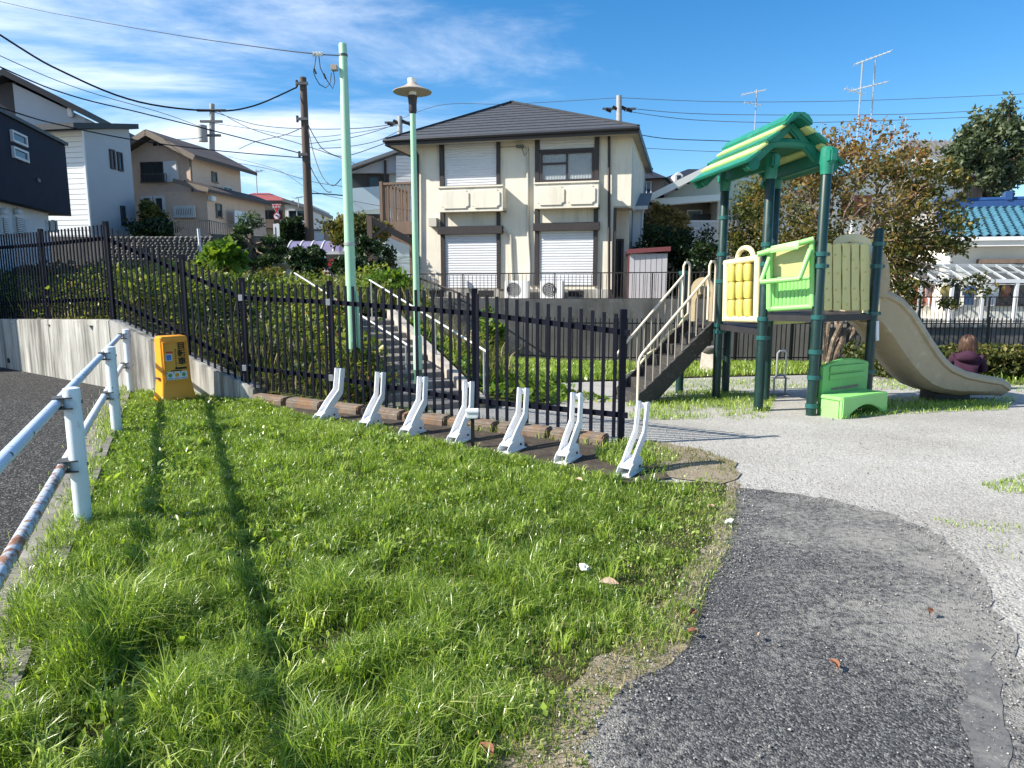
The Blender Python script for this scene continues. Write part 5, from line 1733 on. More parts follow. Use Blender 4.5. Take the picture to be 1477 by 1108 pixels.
patch([(1250, 588), (1330, 580), (1440, 580), (1420, 588), (1300, 592)], 900, .04, .10, -.15, 1.2)
patch([(960, 548), (1477, 548), (1477, 566), (1200, 562), (960, 560)], 500, .03, .09, .18, .9)
patch([(1040, 598), (1100, 592), (1110, 604), (1050, 606)], 900, .02, .05, .3)
patch([(1415, 700), (1477, 686), (1530, 690), (1530, 712), (1440, 712)], 2500, .02, .06, -.3, 1.0, (.004, .007))
patch([(1340, 748), (1420, 752), (1490, 760), (1490, 772), (1400, 768)], 1800, .015, .05, .1, 1.0, (.004, .006))
patch([(1400, 780), (1500, 775), (1500, 830), (1440, 800)], 1800, .015, .04, .3, 1.0, (.004, .006))
# turf at the back of the park
x, y = scatter(strip, 420, rng)
k = rng.random(len(x)) < np.where(x < 2.5, 1, np.clip(fbm(x, y, .8) * 2.4 - .75, .04, 1))
x, y = x[k], y[k]
add_blades(to_pts(x, y, .02), rng.uniform(.08, .22, len(x)), rng.uniform(.015, .03, len(x)), rng.uniform(.2, 1, len(x)), .15 + .7 * rng.random(len(x)))
flush('weed_grass', 'grass_leaf')
# broad leaved weeds by the railing and in the lawn
x, y = scatter(lawn, 60, rng, 1.6)
dl = (x - RA.x) * RN.x + (y - RA.y) * RN.y
k = (rng.random(len(x)) < np.where(dl < .7, .9, .16)) & (edge_dist(x, y, right_edge) > .8)
x, y = x[k], y[k]
n = 7
px_ = np.repeat(x, n) + rng.normal(0, .05, len(x) * n); py_ = np.repeat(y, n) + rng.normal(0, .05, len(x) * n)
v, f, t = leaf_mesh(np.stack([px_, py_, rng.uniform(.01, .07, len(px_))], 1), .055, rng, rng.uniform(.05, .7, len(px_)), 1.2, .5)
tag(np_mesh('weeds', v, [f], 'grass_leaf', t), kind='stuff')
# clover and small broad leaves through the turf
x, y = scatter(lawn, 1100, rng, 1.6)
k = (rng.random(len(x)) < np.clip(fbm(x + 40, y, 1.3) * 2.6 - 1.1, .05, 1)) & (edge_dist(x, y, right_edge) > .12)
x, y = x[k], y[k]
v, f, t = leaf_mesh(np.stack([x, y, rng.uniform(.015, 0.075, len(x))], 1), .024, rng, np.clip(rng.normal(.45, .25, len(x)), 0, .92), 1.6, .8)
tag(np_mesh('clover', v, [f], 'grass_leaf', t), kind='stuff')
# creeping grass spilling on to the concrete edging
n = 6500
dd = rng.uniform(-3.5, 6.3, n); oo = -.05 - np.abs(rng.normal(0, .12, n))
kk = rng.random(n) < np.clip(fbm(dd, oo * 0 + 3, .9) * 2.2 - .6, .08, 1)
dd, oo = dd[kk], oo[kk]
ex_ = RA.x + RD.x * dd + RN.x * oo; ey_ = RA.y + RD.y * dd + RN.y * oo
add_blades(np.stack([ex_, ey_, np.full(len(ex_), .06)], 1), rng.uniform(.03, .11, len(ex_)), rng.uniform(.004, .007, len(ex_)), rng.uniform(.3, 1.2, len(ex_)), rng.random(len(ex_)))
flush('edging_grass', 'grass_leaf')

# ------------------------------------------------------------ foliage
def leafy(name, pts, size, m, parent=None, seed=1, up=.5, aspect=.55, tint=None, kind=None, origin=None):
    r_ = np.random.default_rng(seed)
    if tint is None:
        tint = r_.random(len(pts))
    v, f, t = leaf_mesh(pts, size, r_, tint, up, aspect)
    o = np_mesh(name, v, [f], m, t, parent, origin)
    return tag(o, kind=kind) if kind else o
def clusters(centers, radii, n, rng_, flat=.8, shell=.5):
    """leaf points gathered round twig ends"""
    k = rng_.integers(0, len(centers), n)
    d = rng_.normal(size=(n, 3))
    d /= np.linalg.norm(d, axis=1)[:, None]
    rr = rng_.random(n) ** shell
    p = centers[k] + d * (radii[k] * rr)[:, None] * np.array([1, 1, flat])
    return p, k
# growth on the bank left of the stairs
def hill_pts(n, x0, x1, y0, y1, keepf, hf, hmax, f, seed):
    r_ = np.random.default_rng(seed)
    x = r_.uniform(x0, x1, n); y = r_.uniform(y0, y1, n)
    k = keepf(x, y)
    x, y = x[k], y[k]
    md = fbm(x, y, f)
    hgt = np.clip(md * 2.2 - .55, .08, 1.3) * hmax
    a_, b_ = stair_ab(x, y)
    hgt = hgt * np.where((a_ > -.5) & (a_ < SL + 1.5), np.clip(.35 + (-b_ - ST_W) * .35, .35, 1), 1)
    z = hf(x, y) + hgt * r_.random(len(x)) ** .55
    return np.stack([x, y, z], 1), md
pts, md = hill_pts(90000, -17, -.2, 8.6, 17, keep_left, hill_left, .70, .9, 31)
s_ = fence_s(pts[:, 0], pts[:, 1])
k = (pts[:, 0] < W1.x) | (s_ > .5)
pts, md = pts[k], md[k]
tn = np.clip(np.random.default_rng(5).random(len(pts)) * .75 + (md - .5) * .9, 0, 1)
r5 = np.random.default_rng(77)
ea = r5.uniform(.4, SL + .6, 5200); eb = -ST_W + r5.normal(0, .16, 5200) - .05
ex = ST0.x + SD.x * ea + SW.x * eb; ey = ST0.y + SD.y * ea + SW.y * eb
ez_b = ST0.z + np.clip(ea / SL, 0, 1) * ST_RISE + r5.random(5200) ** .7 * .42 * np.clip(fbm(ex, ey, 1.5) * 2 - .2, .2, 1.2)
leafy('stair_edge_shrubs', np.stack([ex, ey, ez_b], 1), .085, 'bank_leaf', None, 30, .7, .6, None, 'stuff')
leafy('bank_shrubs', pts, .085, 'bank_leaf', None, 32, .7, .6, tn, 'stuff')
pts, md = hill_pts(26000, -19, -4, 16.5, 24, keep_left, hill_left, .55, .5, 33)
leafy('upper_bank_shrubs', pts, .13, 'mixed_leaf', None, 34, .7, .6, None, 'stuff')
pts, md = hill_pts(40000, -5, 2.4, 9, 20.8, lambda x, y: keep_right(x, y) & (stair_ab(x, y)[1] > .25) & (stair_ab(x, y)[1] < 2.15), hill_right, .5, 1.0, 35)
leafy('stair_bank_shrubs', pts, .09, 'bright_leaf', None, 36, .7, .6, None, 'stuff')
pts, md = hill_pts(2600, -14, W1.x, 10.3, 13.5, keep_left, hill_left, .15, 1.0, 37)
r6 = np.random.default_rng(91)
bx2 = r6.uniform(-9, 0, 9000); by2 = r6.uniform(8.6, 15, 9000)
k = (keep_left(bx2, by2) | (keep_right(bx2, by2) & (stair_ab(bx2, by2)[1] > .3))) & (fbm(bx2, by2, .8) > .48)
bx2, by2 = bx2[k], by2[k]
bz2 = np.where(keep_left(bx2, by2), hill_left(bx2, by2), hill_right(bx2, by2))
rng = np.random.default_rng(92)
add_blades(np.stack([bx2, by2, bz2], 1), r6.uniform(.25, .85, len(bx2)), r6.uniform(.008, .016, len(bx2)), r6.uniform(.2, 1.1, len(bx2)), r6.random(len(bx2)))
flush('bank_stalks', 'dry_grass_leaf')
leafy('wall_top_weeds', pts, .07, 'dry_grass_leaf', None, 38, .7, .6, None, 'stuff')

def branch(mb, p, q, r0, r1, rng_, wob=.08, n=5, seg=6):
    p, q = V(p), V(q)
    L_ = (q - p).length
    pts = []
    for i in range(n + 1):
        t = i / n
        c = p.lerp(q, t)
        if 0 < i < n:
            c += V((rng_.uniform(-1, 1), rng_.uniform(-1, 1), rng_.uniform(-.4, .6))) * wob * L_
        pts.append(c)
    mb.tube(pts, [r0 + (r1 - r0) * i / n for i in range(n + 1)], seg)
    return pts
def tree(name, label, cat, base, center, rad, ncl, nleaf, lsize, lm, seed, trunk_r=.1, bark='bark', crad=.28, stems=1, flat=.8, fork=.35, group=None, shell=.55, tintf=None, lower=-.9, aspect=.55):
    r_ = np.random.default_rng(seed); pr = random.Random(seed)
    base, center, rad = V(base), V(center), V(rad)
    t = thing(name, label, cat, base, group)
    d = r_.normal(size=(ncl * 4, 3)); d /= np.linalg.norm(d, axis=1)[:, None]
    d = d[d[:, 2] > lower][:ncl]
    rr = r_.uniform(.25, 1.0, len(d)) ** .5
    cen = np.array(center) + d * rr[:, None] * np.array(rad)
    mrad = max(rad.x, rad.z)
    radii = r_.uniform(.6, 1.3, len(d)) * crad * mrad
    mb = MB()
    fk = base.lerp(center - V((0, 0, rad.z * .7)), 1)
    fk.z = base.z + (center.z - rad.z - base.z) * 1 + rad.z * fork if center.z - rad.z > base.z + .15 else base.z + .25 * (center.z - base.z)
    tr = MB()
    roots = []
    if stems == 1:
        pts_ = branch(tr, base + V((0, 0, -.15)), fk, trunk_r, trunk_r * .7, pr, .04, 5, 9)
        roots = [fk]
        top = V((center.x, center.y, center.z + rad.z * .35))
        branch(tr, fk, top, trunk_r * .65, trunk_r * .2, pr, .05, 5, 7)
        roots.append(fk.lerp(top, .4)); roots.append(fk.lerp(top, .7))
    else:
        for i in range(stems):
            a = 2 * math.pi * i / stems + pr.uniform(-.4, .4)
            e = V((center.x + math.cos(a) * rad.x * .45, center.y + math.sin(a) * rad.y * .45, center.z + rad.z * pr.uniform(-.2, .35)))
            st_ = base + V((math.cos(a) * trunk_r, math.sin(a) * trunk_r, -.15))
            pp_ = branch(tr, st_, e, trunk_r * .6, trunk_r * .18, pr, .05, 6, 7)
            roots += pp_[2:]
    tr.build('trunk', bark, t, smooth=True)
    for c in cen[: min(len(cen), 70)]:
        c = V(c)
        s0 = min(roots, key=lambda p: (p - c).length + (1.5 if p.z > c.z else 0))
        branch(mb, s0, c, trunk_r * .25, trunk_r * .06 + .004, pr, .07, 4, 5)
    if mb.v:
        tag(mb.build('branches', bark, t, smooth=True), kind='stuff')
    p, k = clusters(cen, radii, nleaf, r_, flat, shell)
    cl_t = r_.random(len(cen))
    tint = np.clip(.62 * r_.random(len(p)) + .38 * cl_t[k], 0, 1)
    if tintf is not None:
        tint = np.clip(tint + tintf(p), 0, 1)
    leafy('crown', p, lsize, lm, t, seed + 1, .5, aspect, tint)
    return t
def pxtree(name, label, cat, box, Y, base_py, **k):
    """place by the photo: crown box (x0,y0,x1,y1) at distance Y"""
    x0, y0, x1, y1 = box
    a, b = at(x0, y1, Y), at(x1, y0, Y)
    c = (a + b) / 2
    bx = k.pop('bx', (x0 + x1) / 2)
    base = at(bx, base_py, Y)
    base.y = Y
    rad = ((b.x - a.x) / 2, k.pop('ry', (b.x - a.x) / 2 * .8), (b.z - a.z) / 2)
    return tree(name, label, cat, base, V((c.x, Y, c.z)), rad, **k)
# autumn tree behind the playground
def warm(p):
    return np.clip((p[:, 2] - 4.2) * .16, -.22, .25)
ab = at(1192, 520, 18.2); ab.z = gz(ab.x, ab.y)
tb_ = tree('autumn_tree', 'spreading tree with rust and olive autumn leaves and pale bare stems behind the slide', 'tree', V((ab.x, ab.y, ab.z)), at(1235, 300, ab.y + .3),
     ((at(1385, 300, ab.y).x - at(1075, 300, ab.y).x) / 2, 2.2, (at(1230, 185, ab.y).z - at(1230, 425, ab.y).z) / 2), ncl=190, nleaf=15000, lsize=.106, lm='autumn_leaf', seed=41, trunk_r=.12, bark='bark', crad=.19, stems=6, flat=.7, tintf=warm, lower=-.95)
b_ = MB()
prr = random.Random(3)
for i in range(26):   # fine upright shoots over the crown
    x = 1085 + i * 9.5
    p = at(x, 235 + prr.uniform(-15, 25), ab.y + prr.uniform(-.8, 1)); q = at(x + prr.uniform(-12, 14), 180 + abs(x - 1290) * .05 + prr.uniform(-12, 18), ab.y + .2)
    branch(b_, p, q, .012, .004, prr, .05, 4, 4)
tag(b_.build('shoots', 'bark_pale', tb_), kind='stuff')
p, k = clusters(np.array([tuple(v) for v in b_.v[::5]]), np.full(len(b_.v[::5]), .13), 1500, np.random.default_rng(8))
leafy('shoot_leaves', p, .07, 'autumn_leaf', tb_, 9, .5, .55, np.clip(np.random.default_rng(10).normal(.8, .15, len(p)), 0, 1))
# drooping outer boughs right of the slide
for nm, bx_, cl, nl in (('bough', (1255, 330, 1400, 455), 34, 3600), ('bough', (1290, 235, 1400, 330), 22, 2200)):
    a, b0 = at(bx_[0], bx_[3], ab.y - .6), at(bx_[2], bx_[1], ab.y - .6)
    r_ = np.random.default_rng(int(bx_[1]))
    cen = np.stack([r_.uniform(a.x, b0.x, cl), r_.uniform(ab.y - 1.6, ab.y + .4, cl), r_.uniform(a.z, b0.z, cl)], 1)
    tw = MB()
    for c in cen:
        branch(tw, V((at(1240, 330, ab.y).x, ab.y, at(1240, 345, ab.y).z)), V(c), .02, .006, prr, .06, 5, 5)
    tag(tw.build('boughs', 'bark_pale', tb_, smooth=True), kind='stuff')
    p, k = clusters(cen, r_.uniform(.2, .42, cl), nl, r_, .45, .6)
    leafy('bough_leaves', p, .10, 'mixed_leaf', tb_, 12, .6)
# evergreen at the right edge
pxtree('evergreen_tree', 'tall grey green evergreen tree at the right edge above the tiled roofs', 'tree', (1362, 150, 1500, 300), 33, 330, ncl=120, nleaf=11000, lsize=.22, lm='evergreen_leaf', seed=51, trunk_r=.28, crad=.15, flat=1.4, bx=1440)
# shrubs between the shed and the beige house
pxtree('shrub', 'tan leaved tall shrub behind the garden shed, below the beige gable', 'shrub', (915, 292, 998, 372), 26, 425, ncl=45, nleaf=5500, lsize=.13, lm='tan_leaf', seed=52, trunk_r=.08, crad=.3, stems=4)
pxtree('shrub', 'dark green shrub right of the garden shed, against the terrace fence', 'shrub', (912, 325, 982, 428), 24.6, 430, ncl=40, nleaf=5000, lsize=.12, lm='dark_leaf', seed=53, trunk_r=.07, crad=.32, stems=3)
pxtree('shrub', 'dark green shrub below the white balcony of the beige house', 'shrub', (962, 330, 1045, 430), 24, 432, ncl=40, nleaf=5200, lsize=.12, lm='dark_leaf', seed=54, trunk_r=.07, crad=.32, stems=3)
pxtree('shrub', 'olive and ochre shrub seen between the two nearer roof posts of the playground tower', 'shrub', (1055, 255, 1125, 430), 23.4, 432, ncl=60, nleaf=7500, lsize=.11, lm='mixed_leaf', seed=55, trunk_r=.08, crad=.28, stems=4)
pxtree('shrub', 'mixed green shrub behind the slide platform, right of the playground tower', 'shrub', (1120, 300, 1205, 432), 22.8, 436, ncl=45, nleaf=6000, lsize=.12, lm='mixed_leaf', seed=56, trunk_r=.08, crad=.3, stems=3)
# clipped hedge by the park fence at right
ha, hb = G(1300, 548), G(1560, 552)
hpts = []
r_ = np.random.default_rng(61)
n = 15000
xx = r_.uniform(ha.x - .3, hb.x, n); ht = at(1400, 500, (ha.y + hb.y) / 2).z - gz(ha.x, ha.y)
yc = ha.y + (hb.y - ha.y) * (xx - ha.x) / (hb.x - ha.x) + .55
zt = r_.random(n) ** .6
yy = yc + r_.uniform(-.6, .6, n)
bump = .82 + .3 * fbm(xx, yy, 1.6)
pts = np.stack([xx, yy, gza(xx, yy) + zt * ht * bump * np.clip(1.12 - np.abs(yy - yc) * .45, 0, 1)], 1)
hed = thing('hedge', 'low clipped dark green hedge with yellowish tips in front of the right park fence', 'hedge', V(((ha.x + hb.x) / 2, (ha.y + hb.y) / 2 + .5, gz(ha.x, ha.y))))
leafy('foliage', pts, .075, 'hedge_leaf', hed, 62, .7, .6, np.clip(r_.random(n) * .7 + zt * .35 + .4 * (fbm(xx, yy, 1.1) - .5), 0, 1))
tm = MB()
for i in range(14):
    x = ha.x + (hb.x - ha.x) * i / 13
    tm.tube([V((x, ha.y + .55, gz(x, ha.y) - .1)), V((x + .1, ha.y + .5, gz(x, ha.y) + ht * .7))], .02, 5)
tag(tm.build('stems', 'bark', hed), kind='stuff')
pxtree('shrub', 'low yellow green shrub under the slide chute, by the park fence', 'shrub', (1215, 488, 1300, 548), 15.5, 548, ncl=22, nleaf=2600, lsize=.09, lm='hedge_leaf', seed=63, trunk_r=.04, crad=.35, stems=3)
# garden in front of the tan house and the street
pxtree('shrub', 'round dark clipped bush standing just left of the tall green pole', 'bush', (420, 350, 467, 405), 17, 415, ncl=42, nleaf=6000, lsize=.075, lm='dark_leaf', seed=71, trunk_r=.06, crad=.3, stems=3, shell=.4)
pxtree('shrub', 'dark green bush beside the round traffic sign, left of the wooden utility pole', 'bush', (403, 312, 437, 352), 28, 360, ncl=30, nleaf=3600, lsize=.14, lm='dark_leaf', seed=72, trunk_r=.06, crad=.32, stems=3)
pxtree('shrub', 'climbing shrub with bright tips against the front of the tan brick house', 'shrub', (203, 290, 232, 338), 32.5, 346, ncl=26, nleaf=2600, lsize=.17, lm='mixed_leaf', seed=73, trunk_r=.06, crad=.34, stems=3)
pxtree('shrub', 'dark low hedge bush under the barred window of the tan brick house', 'bush', (190, 318, 252, 345), 31.5, 350, ncl=30, nleaf=3000, lsize=.16, lm='dark_leaf', seed=74, trunk_r=.05, crad=.34, stems=3)
pxtree('shrub', 'large leaved bright green shrub in front of the stone wall', 'shrub', (292, 353, 345, 395), 15.5, 405, ncl=26, nleaf=1400, lsize=.19, lm='bright_leaf', seed=75, trunk_r=.04, crad=.36, stems=4, aspect=.7)
pxtree('shrub', 'russet leaved shrub behind the tall green pole, in front of the pale blue house', 'shrub', (468, 310, 560, 356), 25, 372, ncl=50, nleaf=5200, lsize=.13, lm='mixed_leaf', seed=76, trunk_r=.06, crad=.28, stems=4)
pxtree('shrub', 'dark shrub under the pergola beam beside the wooden deck', 'shrub', (505, 345, 565, 400), 22.5, 405, ncl=36, nleaf=4200, lsize=.12, lm='dark_leaf', seed=77, trunk_r=.06, crad=.32, stems=3)
pxtree('shrub', 'bright yellow green shrub at the head of the stairs between the two green poles', 'shrub', (520, 395, 600, 440), 14.5, 450, ncl=30, nleaf=3200, lsize=.10, lm='bright_leaf', seed=78, trunk_r=.03, crad=.34, stems=4)
pxtree('weed', 'tall yellow flowering weed behind the fence, right of the stairs handrail', 'plant', (697, 445, 725, 560), 12.2, 580, ncl=26, nleaf=1500, lsize=.09, lm='bright_leaf', seed=79, trunk_r=.02, crad=.22, stems=4)
pxtree('shrub', 'low dark bush between the round bush and the green pole, under the carport roof', 'bush', (478, 372, 530, 405), 19, 412, ncl=26, nleaf=2800, lsize=.10, lm='dark_leaf', seed=80, trunk_r=.04, crad=.34, stems=3)
# cloud-pruned pine
pt = thing('pine_tree', 'cloud pruned pine with rounded dark green pads, in front of the street signs', 'tree', at(366, 405, 18))
tk = MB()
pr = random.Random(4)
pb_ = at(368, 408, 18)
mid = at(362, 352, 18)
branch(tk, pb_ + V((0, 0, -.3)), mid, .11, .07, pr, .06, 5, 8)
branch(tk, mid, at(362, 325, 18), .07, .03, pr, .05, 4, 7)
pads = [(362, 322, 19, 16), (350, 333, 12, 7), (338, 345, 15, 7), (347, 359, 15, 8), (374, 362, 16, 8), (393, 349, 16, 8), (405, 362, 12, 7), (391, 374, 16, 8), (338, 374, 13, 8), (372, 381, 18, 7)]
P0 = []
for i, (x, y, rx, ry) in enumerate(pads):
    c = at(x, y, 18 + pr.uniform(-.5, .5))
    branch(tk, mid, c, .035, .012, pr, .08, 4, 6)
    m_ = 700
    r2 = np.random.default_rng(90 + i)
    d = r2.normal(size=(m_, 3)); d /= np.linalg.norm(d, axis=1)[:, None]
    s1 = .018 * rx; s2 = .018 * ry
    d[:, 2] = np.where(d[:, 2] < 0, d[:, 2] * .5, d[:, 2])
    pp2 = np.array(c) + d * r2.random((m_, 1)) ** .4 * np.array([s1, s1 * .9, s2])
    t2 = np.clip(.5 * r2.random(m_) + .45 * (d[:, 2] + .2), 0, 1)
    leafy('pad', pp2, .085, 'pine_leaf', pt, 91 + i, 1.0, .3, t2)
tk.build('trunk', 'bark', pt, smooth=True)
# sago palm left of the cream house
pl = thing('palm', 'small palm with arching fronds at the left corner of the cream house', 'palm', at(566, 402, 20.5))
b_ = MB(); b_.tube([at(566, 404, 20.5), at(566, 384, 20.5)], [.14, .12], 8); b_.build('trunk', 'bark', pl)
ct = at(566, 383, 20.5)
fv, ff, ftt = [], [], []
r2 = random.Random(9)
for i in range(30):
    a = 2 * math.pi * i / 30 + r2.uniform(-.1, .1)
    el = r2.uniform(.1, 1.1); ln = r2.uniform(.75, 1.0)
    for k in range(14):
        t = k / 13
        r_o = ln * t * math.cos(el * (1 - t * .6)); z = ln * t * math.sin(el) - .55 * t * t * ln
        c = ct + V((math.cos(a) * r_o, math.sin(a) * r_o, z))
        sd2 = V((-math.sin(a), math.cos(a), 0))
        for sgn in (-1, 1):
            tip = c + sd2 * sgn * .17 * (1 - t * .6) + V((math.cos(a), math.sin(a), -.3)) * .06
            n0 = len(fv)
            fv += [tuple(c), tuple(c + V((math.cos(a), math.sin(a), 0)) * .03), tuple(tip)]
            ff.append((n0, n0 + 1, n0 + 2))
            ftt += [r2.random()] * 3
np_mesh('fronds', np.array(fv), [np.array(ff)], 'dark_leaf', np.array(ftt), pl)

# ------------------------------------------------------------ playground
def plan(px, Y, py=450):
    p = at(px, py, Y)
    return V((p.x, p.y, gz(p.x, p.y)))
P6 = plan(1179, 8.40); P3 = plan(1101, 8.78); P2 = plan(1038, 9.95); P4 = plan(1110, 9.72)
P7 = plan(1259, 8.98); P1 = plan(984, 10.75); P5 = plan(1051, 10.7)
P8 = P7 + (P4 - P6)
gd = ((P4 - P6) + (P2 - P3)); gd.z = 0; gd.normalize()
play = thing('playground_tower', 'playground tower with green gabled roof, yellow panels, dark steps and a tan slide', 'playground', V((P3.x, P3.y, gz(P3.x, P3.y))))
zlow = at(1070, 473, 9.4).z
zhi = at(1220, 456, 8.7).z
roofO = (P3 + P6) / 2 - V((.15, 0, 0))
fO = roofO - gd * .22; rO = roofO + gd * ((P4 - P6).length + .17)
zR = at(1163, 166, fO.y).z; zEv = at(1218, 236, fO.y).z
gs = V((gd.y, -gd.x, 0))
tops_ = {1: at(984, 392, P1.y).z, 2: zEv + .02, 3: zEv + .02, 4: zEv + .02, 5: zlow, 6: zEv + .02, 7: at(1262, 329, P7.y).z, 8: zhi + .95}
PR = .060
for i, p in enumerate((P1, P2, P3, P4, P5, P6, P7, P8), 1):
    b = MB(); zt = tops_[i]
    b.lathe((p.x, p.y, 0), [(PR, p.z - .2), (PR, zt - .03), (PR * .8, zt - .005), (PR * .3, zt)], 18)
    po = b.build('post', 'play_post', play, smooth=True)
    rings = {1: [zlow + .75], 2: [zlow - .09, zlow + .0, zlow + .62, zlow + 1.0, zlow + 1.5], 3: [zhi - .28, zhi - .04, zhi + .64, zhi + .88], 4: [zhi - .1], 5: [], 6: [gz(p.x, p.y) + .12, zhi - .42, zhi, zhi + .61, zhi + .75, .42], 7: [.42, zhi + .02, zhi + .62, zhi + .9], 8: [zhi]}[i]
    for z in rings:
        b = MB(); b.lathe((p.x, p.y, z), [(PR + .001, -.028), (PR + .012, -.024), (PR + .012, .024), (PR + .001, .028)], 18)
        b.box(p.x + PR, p.x + PR + .04, p.y - .015, p.y + .015, z - .02, z + .02)
        b.build('clamp', 'play_ring', po, smooth=True)
# decks and edge beams
def deck(name, pts, z):
    part(name, 'deck_dark', play, lambda b: b.prism([V((p.x, p.y, z - .05)) for p in pts], V((0, 0, .05))))
deck('floor', [P2, P3, P4, P5, P1], zlow + .012)
deck('floor', [P3 + gd * .02, P6 + gd * .02, P7 + gd * .02, P8, P4], zhi)
def beam(a, c, z, h=.075):
    d = (c - a); d.z = 0; d.normalize()
    part('floor_beam', 'deck_dark', play, lambda b: b.bar(V((a.x, a.y, z)) + d * PR, V((c.x, c.y, z)) - d * PR, .05, h))
beam(P3, P6, zhi - .02); beam(P6, P7, zhi - .02); beam(P2, P3, zlow - .02); beam(P1, P2, zlow - .02); beam(P7, P8, zhi - .02); beam(P2, P5, zlow - .09)
# roof
half = .54
def rp(side, t, dist, lift=0):
    """point on the roof: t from ridge 0 to eave 1, dist 0 front to 1 rear"""
    c = fO.lerp(rO, dist)
    nrm = (gs * side * (zR - zEv) + V((0, 0, half))).normalized()
    return V((c.x, c.y, zR + (zEv - zR) * t)) + gs * side * half * t + nrm * lift
edges = [(.20, .42, 'play_lime'), (.38, .62, 'play_teal'), (.58, .82, 'play_lime'), (.78, 1.06, 'play_teal')]
for side in (-1, 1):
    for k, (t0, t1, mm) in enumerate(edges):
        d0, d1 = (-.02, 1.02) if k % 2 else (0.0, 1.0)
        if mm == 'play_lime': d0, d1 = .015, .985
        b = MB()
        l0 = .0; l1 = .028
        vs = [rp(side, t0, d0, l0 + .0), rp(side, t1, d0, l1 + .0), rp(side, t1, d1, l1), rp(side, t0, d1, l0)]
        ups = [rp(side, t0, d0, l0 + .035), rp(side, t1, d0, l1 + .045), rp(side, t1, d1, l1 + .045), rp(side, t0, d1, l0 + .035)]
        b.add(vs + ups, [(0, 1, 2, 3), (7, 6, 5, 4), (0, 4, 5, 1), (1, 5, 6, 2), (2, 6, 7, 3), (3, 7, 4, 0)])
        b.build('roof_slat', mm, play, bevel=.012, smooth=True)
b = MB()
sec = [rp(-1, .26, 0, .02), rp(-1, .24, 0, .07), rp(-1, .06, 0, .085), rp(1, .06, 0, .085), rp(1, .24, 0, .07), rp(1, .26, 0, .02), V((fO.x, fO.y, zR - .02))]
b.prism([p - gd * .05 for p in sec], (rO - fO) + gd * .10)
b.build('ridge_cap', 'play_teal', play, bevel=.02, smooth=True)
# gable frames front and rear, posts' capitals, side beams
for dist in (.12, .88):
    for side in (-1, 1):
        a = rp(side, .04, dist, -.05); c = rp(side, 1.02, dist, -.05)
        part('rafter', 'play_teal', play, lambda b: b.bar(a, c, .10, .10), bevel=.02, smooth=True)
    c = fO.lerp(rO, dist)
    zc_ = zEv + .22
    pts = []
    for k in range(9):
        t = -1 + k / 4
        pts.append(V((c.x, c.y, zc_ + .05 * (1 - t * t))) + gs * t * half * .68)
    part('collar_beam', 'play_teal', play, lambda b: b.tube(pts, .055, 8), smooth=True)
for p in (P2, P3, P4, P6):
    part('capital', 'play_teal', play, lambda b: b.lathe((p.x, p.y, 0), [(PR + .008, zEv - .12), (PR + .012, zEv - .05), (PR + .022, zEv + .02), (PR + .022, zEv + .17), (PR, zEv + .19)], 16), smooth=True)
for a, c in ((P3, P2), (P6, P4)):
    part('side_beam', 'play_teal', play, lambda b: b.bar(V((a.x, a.y, zEv + .08)) - gd * .15, V((c.x, c.y, zEv + .08)) + gd * .18, .10, .16), bevel=.02)
    sg = -1 if a is P3 else 1
    for dd in (.03, .97):
        e = rp(sg, .96, dd, -.04)
        part('eave_end', 'play_teal_dark', play, lambda b: b.tube([e - gd * .03, e + gd * .06], .075, 10), bevel=.01, smooth=True)
def onp(px, py, A, B, out_=0):
    """photo point on the upright plane A-B pushed out_ towards the camera side"""
    n = V((B.y - A.y, A.x - B.x, 0)).normalized()
    if n.y > 0: n = -n
    o = n * out_
    return on_line(px, py, A + o, B + o)
# yellow log panel between P2 and P3
fr_ = part('panel_frame', 'play_cream', play, lambda b: (
    b.tube([onp(1047, 380, P2, P3), onp(1096, 372, P2, P3)], .045, 10), b.tube([onp(1047, 460, P2, P3), onp(1096, 461, P2, P3)], .045, 10),
    b.tube([onp(1049, 376, P2, P3), onp(1047, 463, P2, P3)], .05, 10), b.tube([onp(1094, 370, P2, P3), onp(1092, 463, P2, P3)], .05, 10)), smooth=True)
for r_ in range(3):
    for c_ in range(3):
        x = 1056.5 + c_ * 11.6; y0 = 383 + r_ * 25.4 - c_ * .8; y1 = y0 + 22.5
        part('log', 'play_yellow_log', fr_, lambda b: b.tube([onp(x, y0 - .5, P2, P3), onp(x, y0 + 1.2, P2, P3), onp(x, (y0 + y1) / 2, P2, P3), onp(x, y1 - 1.2, P2, P3), onp(x - .2, y1 + .5, P2, P3)], [.056, .062, .064, .062, .056], 10), smooth=True)
arc = [onp(1064 + 11.5 * (1 - math.cos(math.pi * k / 10)), 374 - 15 * math.sin(math.pi * k / 10) - k * .3, P2, P3) for k in range(11)]
part('panel_arch', 'play_cream', fr_, lambda b: b.tube(arc, .035, 8), smooth=True)
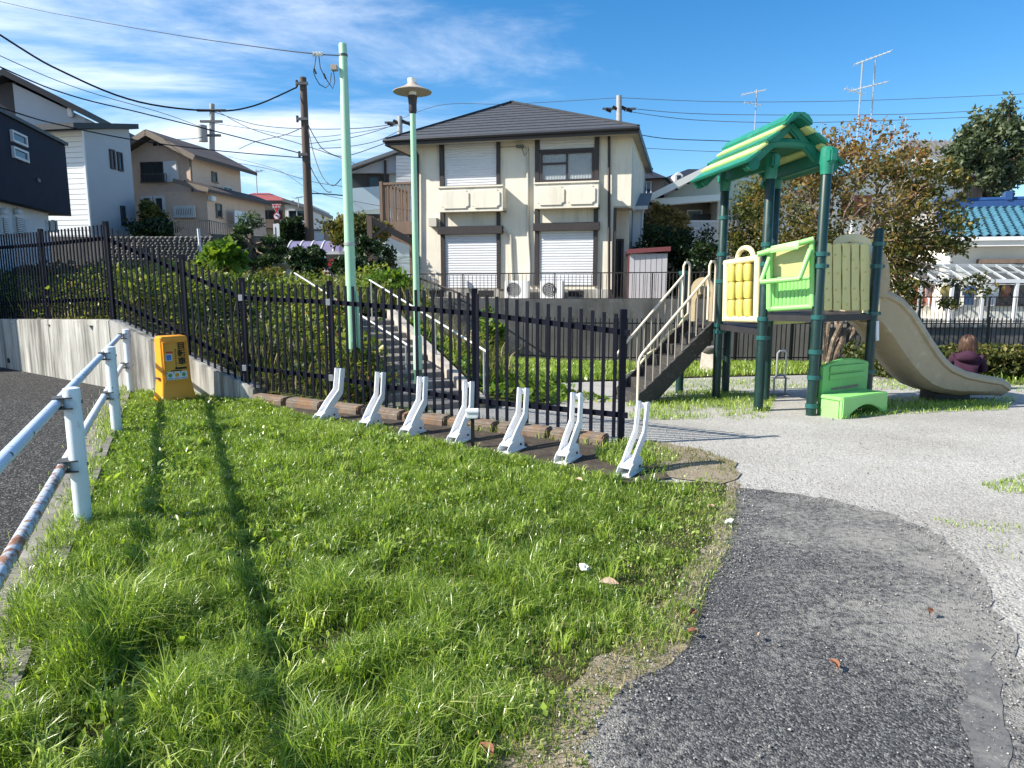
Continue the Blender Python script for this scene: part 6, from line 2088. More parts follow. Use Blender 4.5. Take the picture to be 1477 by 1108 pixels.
# green shop front between P3 and P6
sp = part('shop_panel', 'play_green', play, lambda b: (
    b.tube([onp(1108, 446, P3, P6, .03), onp(1172, 442, P3, P6, .03)], .035, 10), b.tube([onp(1110, 404, P3, P6, .03), onp(1172, 400, P3, P6, .03)], .03, 10),
    b.tube([onp(1110, 358, P3, P6, .03), onp(1110, 446, P3, P6, .03)], .04, 10), b.tube([onp(1171, 348, P3, P6, .03), onp(1171, 442, P3, P6, .03)], .035, 10)), smooth=True)
for k in range(10):
    x = 1115 + k * 5.7
    part('rib', 'play_green', sp, lambda b: b.tube([onp(x, 405 - k * .4, P3, P6, .02), onp(x, 444 - k * .4, P3, P6, .02)], .027, 8), smooth=True)
part('pane', 'play_pane', sp, lambda b: b.prism([onp(1112, 402, P3, P6), onp(1170, 398, P3, P6), onp(1170, 352, P3, P6), onp(1112, 360, P3, P6)], (onp(1140, 380, P3, P6, -.015) - onp(1140, 380, P3, P6))))
part('backing', 'play_green', sp, lambda b: b.prism([onp(1112, 446, P3, P6, -.01), onp(1170, 442, P3, P6, -.01), onp(1170, 400, P3, P6, -.01), onp(1112, 404, P3, P6, -.01)], (onp(1140, 380, P3, P6, -.02) - onp(1140, 380, P3, P6))))
aw = part('awning_frame', 'play_green', play, lambda b: (
    b.tube([onp(1093, 367, P3, P6, .12), onp(1174, 345, P3, P6, .06)], .034, 10), b.tube([onp(1097, 407, P3, P6, .20), onp(1154, 402, P3, P6, .20)], .032, 10),
    b.tube([onp(1110, 372, P3, P6, .10), onp(1098, 406, P3, P6, .20)], .028, 10), b.tube([onp(1169, 360, P3, P6, .08), onp(1153, 402, P3, P6, .20)], .030, 10)), smooth=True)
part('awning_board', 'play_green', aw, lambda b: b.prism([onp(1111, 359, P3, P6, .10), onp(1153, 350, P3, P6, .10), onp(1152, 360, P3, P6, .14), onp(1110, 366, P3, P6, .14)], V((0, 0, .035))), bevel=.01)
part('under_panel', 'play_lime', play, lambda b: b.prism([onp(1117, 462, P3, P6, -.25), onp(1162, 460, P3, P6, -.25), onp(1162, 466, P3, P6, -.25), onp(1117, 468, P3, P6, -.25)], gd * .03))
# plank panel between P6 and P7
for k in range(5):
    xa, xb = 1188 + k * 13.2, 1188 + (k + 1) * 13.2 - 1.0
    rr = random.Random(100 + k)
    Lp, Rp = [], []
    for j in range(7):
        y = 448 - j * 16
        Lp.append(onp(xa + rr.uniform(-.5, .5), y, P6, P7, .03)); Rp.append(onp(xb + rr.uniform(-.5, .5), y, P6, P7, .03))
    topm = onp((xa + xb) / 2, 350, P6, P7, .03)
    pl_ = part('plank', 'play_plank', play, lambda b: b.prism(Lp + [topm] + Rp[::-1], onp(1220, 400, P6, P7, -.01) - onp(1220, 400, P6, P7, .03)), bevel=.010, smooth=True)
    for (dx, y) in ((-2, 372), (2, 392), (-1, 420), (2, 436)):
        c = onp((xa + xb) / 2 + dx, y + rr.uniform(-5, 5), P6, P7, .03)
        nn_ = (onp(1220, 400, P6, P7, .05) - onp(1220, 400, P6, P7, .03)).normalized()
        part('stud', 'play_plank', pl_, lambda b: b.tube([c, c + nn_ * .012, c + nn_ * .018], [.014, .012, .004], 8), smooth=True)
part('panel_back', 'play_plank', play, lambda b: b.prism([onp(1188, 447, P6, P7, -.012), onp(1254, 447, P6, P7, -.012), onp(1254, 354, P6, P7, -.012), onp(1188, 354, P6, P7, -.012)], onp(1220, 400, P6, P7, -.03) - onp(1220, 400, P6, P7, -.012)))
# slide
SDIR = V((.972, .235, 0)).normalized()
SSIDE = V((SDIR.y, -SDIR.x, 0))                    # towards the camera
S0 = (P7 + P8) / 2; S0.z = zhi
S0 = V((S0.x, S0.y, zhi)) - SSIDE * -.22
prof_s = [(0, 1.0), (.08, .985), (.18, .92), (.32, .78), (.48, .59), (.64, .41), (.81, .25), (.98, .135), (1.16, .07), (1.42, .03), (1.72, .015), (2.0, .005), (2.14, -.01)]
gend = gz(S0.x + 2.1, S0.y + .5)
SLEN = (at(1448, 570, 9.65).x - S0.x) / SDIR.x / 2.14
path = [S0 + SDIR * d * SLEN + V((0, 0, (gend + .20 - zhi) + (zhi - gend - .20) * z)) for d, z in prof_s]
hw = .29
wall_h = [.30, .34, .37, .39, .39, .38, .36, .33, .29, .23, .18, .14, .07]
def sweep(b, sec_fn):
    rings = []
    for i, p in enumerate(path):
        d = (path[min(i + 1, len(path) - 1)] - path[max(0, i - 1)]).normalized()
        up = SSIDE.cross(d)
        if up.z < 0: up = -up
        rings.append([p + SSIDE * s + up * h for s, h in sec_fn(i)])
    n = len(rings[0])
    base = len(b.v)
    for r_ in rings: b.v += r_
    for i in range(len(rings) - 1):
        for k in range(n):
            a = base + i * n + k; c = base + i * n + (k + 1) % n
            b.f.append((a, c, c + n, a + n))
    b.f.append(tuple(base + k for k in range(n - 1, -1, -1)))
    b.f.append(tuple(base + (len(rings) - 1) * n + k for k in range(n)))
def sec(i):
    h = wall_h[i]
    return [(-hw + .07, .0), (-hw + .04, h - .03), (-hw + .03, h), (-hw - .03, h + .01), (-hw - .06, h - .03), (-hw - .06, h - .08), (-hw - .03, h - .10), (-hw - .02, -.04), (-hw + .06, -.11),
            (-.10, -.115), (-.08, -.095), (.08, -.095), (.10, -.115),
            (hw - .06, -.11), (hw + .02, -.04), (hw + .03, h - .10), (hw + .06, h - .08), (hw + .06, h - .03), (hw + .03, h + .01), (hw - .03, h), (hw - .04, h - .03), (hw - .07, 0)]
b = MB(); sweep(b, sec)
sl = b.build('slide', 'play_tan', play, smooth=True)
for k in (4, 8):
    p = path[k]
part('slide_foot', 'deck_dark', sl, lambda b: b.box(path[9].x - .22, path[9].x + .25, path[9].y - .2, path[9].y + .2, gend - .1, path[9].z - .09))
# slide hood: arched panel across P7-P8
hd = (P8 - P7); hd.z = 0; hl = hd.length; hd.normalize()
hn = V((hd.y, -hd.x, 0))
if hn.x < 0: hn = -hn
def hoodp(u, z): return V((P7.x, P7.y, zhi + z)) + hd * u
outl = [hoodp(.10, .0), hoodp(.10, .62)] + [hoodp(hl / 2 - (hl / 2 - .10) * math.cos(math.pi * k / 12), .62 + .33 * math.sin(math.pi * k / 12)) for k in range(1, 12)] + [hoodp(hl - .10, .62), hoodp(hl - .10, 0), hoodp(hl - .26, 0), hoodp(hl - .26, .55)] + \
       [hoodp(hl / 2 + (hl / 2 - .26) * math.cos(math.pi * k / 10), .55 + .22 * math.sin(math.pi * k / 10)) for k in range(1, 10)] + [hoodp(.26, .55), hoodp(.26, 0)]
part('slide_hood', 'play_cream', play, lambda b: b.prism(outl, hn * .16), bevel=.015)
# stair landing arch between P1 and P2 (rear side) and the climb itself
ar = []
A1, A2 = plan(995, 11.0), plan(1028, 10.75)
dA = (A2 - A1); dA.z = 0; lA = dA.length; dA.normalize()
def ap_(u, z): return V((A1.x, A1.y, zlow + z)) + dA * u
zt_ = at(1013, 400, 10.9).z - zlow
outl = [ap_(0, -.05), ap_(0, zt_ * .72)] + [ap_(lA / 2 - lA / 2 * math.cos(math.pi * k / 10), zt_ * .72 + zt_ * .28 * math.sin(math.pi * k / 10)) for k in range(1, 10)] + [ap_(lA, zt_ * .72), ap_(lA, -.05), ap_(lA * .75, -.05), ap_(lA * .75, zt_ * .42)] + \
       [ap_(lA / 2 + lA * .25 * math.cos(math.pi * k / 8), zt_ * .42 + zt_ * .2 * math.sin(math.pi * k / 8)) for k in range(1, 8)] + [ap_(lA * .25, zt_ * .42), ap_(lA * .25, -.05)]
part('entry_arch', 'play_tan', play, lambda b: b.prism(outl, V((-dA.y, dA.x, 0)) * .06), bevel=.01)
NB, FBt = G(918, 584), G(889, 580)
FBt = V((NB.x - .20, NB.y + .56, 0)); FBt.z = gz(FBt.x, FBt.y)
NT = plan(1027, P2.y + .10); FT = V((NT.x + (FBt.x - NB.x), NT.y + (FBt.y - NB.y), 0))
NS_ = 6
stp = part('steps', 'stair_dark', play, lambda b: b.bar(V((FBt.x, FBt.y, FBt.z + .05)).lerp(V((FT.x, FT.y, zlow)), .0), V((FT.x, FT.y, zlow - .02)), .04, .16))
zb0 = NB.z
for i in range(NS_):
    t0, t1 = i / NS_, (i + 1) / NS_
    z = zb0 + (zlow - zb0) * (i + 1) / (NS_ + 1) 
    a, c, d, e = NB.lerp(NT, t0), NB.lerp(NT, t1), FBt.lerp(FT, t1), FBt.lerp(FT, t0)
    part('tread', 'stair_dark', stp, lambda b: b.prism([V((q.x, q.y, z - .16)) for q in (a, c, d, e)], V((0, 0, .16))), bevel=.006, bseg=1)
dirS = V((NT.x - NB.x, NT.y - NB.y, 0)).normalized()
sidS = V((dirS.y, -dirS.x, 0))
part('stringer', 'stair_dark', stp, lambda b: b.prism([V((NB.x, NB.y, zb0 - .06)) , V((NB.x, NB.y, zb0 + .13)), V((NT.x, NT.y, zlow + .05)), V((NT.x, NT.y, zlow - .22)), V((NB.x, NB.y, zb0 - .06)) + dirS * .22], sidS * .04))
n_ = 14
wave = []
for k in range(n_ + 1):
    t = k / n_
    q = FBt.lerp(FT, t); z = FBt.z + .12 + (zlow - FBt.z - .05) * t + .07 * abs(math.sin(t * math.pi * 3.5))
    wave.append(V((q.x, q.y, z)))
low = [V((p.x, p.y, FBt.z + .02 + (zlow - FBt.z - .05) * k / n_)) for k, p in enumerate(wave)]
part('side_panel', 'play_cream', stp, lambda b: b.prism(wave + low[::-1], -sidS * .03))
for (Bp, Tp, off__) in ((NB, NT, sidS * .02), (FBt, FT, -sidS * .02)):
    zr0 = Bp.z + .66; zr1 = zlow + .72
    bp = V((Bp.x, Bp.y, Bp.z)) + off__; tp_ = V((Tp.x, Tp.y, zlow)) + off__ - dirS * .06
    pts = [V((bp.x, bp.y, Bp.z - .05)), V((bp.x, bp.y, zr0 - .08)), V((bp.x, bp.y, zr0 - .02)) + dirS * .02, V((bp.x, bp.y, zr0)) + dirS * .07 + V((0, 0, .04)), V((tp_.x, tp_.y, zr1)) - dirS * .04]
    hr = part('handrail', 'rail_cream', play, lambda b: b.tube(pts, .019, 8), smooth=True)
    part('loop_bar', 'rail_cream', hr, lambda b: b.tube([V((tp_.x, tp_.y, zlow + .08)) - dirS * .05, V((tp_.x, tp_.y, zlow + .85)) - dirS * .05, V((tp_.x, tp_.y, zlow + .90)) - dirS * .02, V((tp_.x, tp_.y, zlow + .90)) + dirS * .05, V((tp_.x, tp_.y, zlow + .86)) + dirS * .08, V((tp_.x, tp_.y, zlow + .05)) + dirS * .08], .019, 8), smooth=True)
    for k in range(1, 10):
        t = k / 10
        q = bp.lerp(tp_, t); zbm = Bp.z + .1 + (zlow - Bp.z - .05) * t; ztp = zr0 + .02 + (zr1 - zr0 - .02) * t
        part('baluster', 'rail_tan', hr, lambda b: b.tube([V((q.x, q.y, zbm)), V((q.x, q.y, ztp))], .010, 6))
def atl(pts, Y): return [at(x, y, Y) for x, y in pts]
arch_o = [(1204, 430), (1204, 352)] + [(1231 - 27 * math.cos(math.pi * k / 10), 352 - 15 * math.sin(math.pi * k / 10)) for k in range(1, 10)] + [(1258, 352), (1258, 430), (1250, 430), (1250, 358)] + [(1231 + 18 * math.cos(math.pi * k / 8), 358 - 9 * math.sin(math.pi * k / 8)) for k in range(1, 8)] + [(1213, 358), (1213, 430)]
part('rear_arch', 'play_cream', play, lambda b: b.prism(atl(arch_o, 9.75), V((0, .07, 0))), bevel=.012)
part('hood_side', 'play_tan', play, lambda b: b.prism(atl([(1264, 428), (1264, 361), (1271, 360), (1279, 368), (1284, 384), (1285, 408), (1281, 424), (1275, 432)], 9.02), V((.015, .11, 0))), bevel=.02, smooth=True)
# little bench fixed between P6 and P7
def bo(px, py, o_=0): return onp(px, py, P6, P7, o_)
bd_ = V((P7.x - P6.x, P7.y - P6.y, 0)).normalized(); bn_ = V((bd_.y, -bd_.x, 0))
bL = PR + .03; bR = (P7 - P6).length - PR - .03
gzb = gz(P6.x + .4, P6.y + .1)
def bp_(u, o_, z): return V((P6.x, P6.y, 0)) + bd_ * u + bn_ * o_ + V((0, 0, z))
zs = at(1225, 568, 8.45).z; zbk = at(1220, 518, 8.65).z
outl = [bp_(bL, .06, gzb), bp_(bL, .06, zbk - .06)] + [bp_(bL + (bR - bL) * k / 8, .06, zbk - .06 + .07 * math.sin(math.pi * k / 8)) for k in range(1, 8)] + [bp_(bR, .06, zbk - .06), bp_(bR, .06, gzb)]
bench = part('bench_back', 'play_green_bench', play, lambda b: b.prism(outl[:], bn_ * -.05), bevel=.012)
wd_ = bR - bL
for (za, zb2) in ((.62, .84), (.40, .58)):
    part('raised_panel', 'play_green_bench', bench, lambda b: b.prism([bp_(bL + .14 * wd_, .062, zs + (zbk - zs) * za), bp_(bR - .12 * wd_, .062, zs + (zbk - zs) * za), bp_(bR - .12 * wd_, .062, zs + (zbk - zs) * zb2), bp_(bL + .14 * wd_, .062, zs + (zbk - zs) * zb2)], bn_ * .012), bevel=.008)
part('hand_slot', 'dry_soil', bench, lambda b: b.prism([bp_(bL + .2 * wd_, .062, zs + .035), bp_(bR - .24 * wd_, .062, zs + .035), bp_(bR - .20 * wd_, .062, zs + .075), bp_(bL + .2 * wd_, .062, zs + .065)], bn_ * .002))
sw0, sw1, so = bL - .03, bR - .06, .38
front = [bp_(sw0, so, gzb - .02), bp_(sw0, so, zs), bp_(sw1, so, zs), bp_(sw1, so, gzb - .02), bp_(sw1 - .09, so, gzb - .02)] + [bp_(sw1 - .12 - (sw1 - sw0 - .28) * k / 8, so, gzb + .05 + .10 * math.sin(math.pi * k / 8)) for k in range(9)] + [bp_(sw0 + .13, so, gzb - .02)]
seat = part('bench_seat', 'play_green', play, lambda b: b.prism(front, bn_ * -.05), bevel=.012)
part('seat_top', 'play_green', seat, lambda b: b.prism([bp_(sw0, so - .002, zs - .045), bp_(sw1, so - .002, zs - .045), bp_(sw1 - .02, .07, zs - .045), bp_(sw0, .07, zs - .045)], V((0, 0, .05))), bevel=.012)
part('side_cheek', 'play_green', seat, lambda b: b.prism([bp_(sw1 - .06, so - .06, gzb), bp_(sw1 - .06, so - .06, zs - .05), bp_(sw1 - .06, .08, zs - .05), bp_(sw1 - .06, .08, gzb)], bd_ * .04))
part('side_cheek', 'play_green', seat, lambda b: (b.prism([bp_(sw0 + .01, so - .06, gzb), bp_(sw0 + .01, so - .06, zs - .05), bp_(sw0 + .01, .08, zs - .05), bp_(sw0 + .01, .08, gzb)], bd_ * .04)))
part('white_sleeve', 'paper_white', play, lambda b: b.tube([at(1262, 463, P7.y - .05) + V((.03, 0, 0)), at(1262, 491, P7.y - .05) + V((.03, 0, 0))], .022, 8), smooth=True)

# fountain pedestal and steel hoops beyond
fp = G(1024, 538)
ft = thing('drinking_fountain', 'tan concrete drinking fountain pedestal behind the playground steps', 'fountain', fp)
hz_ = at(1024, 500, fp.y).z
part('pedestal', 'concrete_pale', ft, lambda b: b.tube([V((fp.x, fp.y, fp.z - .05)), V((fp.x, fp.y, fp.z + .04)), V((fp.x, fp.y, hz_ - .12))], [.28, .25, .21], 4), bevel=.01)
part('bowl', 'concrete_step', ft, lambda b: b.lathe((fp.x, fp.y, hz_), [(.20, -.12), (.27, -.05), (.28, 0), (.24, .0), (.18, -.03), (.0, -.05)], 16), smooth=True)
part('tap', 'steel_grey', ft, lambda b: b.tube([V((fp.x + .2, fp.y, hz_)), V((fp.x + .2, fp.y, hz_ + .12)), V((fp.x + .12, fp.y, hz_ + .15)), V((fp.x + .08, fp.y, hz_ + .1))], .014, 6), smooth=True)
for i, (px, py, hh, lab) in enumerate(((1124, 570, .30, 'low grey steel hoop standing in the sand under the playground tower'), (1126, 546, .55, 'taller grey steel hoop behind the playground tower, near the back lawn'))):
    p = G(px, py)
    t = thing('steel_hoop', lab, 'hoop', p)
    part('hoop_bar', 'steel_grey', t, lambda b: b.tube([p + V((-.09, 0, -.1)), p + V((-.09, 0, hh - .05)), p + V((-.05, 0, hh)), p + V((.07, .05, hh)), p + V((.11, .06, hh - .05)), p + V((.11, .06, -.1))], .016, 8), smooth=True)
    part('ground_plate', 'steel_dark', t, lambda b: b.box(p.x - .14, p.x + .16, p.y - .05, p.y + .12, p.z - .01, p.z + .008))

# ------------------------------------------------------------ person sitting behind the slide's foot
pp0 = G(1391, 562)
def person(loc, heading):
    t = bpy.data.objects.new('person', None)
    J = {'pelvis': (0, 0, .13, .15), 'belly': (0, .01, .27, .135), 'chest': (0, .03, .42, .145), 'neck0': (0, .04, .545, .065), 'neck': (0, .05, .585, .052), 'head': (0, .075, .655, .078), 'crown': (0, .075, .73, .07)}
    E = [('pelvis', 'belly'), ('belly', 'chest'), ('chest', 'neck0'), ('neck0', 'neck'), ('neck', 'head'), ('head', 'crown')]
    for s, n in ((-1, 'l'), (1, 'r')):
        J.update({'sh' + n: (s * .165, .03, .485, .066), 'el' + n: (s * .235, .12, .28, .052), 'wr' + n: (s * .13, .32, .30, .036), 'pa' + n: (s * .09, .385, .315, .036),
                  'hip' + n: (s * .10, .06, .12, .095), 'kn' + n: (s * .15, .40, .36, .062), 'an' + n: (s * .13, .46, .05, .042), 'to' + n: (s * .14, .62, .025, .036)})
        E += [('chest', 'sh' + n), ('sh' + n, 'el' + n), ('el' + n, 'wr' + n), ('wr' + n, 'pa' + n), ('pelvis', 'hip' + n), ('hip' + n, 'kn' + n), ('kn' + n, 'an' + n), ('an' + n, 'to' + n)]
        for k in range(4):
            J['f%d%s' % (k, n)] = (s * (.065 + .017 * k), .425, .325 - .004 * k, .0095); J['g%d%s' % (k, n)] = (s * (.055 + .015 * k), .455 - .004 * abs(k - 1), .305, .0085)
            E += [('pa' + n, 'f%d%s' % (k, n)), ('f%d%s' % (k, n), 'g%d%s' % (k, n))]
        J['th' + n] = (s * .05, .40, .33, .011); E += [('pa' + n, 'th' + n)]
    names = list(J)
    me = bpy.data.meshes.new('body')
    me.from_pydata([J[k][:3] for k in names], [(names.index(a), names.index(b)) for a, b in E], [])
    o = bpy.data.objects.new('body', me)
    COL.objects.link(o)
    sk = o.modifiers.new('skin', 'SKIN')
    for i, k in enumerate(names):
        sv = me.skin_vertices[0].data[i]
        sv.radius = (J[k][3], J[k][3]); sv.use_root = (k == 'pelvis')
    o.modifiers.new('sub', 'SUBSURF').levels = 2
    dg = bpy.context.evaluated_depsgraph_get()
    m2 = bpy.data.meshes.new_from_object(o.evaluated_get(dg))
    bpy.data.objects.remove(o)
    m2.name = 'body'
    m2.materials.clear()
    for n in ('purple_cloth', 'jeans', 'skin', 'shoe'):
        m2.materials.append(MATS[n])
    P_ = {k: V(J[k][:3]) for k in names}
    for f in m2.polygons:
        f.use_smooth = True
        c = V(f.center)
        k = min(P_, key=lambda q: (P_[q] - c).length - J[q][3])
        if k[:2] in ('hi', 'kn', 'an'): f.material_index = 1
        elif k == 'pelvis' and c.z < .12: f.material_index = 1
        elif k[:2] in ('to',): f.material_index = 3
        elif k in ('head', 'crown', 'neck') or k[:2] in ('pa', 'th') or k[0] in 'fg': f.material_index = 2
    body = bpy.data.objects.new('body', m2)
    COL.objects.link(body); COL.objects.link(t)
    body.parent = t
    def blob(name, m, c, r, fn=None, seg=20, rings=12):
        bm = bmesh.new()
        bmesh.ops.create_uvsphere(bm, u_segments=seg, v_segments=rings, radius=1)
        for v in bm.verts:
            q = V((v.co.x * r[0], v.co.y * r[1], v.co.z * r[2]))
            if fn: q = fn(q)
            v.co = q + V(c)
        for f in bm.faces: f.smooth = True
        m3 = bpy.data.meshes.new(name); bm.to_mesh(m3); bm.free()
        m3.materials.append(MATS[m])
        ob = bpy.data.objects.new(name, m3); COL.objects.link(ob); ob.parent = t
        return ob
    def hair(q):
        a = math.atan2(q.x, -q.y)
        if q.z < 0:                                   # hangs down at the back and sides to the collar
            q.z *= 1.35; q.x *= 1.02 + .10 * min(1, -q.z / .1)
        q.x += .006 * math.sin(a * 17); q.y += .006 * math.cos(a * 13)
        if q.y > .035: q.y = .035 + (q.y - .035) * .25
        return q
    blob('hair', 'hair', (0, .048, .685), (.115, .112, .125), hair, 40, 20)
    for k in range(26):                               # strands
        a = -1.7 + 3.4 * k / 25
        x = math.sin(a) * .113; y = .048 - math.cos(a) * .108
        m_ = MB(); m_.tube([V((x * .95, y + .005, .70)), V((x * 1.03, y - .004, .62)), V((x * 1.0 + random.uniform(-.012, .012), y + .0, .545 + random.uniform(-.02, .03)))], [.012, .012, .004], 5)
        m_.build('hair_lock', 'hair', t, smooth=True)
    def hood(q):
        q.z -= .35 * q.y if q.y < 0 else 0
        return q
    blob('hood', 'purple_cloth', (0, -.055, .50), (.15, .085, .085), lambda q: V((q.x, q.y - .02 * (1 - (q.x / .15) ** 2), q.z - .03 * (q.x / .15) ** 2)))
    blob('nose', 'skin', (0, .152, .665), (.014, .018, .02))
    for s in (-1, 1): blob('eye', 'ink', (s * .03, .142, .69), (.011, .008, .007), None, 10, 6)
    t.location = loc
    t.rotation_euler = (0, 0, heading)
    t.scale = (1.12, 1.12, 1.12)
    return tag(t, 'person in dark purple hooded top with long brown hair, sitting behind the slide', 'person')
person(V((pp0.x, pp0.y, pp0.z)), R(-28))

# ------------------------------------------------------------ bike racks
def make_rack():
    t = thing('bike_rack', '', 'bike rack', (0, 0, 0), 'white bike racks in front of the kerb')
    # local frame: y along the wheel slot (away from the lawn), x across
    foot = [(-.02, -.05), (-.02, .04), (.02, .075), (.11, .115), (.22, .135), (.27, .10), (.28, -.05)]
    def side(x0, x1):
        return lambda b: b.prism([V((x0, y, z)) for y, z in foot], V((x1 - x0, 0, 0)))
    part('foot_plate', 'rack_white', t, side(-.058, -.048), bevel=.003, bseg=1)
    part('foot_plate', 'rack_white', t, side(.048, .058), bevel=.003, bseg=1)
    part('foot_cover', 'rack_white', t, lambda b: b.prism([V((-.047, y, z)) for y, z in ((.015, .066), (.11, .112), (.22, .132), (.265, .10), (.255, .09), (.215, .12), (.11, .10), (.02, .055))], V((.094, 0, 0))), bevel=.002, bseg=1)
    part('base_plate', 'rack_white', t, lambda b: b.box(-.068, .068, -.03, .30, -.005, .008))
    arm = [(.06, .09), (.20, .125), (.36, .27), (.405, .56), (.33, .57), (.295, .33), (.15, .20), (.06, .105)]
    for s in (-1, 1):
        part('arm', 'rack_white', t, lambda b: (b.prism([V((s * .030, y, z)) for y, z in arm], V((s * .021, 0, 0)))), bevel=.005, bseg=1)
    part('top_bridge', 'rack_white', t, lambda b: b.box(-.0295, .0295, .375, .395, .50, .55))
    part('bolt', 'steel_dark', t, lambda b: b.tube([V((.059, .20, .05)), V((.070, .20, .05))], .012, 6))
    return t
rack_px = [(467, 610), (533, 621), (592, 632), (661, 643), (736, 656), (818, 671), (908, 690)]
rack_lab = ['white bike rack at the left end of the row, nearest the tall green pole', 'white bike rack second from the left, in front of the green poles', 'white bike rack third from the left, in front of the lamp post',
            'white bike rack directly behind the black stub post with a white cap', 'white bike rack just right of the black stub post', 'white bike rack second from the right end of the row', 'white bike rack at the right end of the row, past the fence post']
r0 = make_rack()
for i, (px, py) in enumerate(rack_px):
    o = r0 if i == 0 else copy_tree(r0)
    p = G(px - 9, py)
    o.location = (p.x, p.y, .02)
    o.rotation_euler = (random.uniform(-.03, .03), random.uniform(-.04, .04), -R(27) + random.uniform(-.09, .09))
    o['label'] = rack_lab[i]
sp_ = G(682, 648)
st_ = thing('stub_post', 'short black post with a white plastic cap among the bike racks', 'post', sp_)
ztop = on_line(682, 593, sp_, sp_ + V((1, 0, 0))).z
part('post', 'fence_black', st_, lambda b: b.box(sp_.x - .017, sp_.x + .017, sp_.y - .017, sp_.y + .017, -.1, ztop - .05), bevel=.003)
cap = part('cap', 'rack_white', st_, lambda b: b.box(sp_.x - .058, sp_.x + .055, sp_.y - .05, sp_.y + .05, ztop - .065, ztop - .012), bevel=.008)
part('cap_lid', 'rack_white', cap, lambda b: b.box(sp_.x - .066, sp_.x + .063, sp_.y - .058, sp_.y + .058, ztop - .012, ztop + .018), bevel=.008)

# ------------------------------------------------------------ orange sign stand
sg0 = G(253, 580)
SGF = Frame((sg0.x, sg0.y), 47)
sgn = thing('sign_stand', 'orange plastic sign stand with bicycle notice, on the grass before the retaining wall', 'sign', sg0)
scale = (on_line(250, 484, sg0, sg0 + V((1, 0, 0))).z) / .96
H_ = .96 * scale
def ring(z, hw_, d0, d1): return [SGF.p(-hw_, -d0, z), SGF.p(hw_, -d0, z), SGF.p(hw_, d1, z), SGF.p(-hw_, d1, z)]
lv = [(-.03, .222, .17, .17), (.03, .218, .165, .165), (.18, .195, .135, .135), (.30, .180, .12, .12), (H_ - .05, .172, .10, .10), (H_ - .012, .168, .095, .095), (H_, .15, .08, .08)]
b = MB()
for z, hw_, d0, d1 in lv: b.v += ring(z, hw_, d0, d1)
for i in range(len(lv) - 1):
    for k in range(4):
        a = i * 4 + k; c = i * 4 + (k + 1) % 4
        b.f.append((a, c, c + 4, a + 4))
b.f.append((3, 2, 1, 0)); n = (len(lv) - 1) * 4; b.f.append((n, n + 1, n + 2, n + 3))
b.build('body', 'orange_plastic', sgn, bevel=.02, smooth=True, bseg=3)
zp0, zp1 = .27, H_ - .07
def wz(z): return -(.12 + (.10 - .12) * (z - .30) / (H_ - .35)) - .004
fs = .142
part('panel_rim', 'orange_plastic', sgn, lambda b: (b.box(-fs - .015, -fs, wz(zp0) - .008, -.09, zp0, zp1, SGF), b.box(fs, fs + .015, wz(zp0) - .008, -.09, zp0, zp1, SGF), b.box(-fs, fs, wz(zp0) - .008, -.09, zp1 - .015, zp1, SGF), b.box(-fs, fs, wz(zp0) - .008, -.09, zp0, zp0 + .015, SGF)), bevel=.004)
pnl = part('notice_panel', 'orange_print', sgn, lambda b: b.prism([SGF.p(-fs, wz(zp0), zp0 + .015), SGF.p(fs, wz(zp0), zp0 + .015), SGF.p(fs, wz(zp1), zp1 - .015), SGF.p(-fs, wz(zp1), zp1 - .015)], SGF.N * .01))
def mark(name, m, u0, u1, z0, z1, lift=.004):
    return part(name, m, pnl, lambda b: b.prism([SGF.p(u0, wz(z0) - lift, z0), SGF.p(u1, wz(z0) - lift, z0), SGF.p(u1, wz(z1) - lift, z1), SGF.p(u0, wz(z1) - lift, z1)], SGF.N * .002))
def text_mesh(name, txt, size, m, parent, origin, xdir, zdir, bold=.0):
    cu = bpy.data.curves.new(name, 'FONT')
    cu.body = txt; cu.size = size; cu.align_x = 'CENTER'; cu.align_y = 'CENTER'; cu.extrude = .0015; cu.offset = bold
    o = bpy.data.objects.new(name, cu)
    COL.objects.link(o)
    dg = bpy.context.evaluated_depsgraph_get()
    me = bpy.data.meshes.new_from_object(o.evaluated_get(dg))
    bpy.data.objects.remove(o)
    x = V(xdir).normalized(); z = V(zdir).normalized(); n_ = x.cross(z)
    off = wloc(parent)
    for v in me.vertices:
        c = v.co.copy()
        v.co = V(origin) + x * c.x + z * c.y + n_ * c.z - off
    me.materials.clear(); me.materials.append(M(m)); me.name = name
    o = bpy.data.objects.new(name, me)
    COL.objects.link(o); o.parent = parent
    return o
hgt = zp1 - zp0
zdir = SGF.p(0, wz(zp1), zp1) - SGF.p(0, wz(zp0), zp0)
for i, ch in enumerate('自転車'):
    z = zp0 + hgt * (.885 - .19 * i)
    text_mesh('lettering', ch, .105, 'ink', pnl, SGF.p(.075, wz(z) - .012, z), SGF.U, zdir, .0022)
for i in range(9):
    z = zp0 + hgt * (.80 - .052 * i)
    mark('small_print', 'ink', -.010 + (i % 2) * .003, .010 - (i % 3) * .003, z - .008, z + .006)
mark('price_bar', 'ink', -.015, .128, zp0 + hgt * .325, zp0 + hgt * .375)
mark('heading_bar', 'ink', -.07, .07, zp0 + hgt * .285, zp0 + hgt * .308)
wp_ = mark('picture_strip', 'paper_white', -.132, .130, zp0 + hgt * .09, zp0 + hgt * .275)
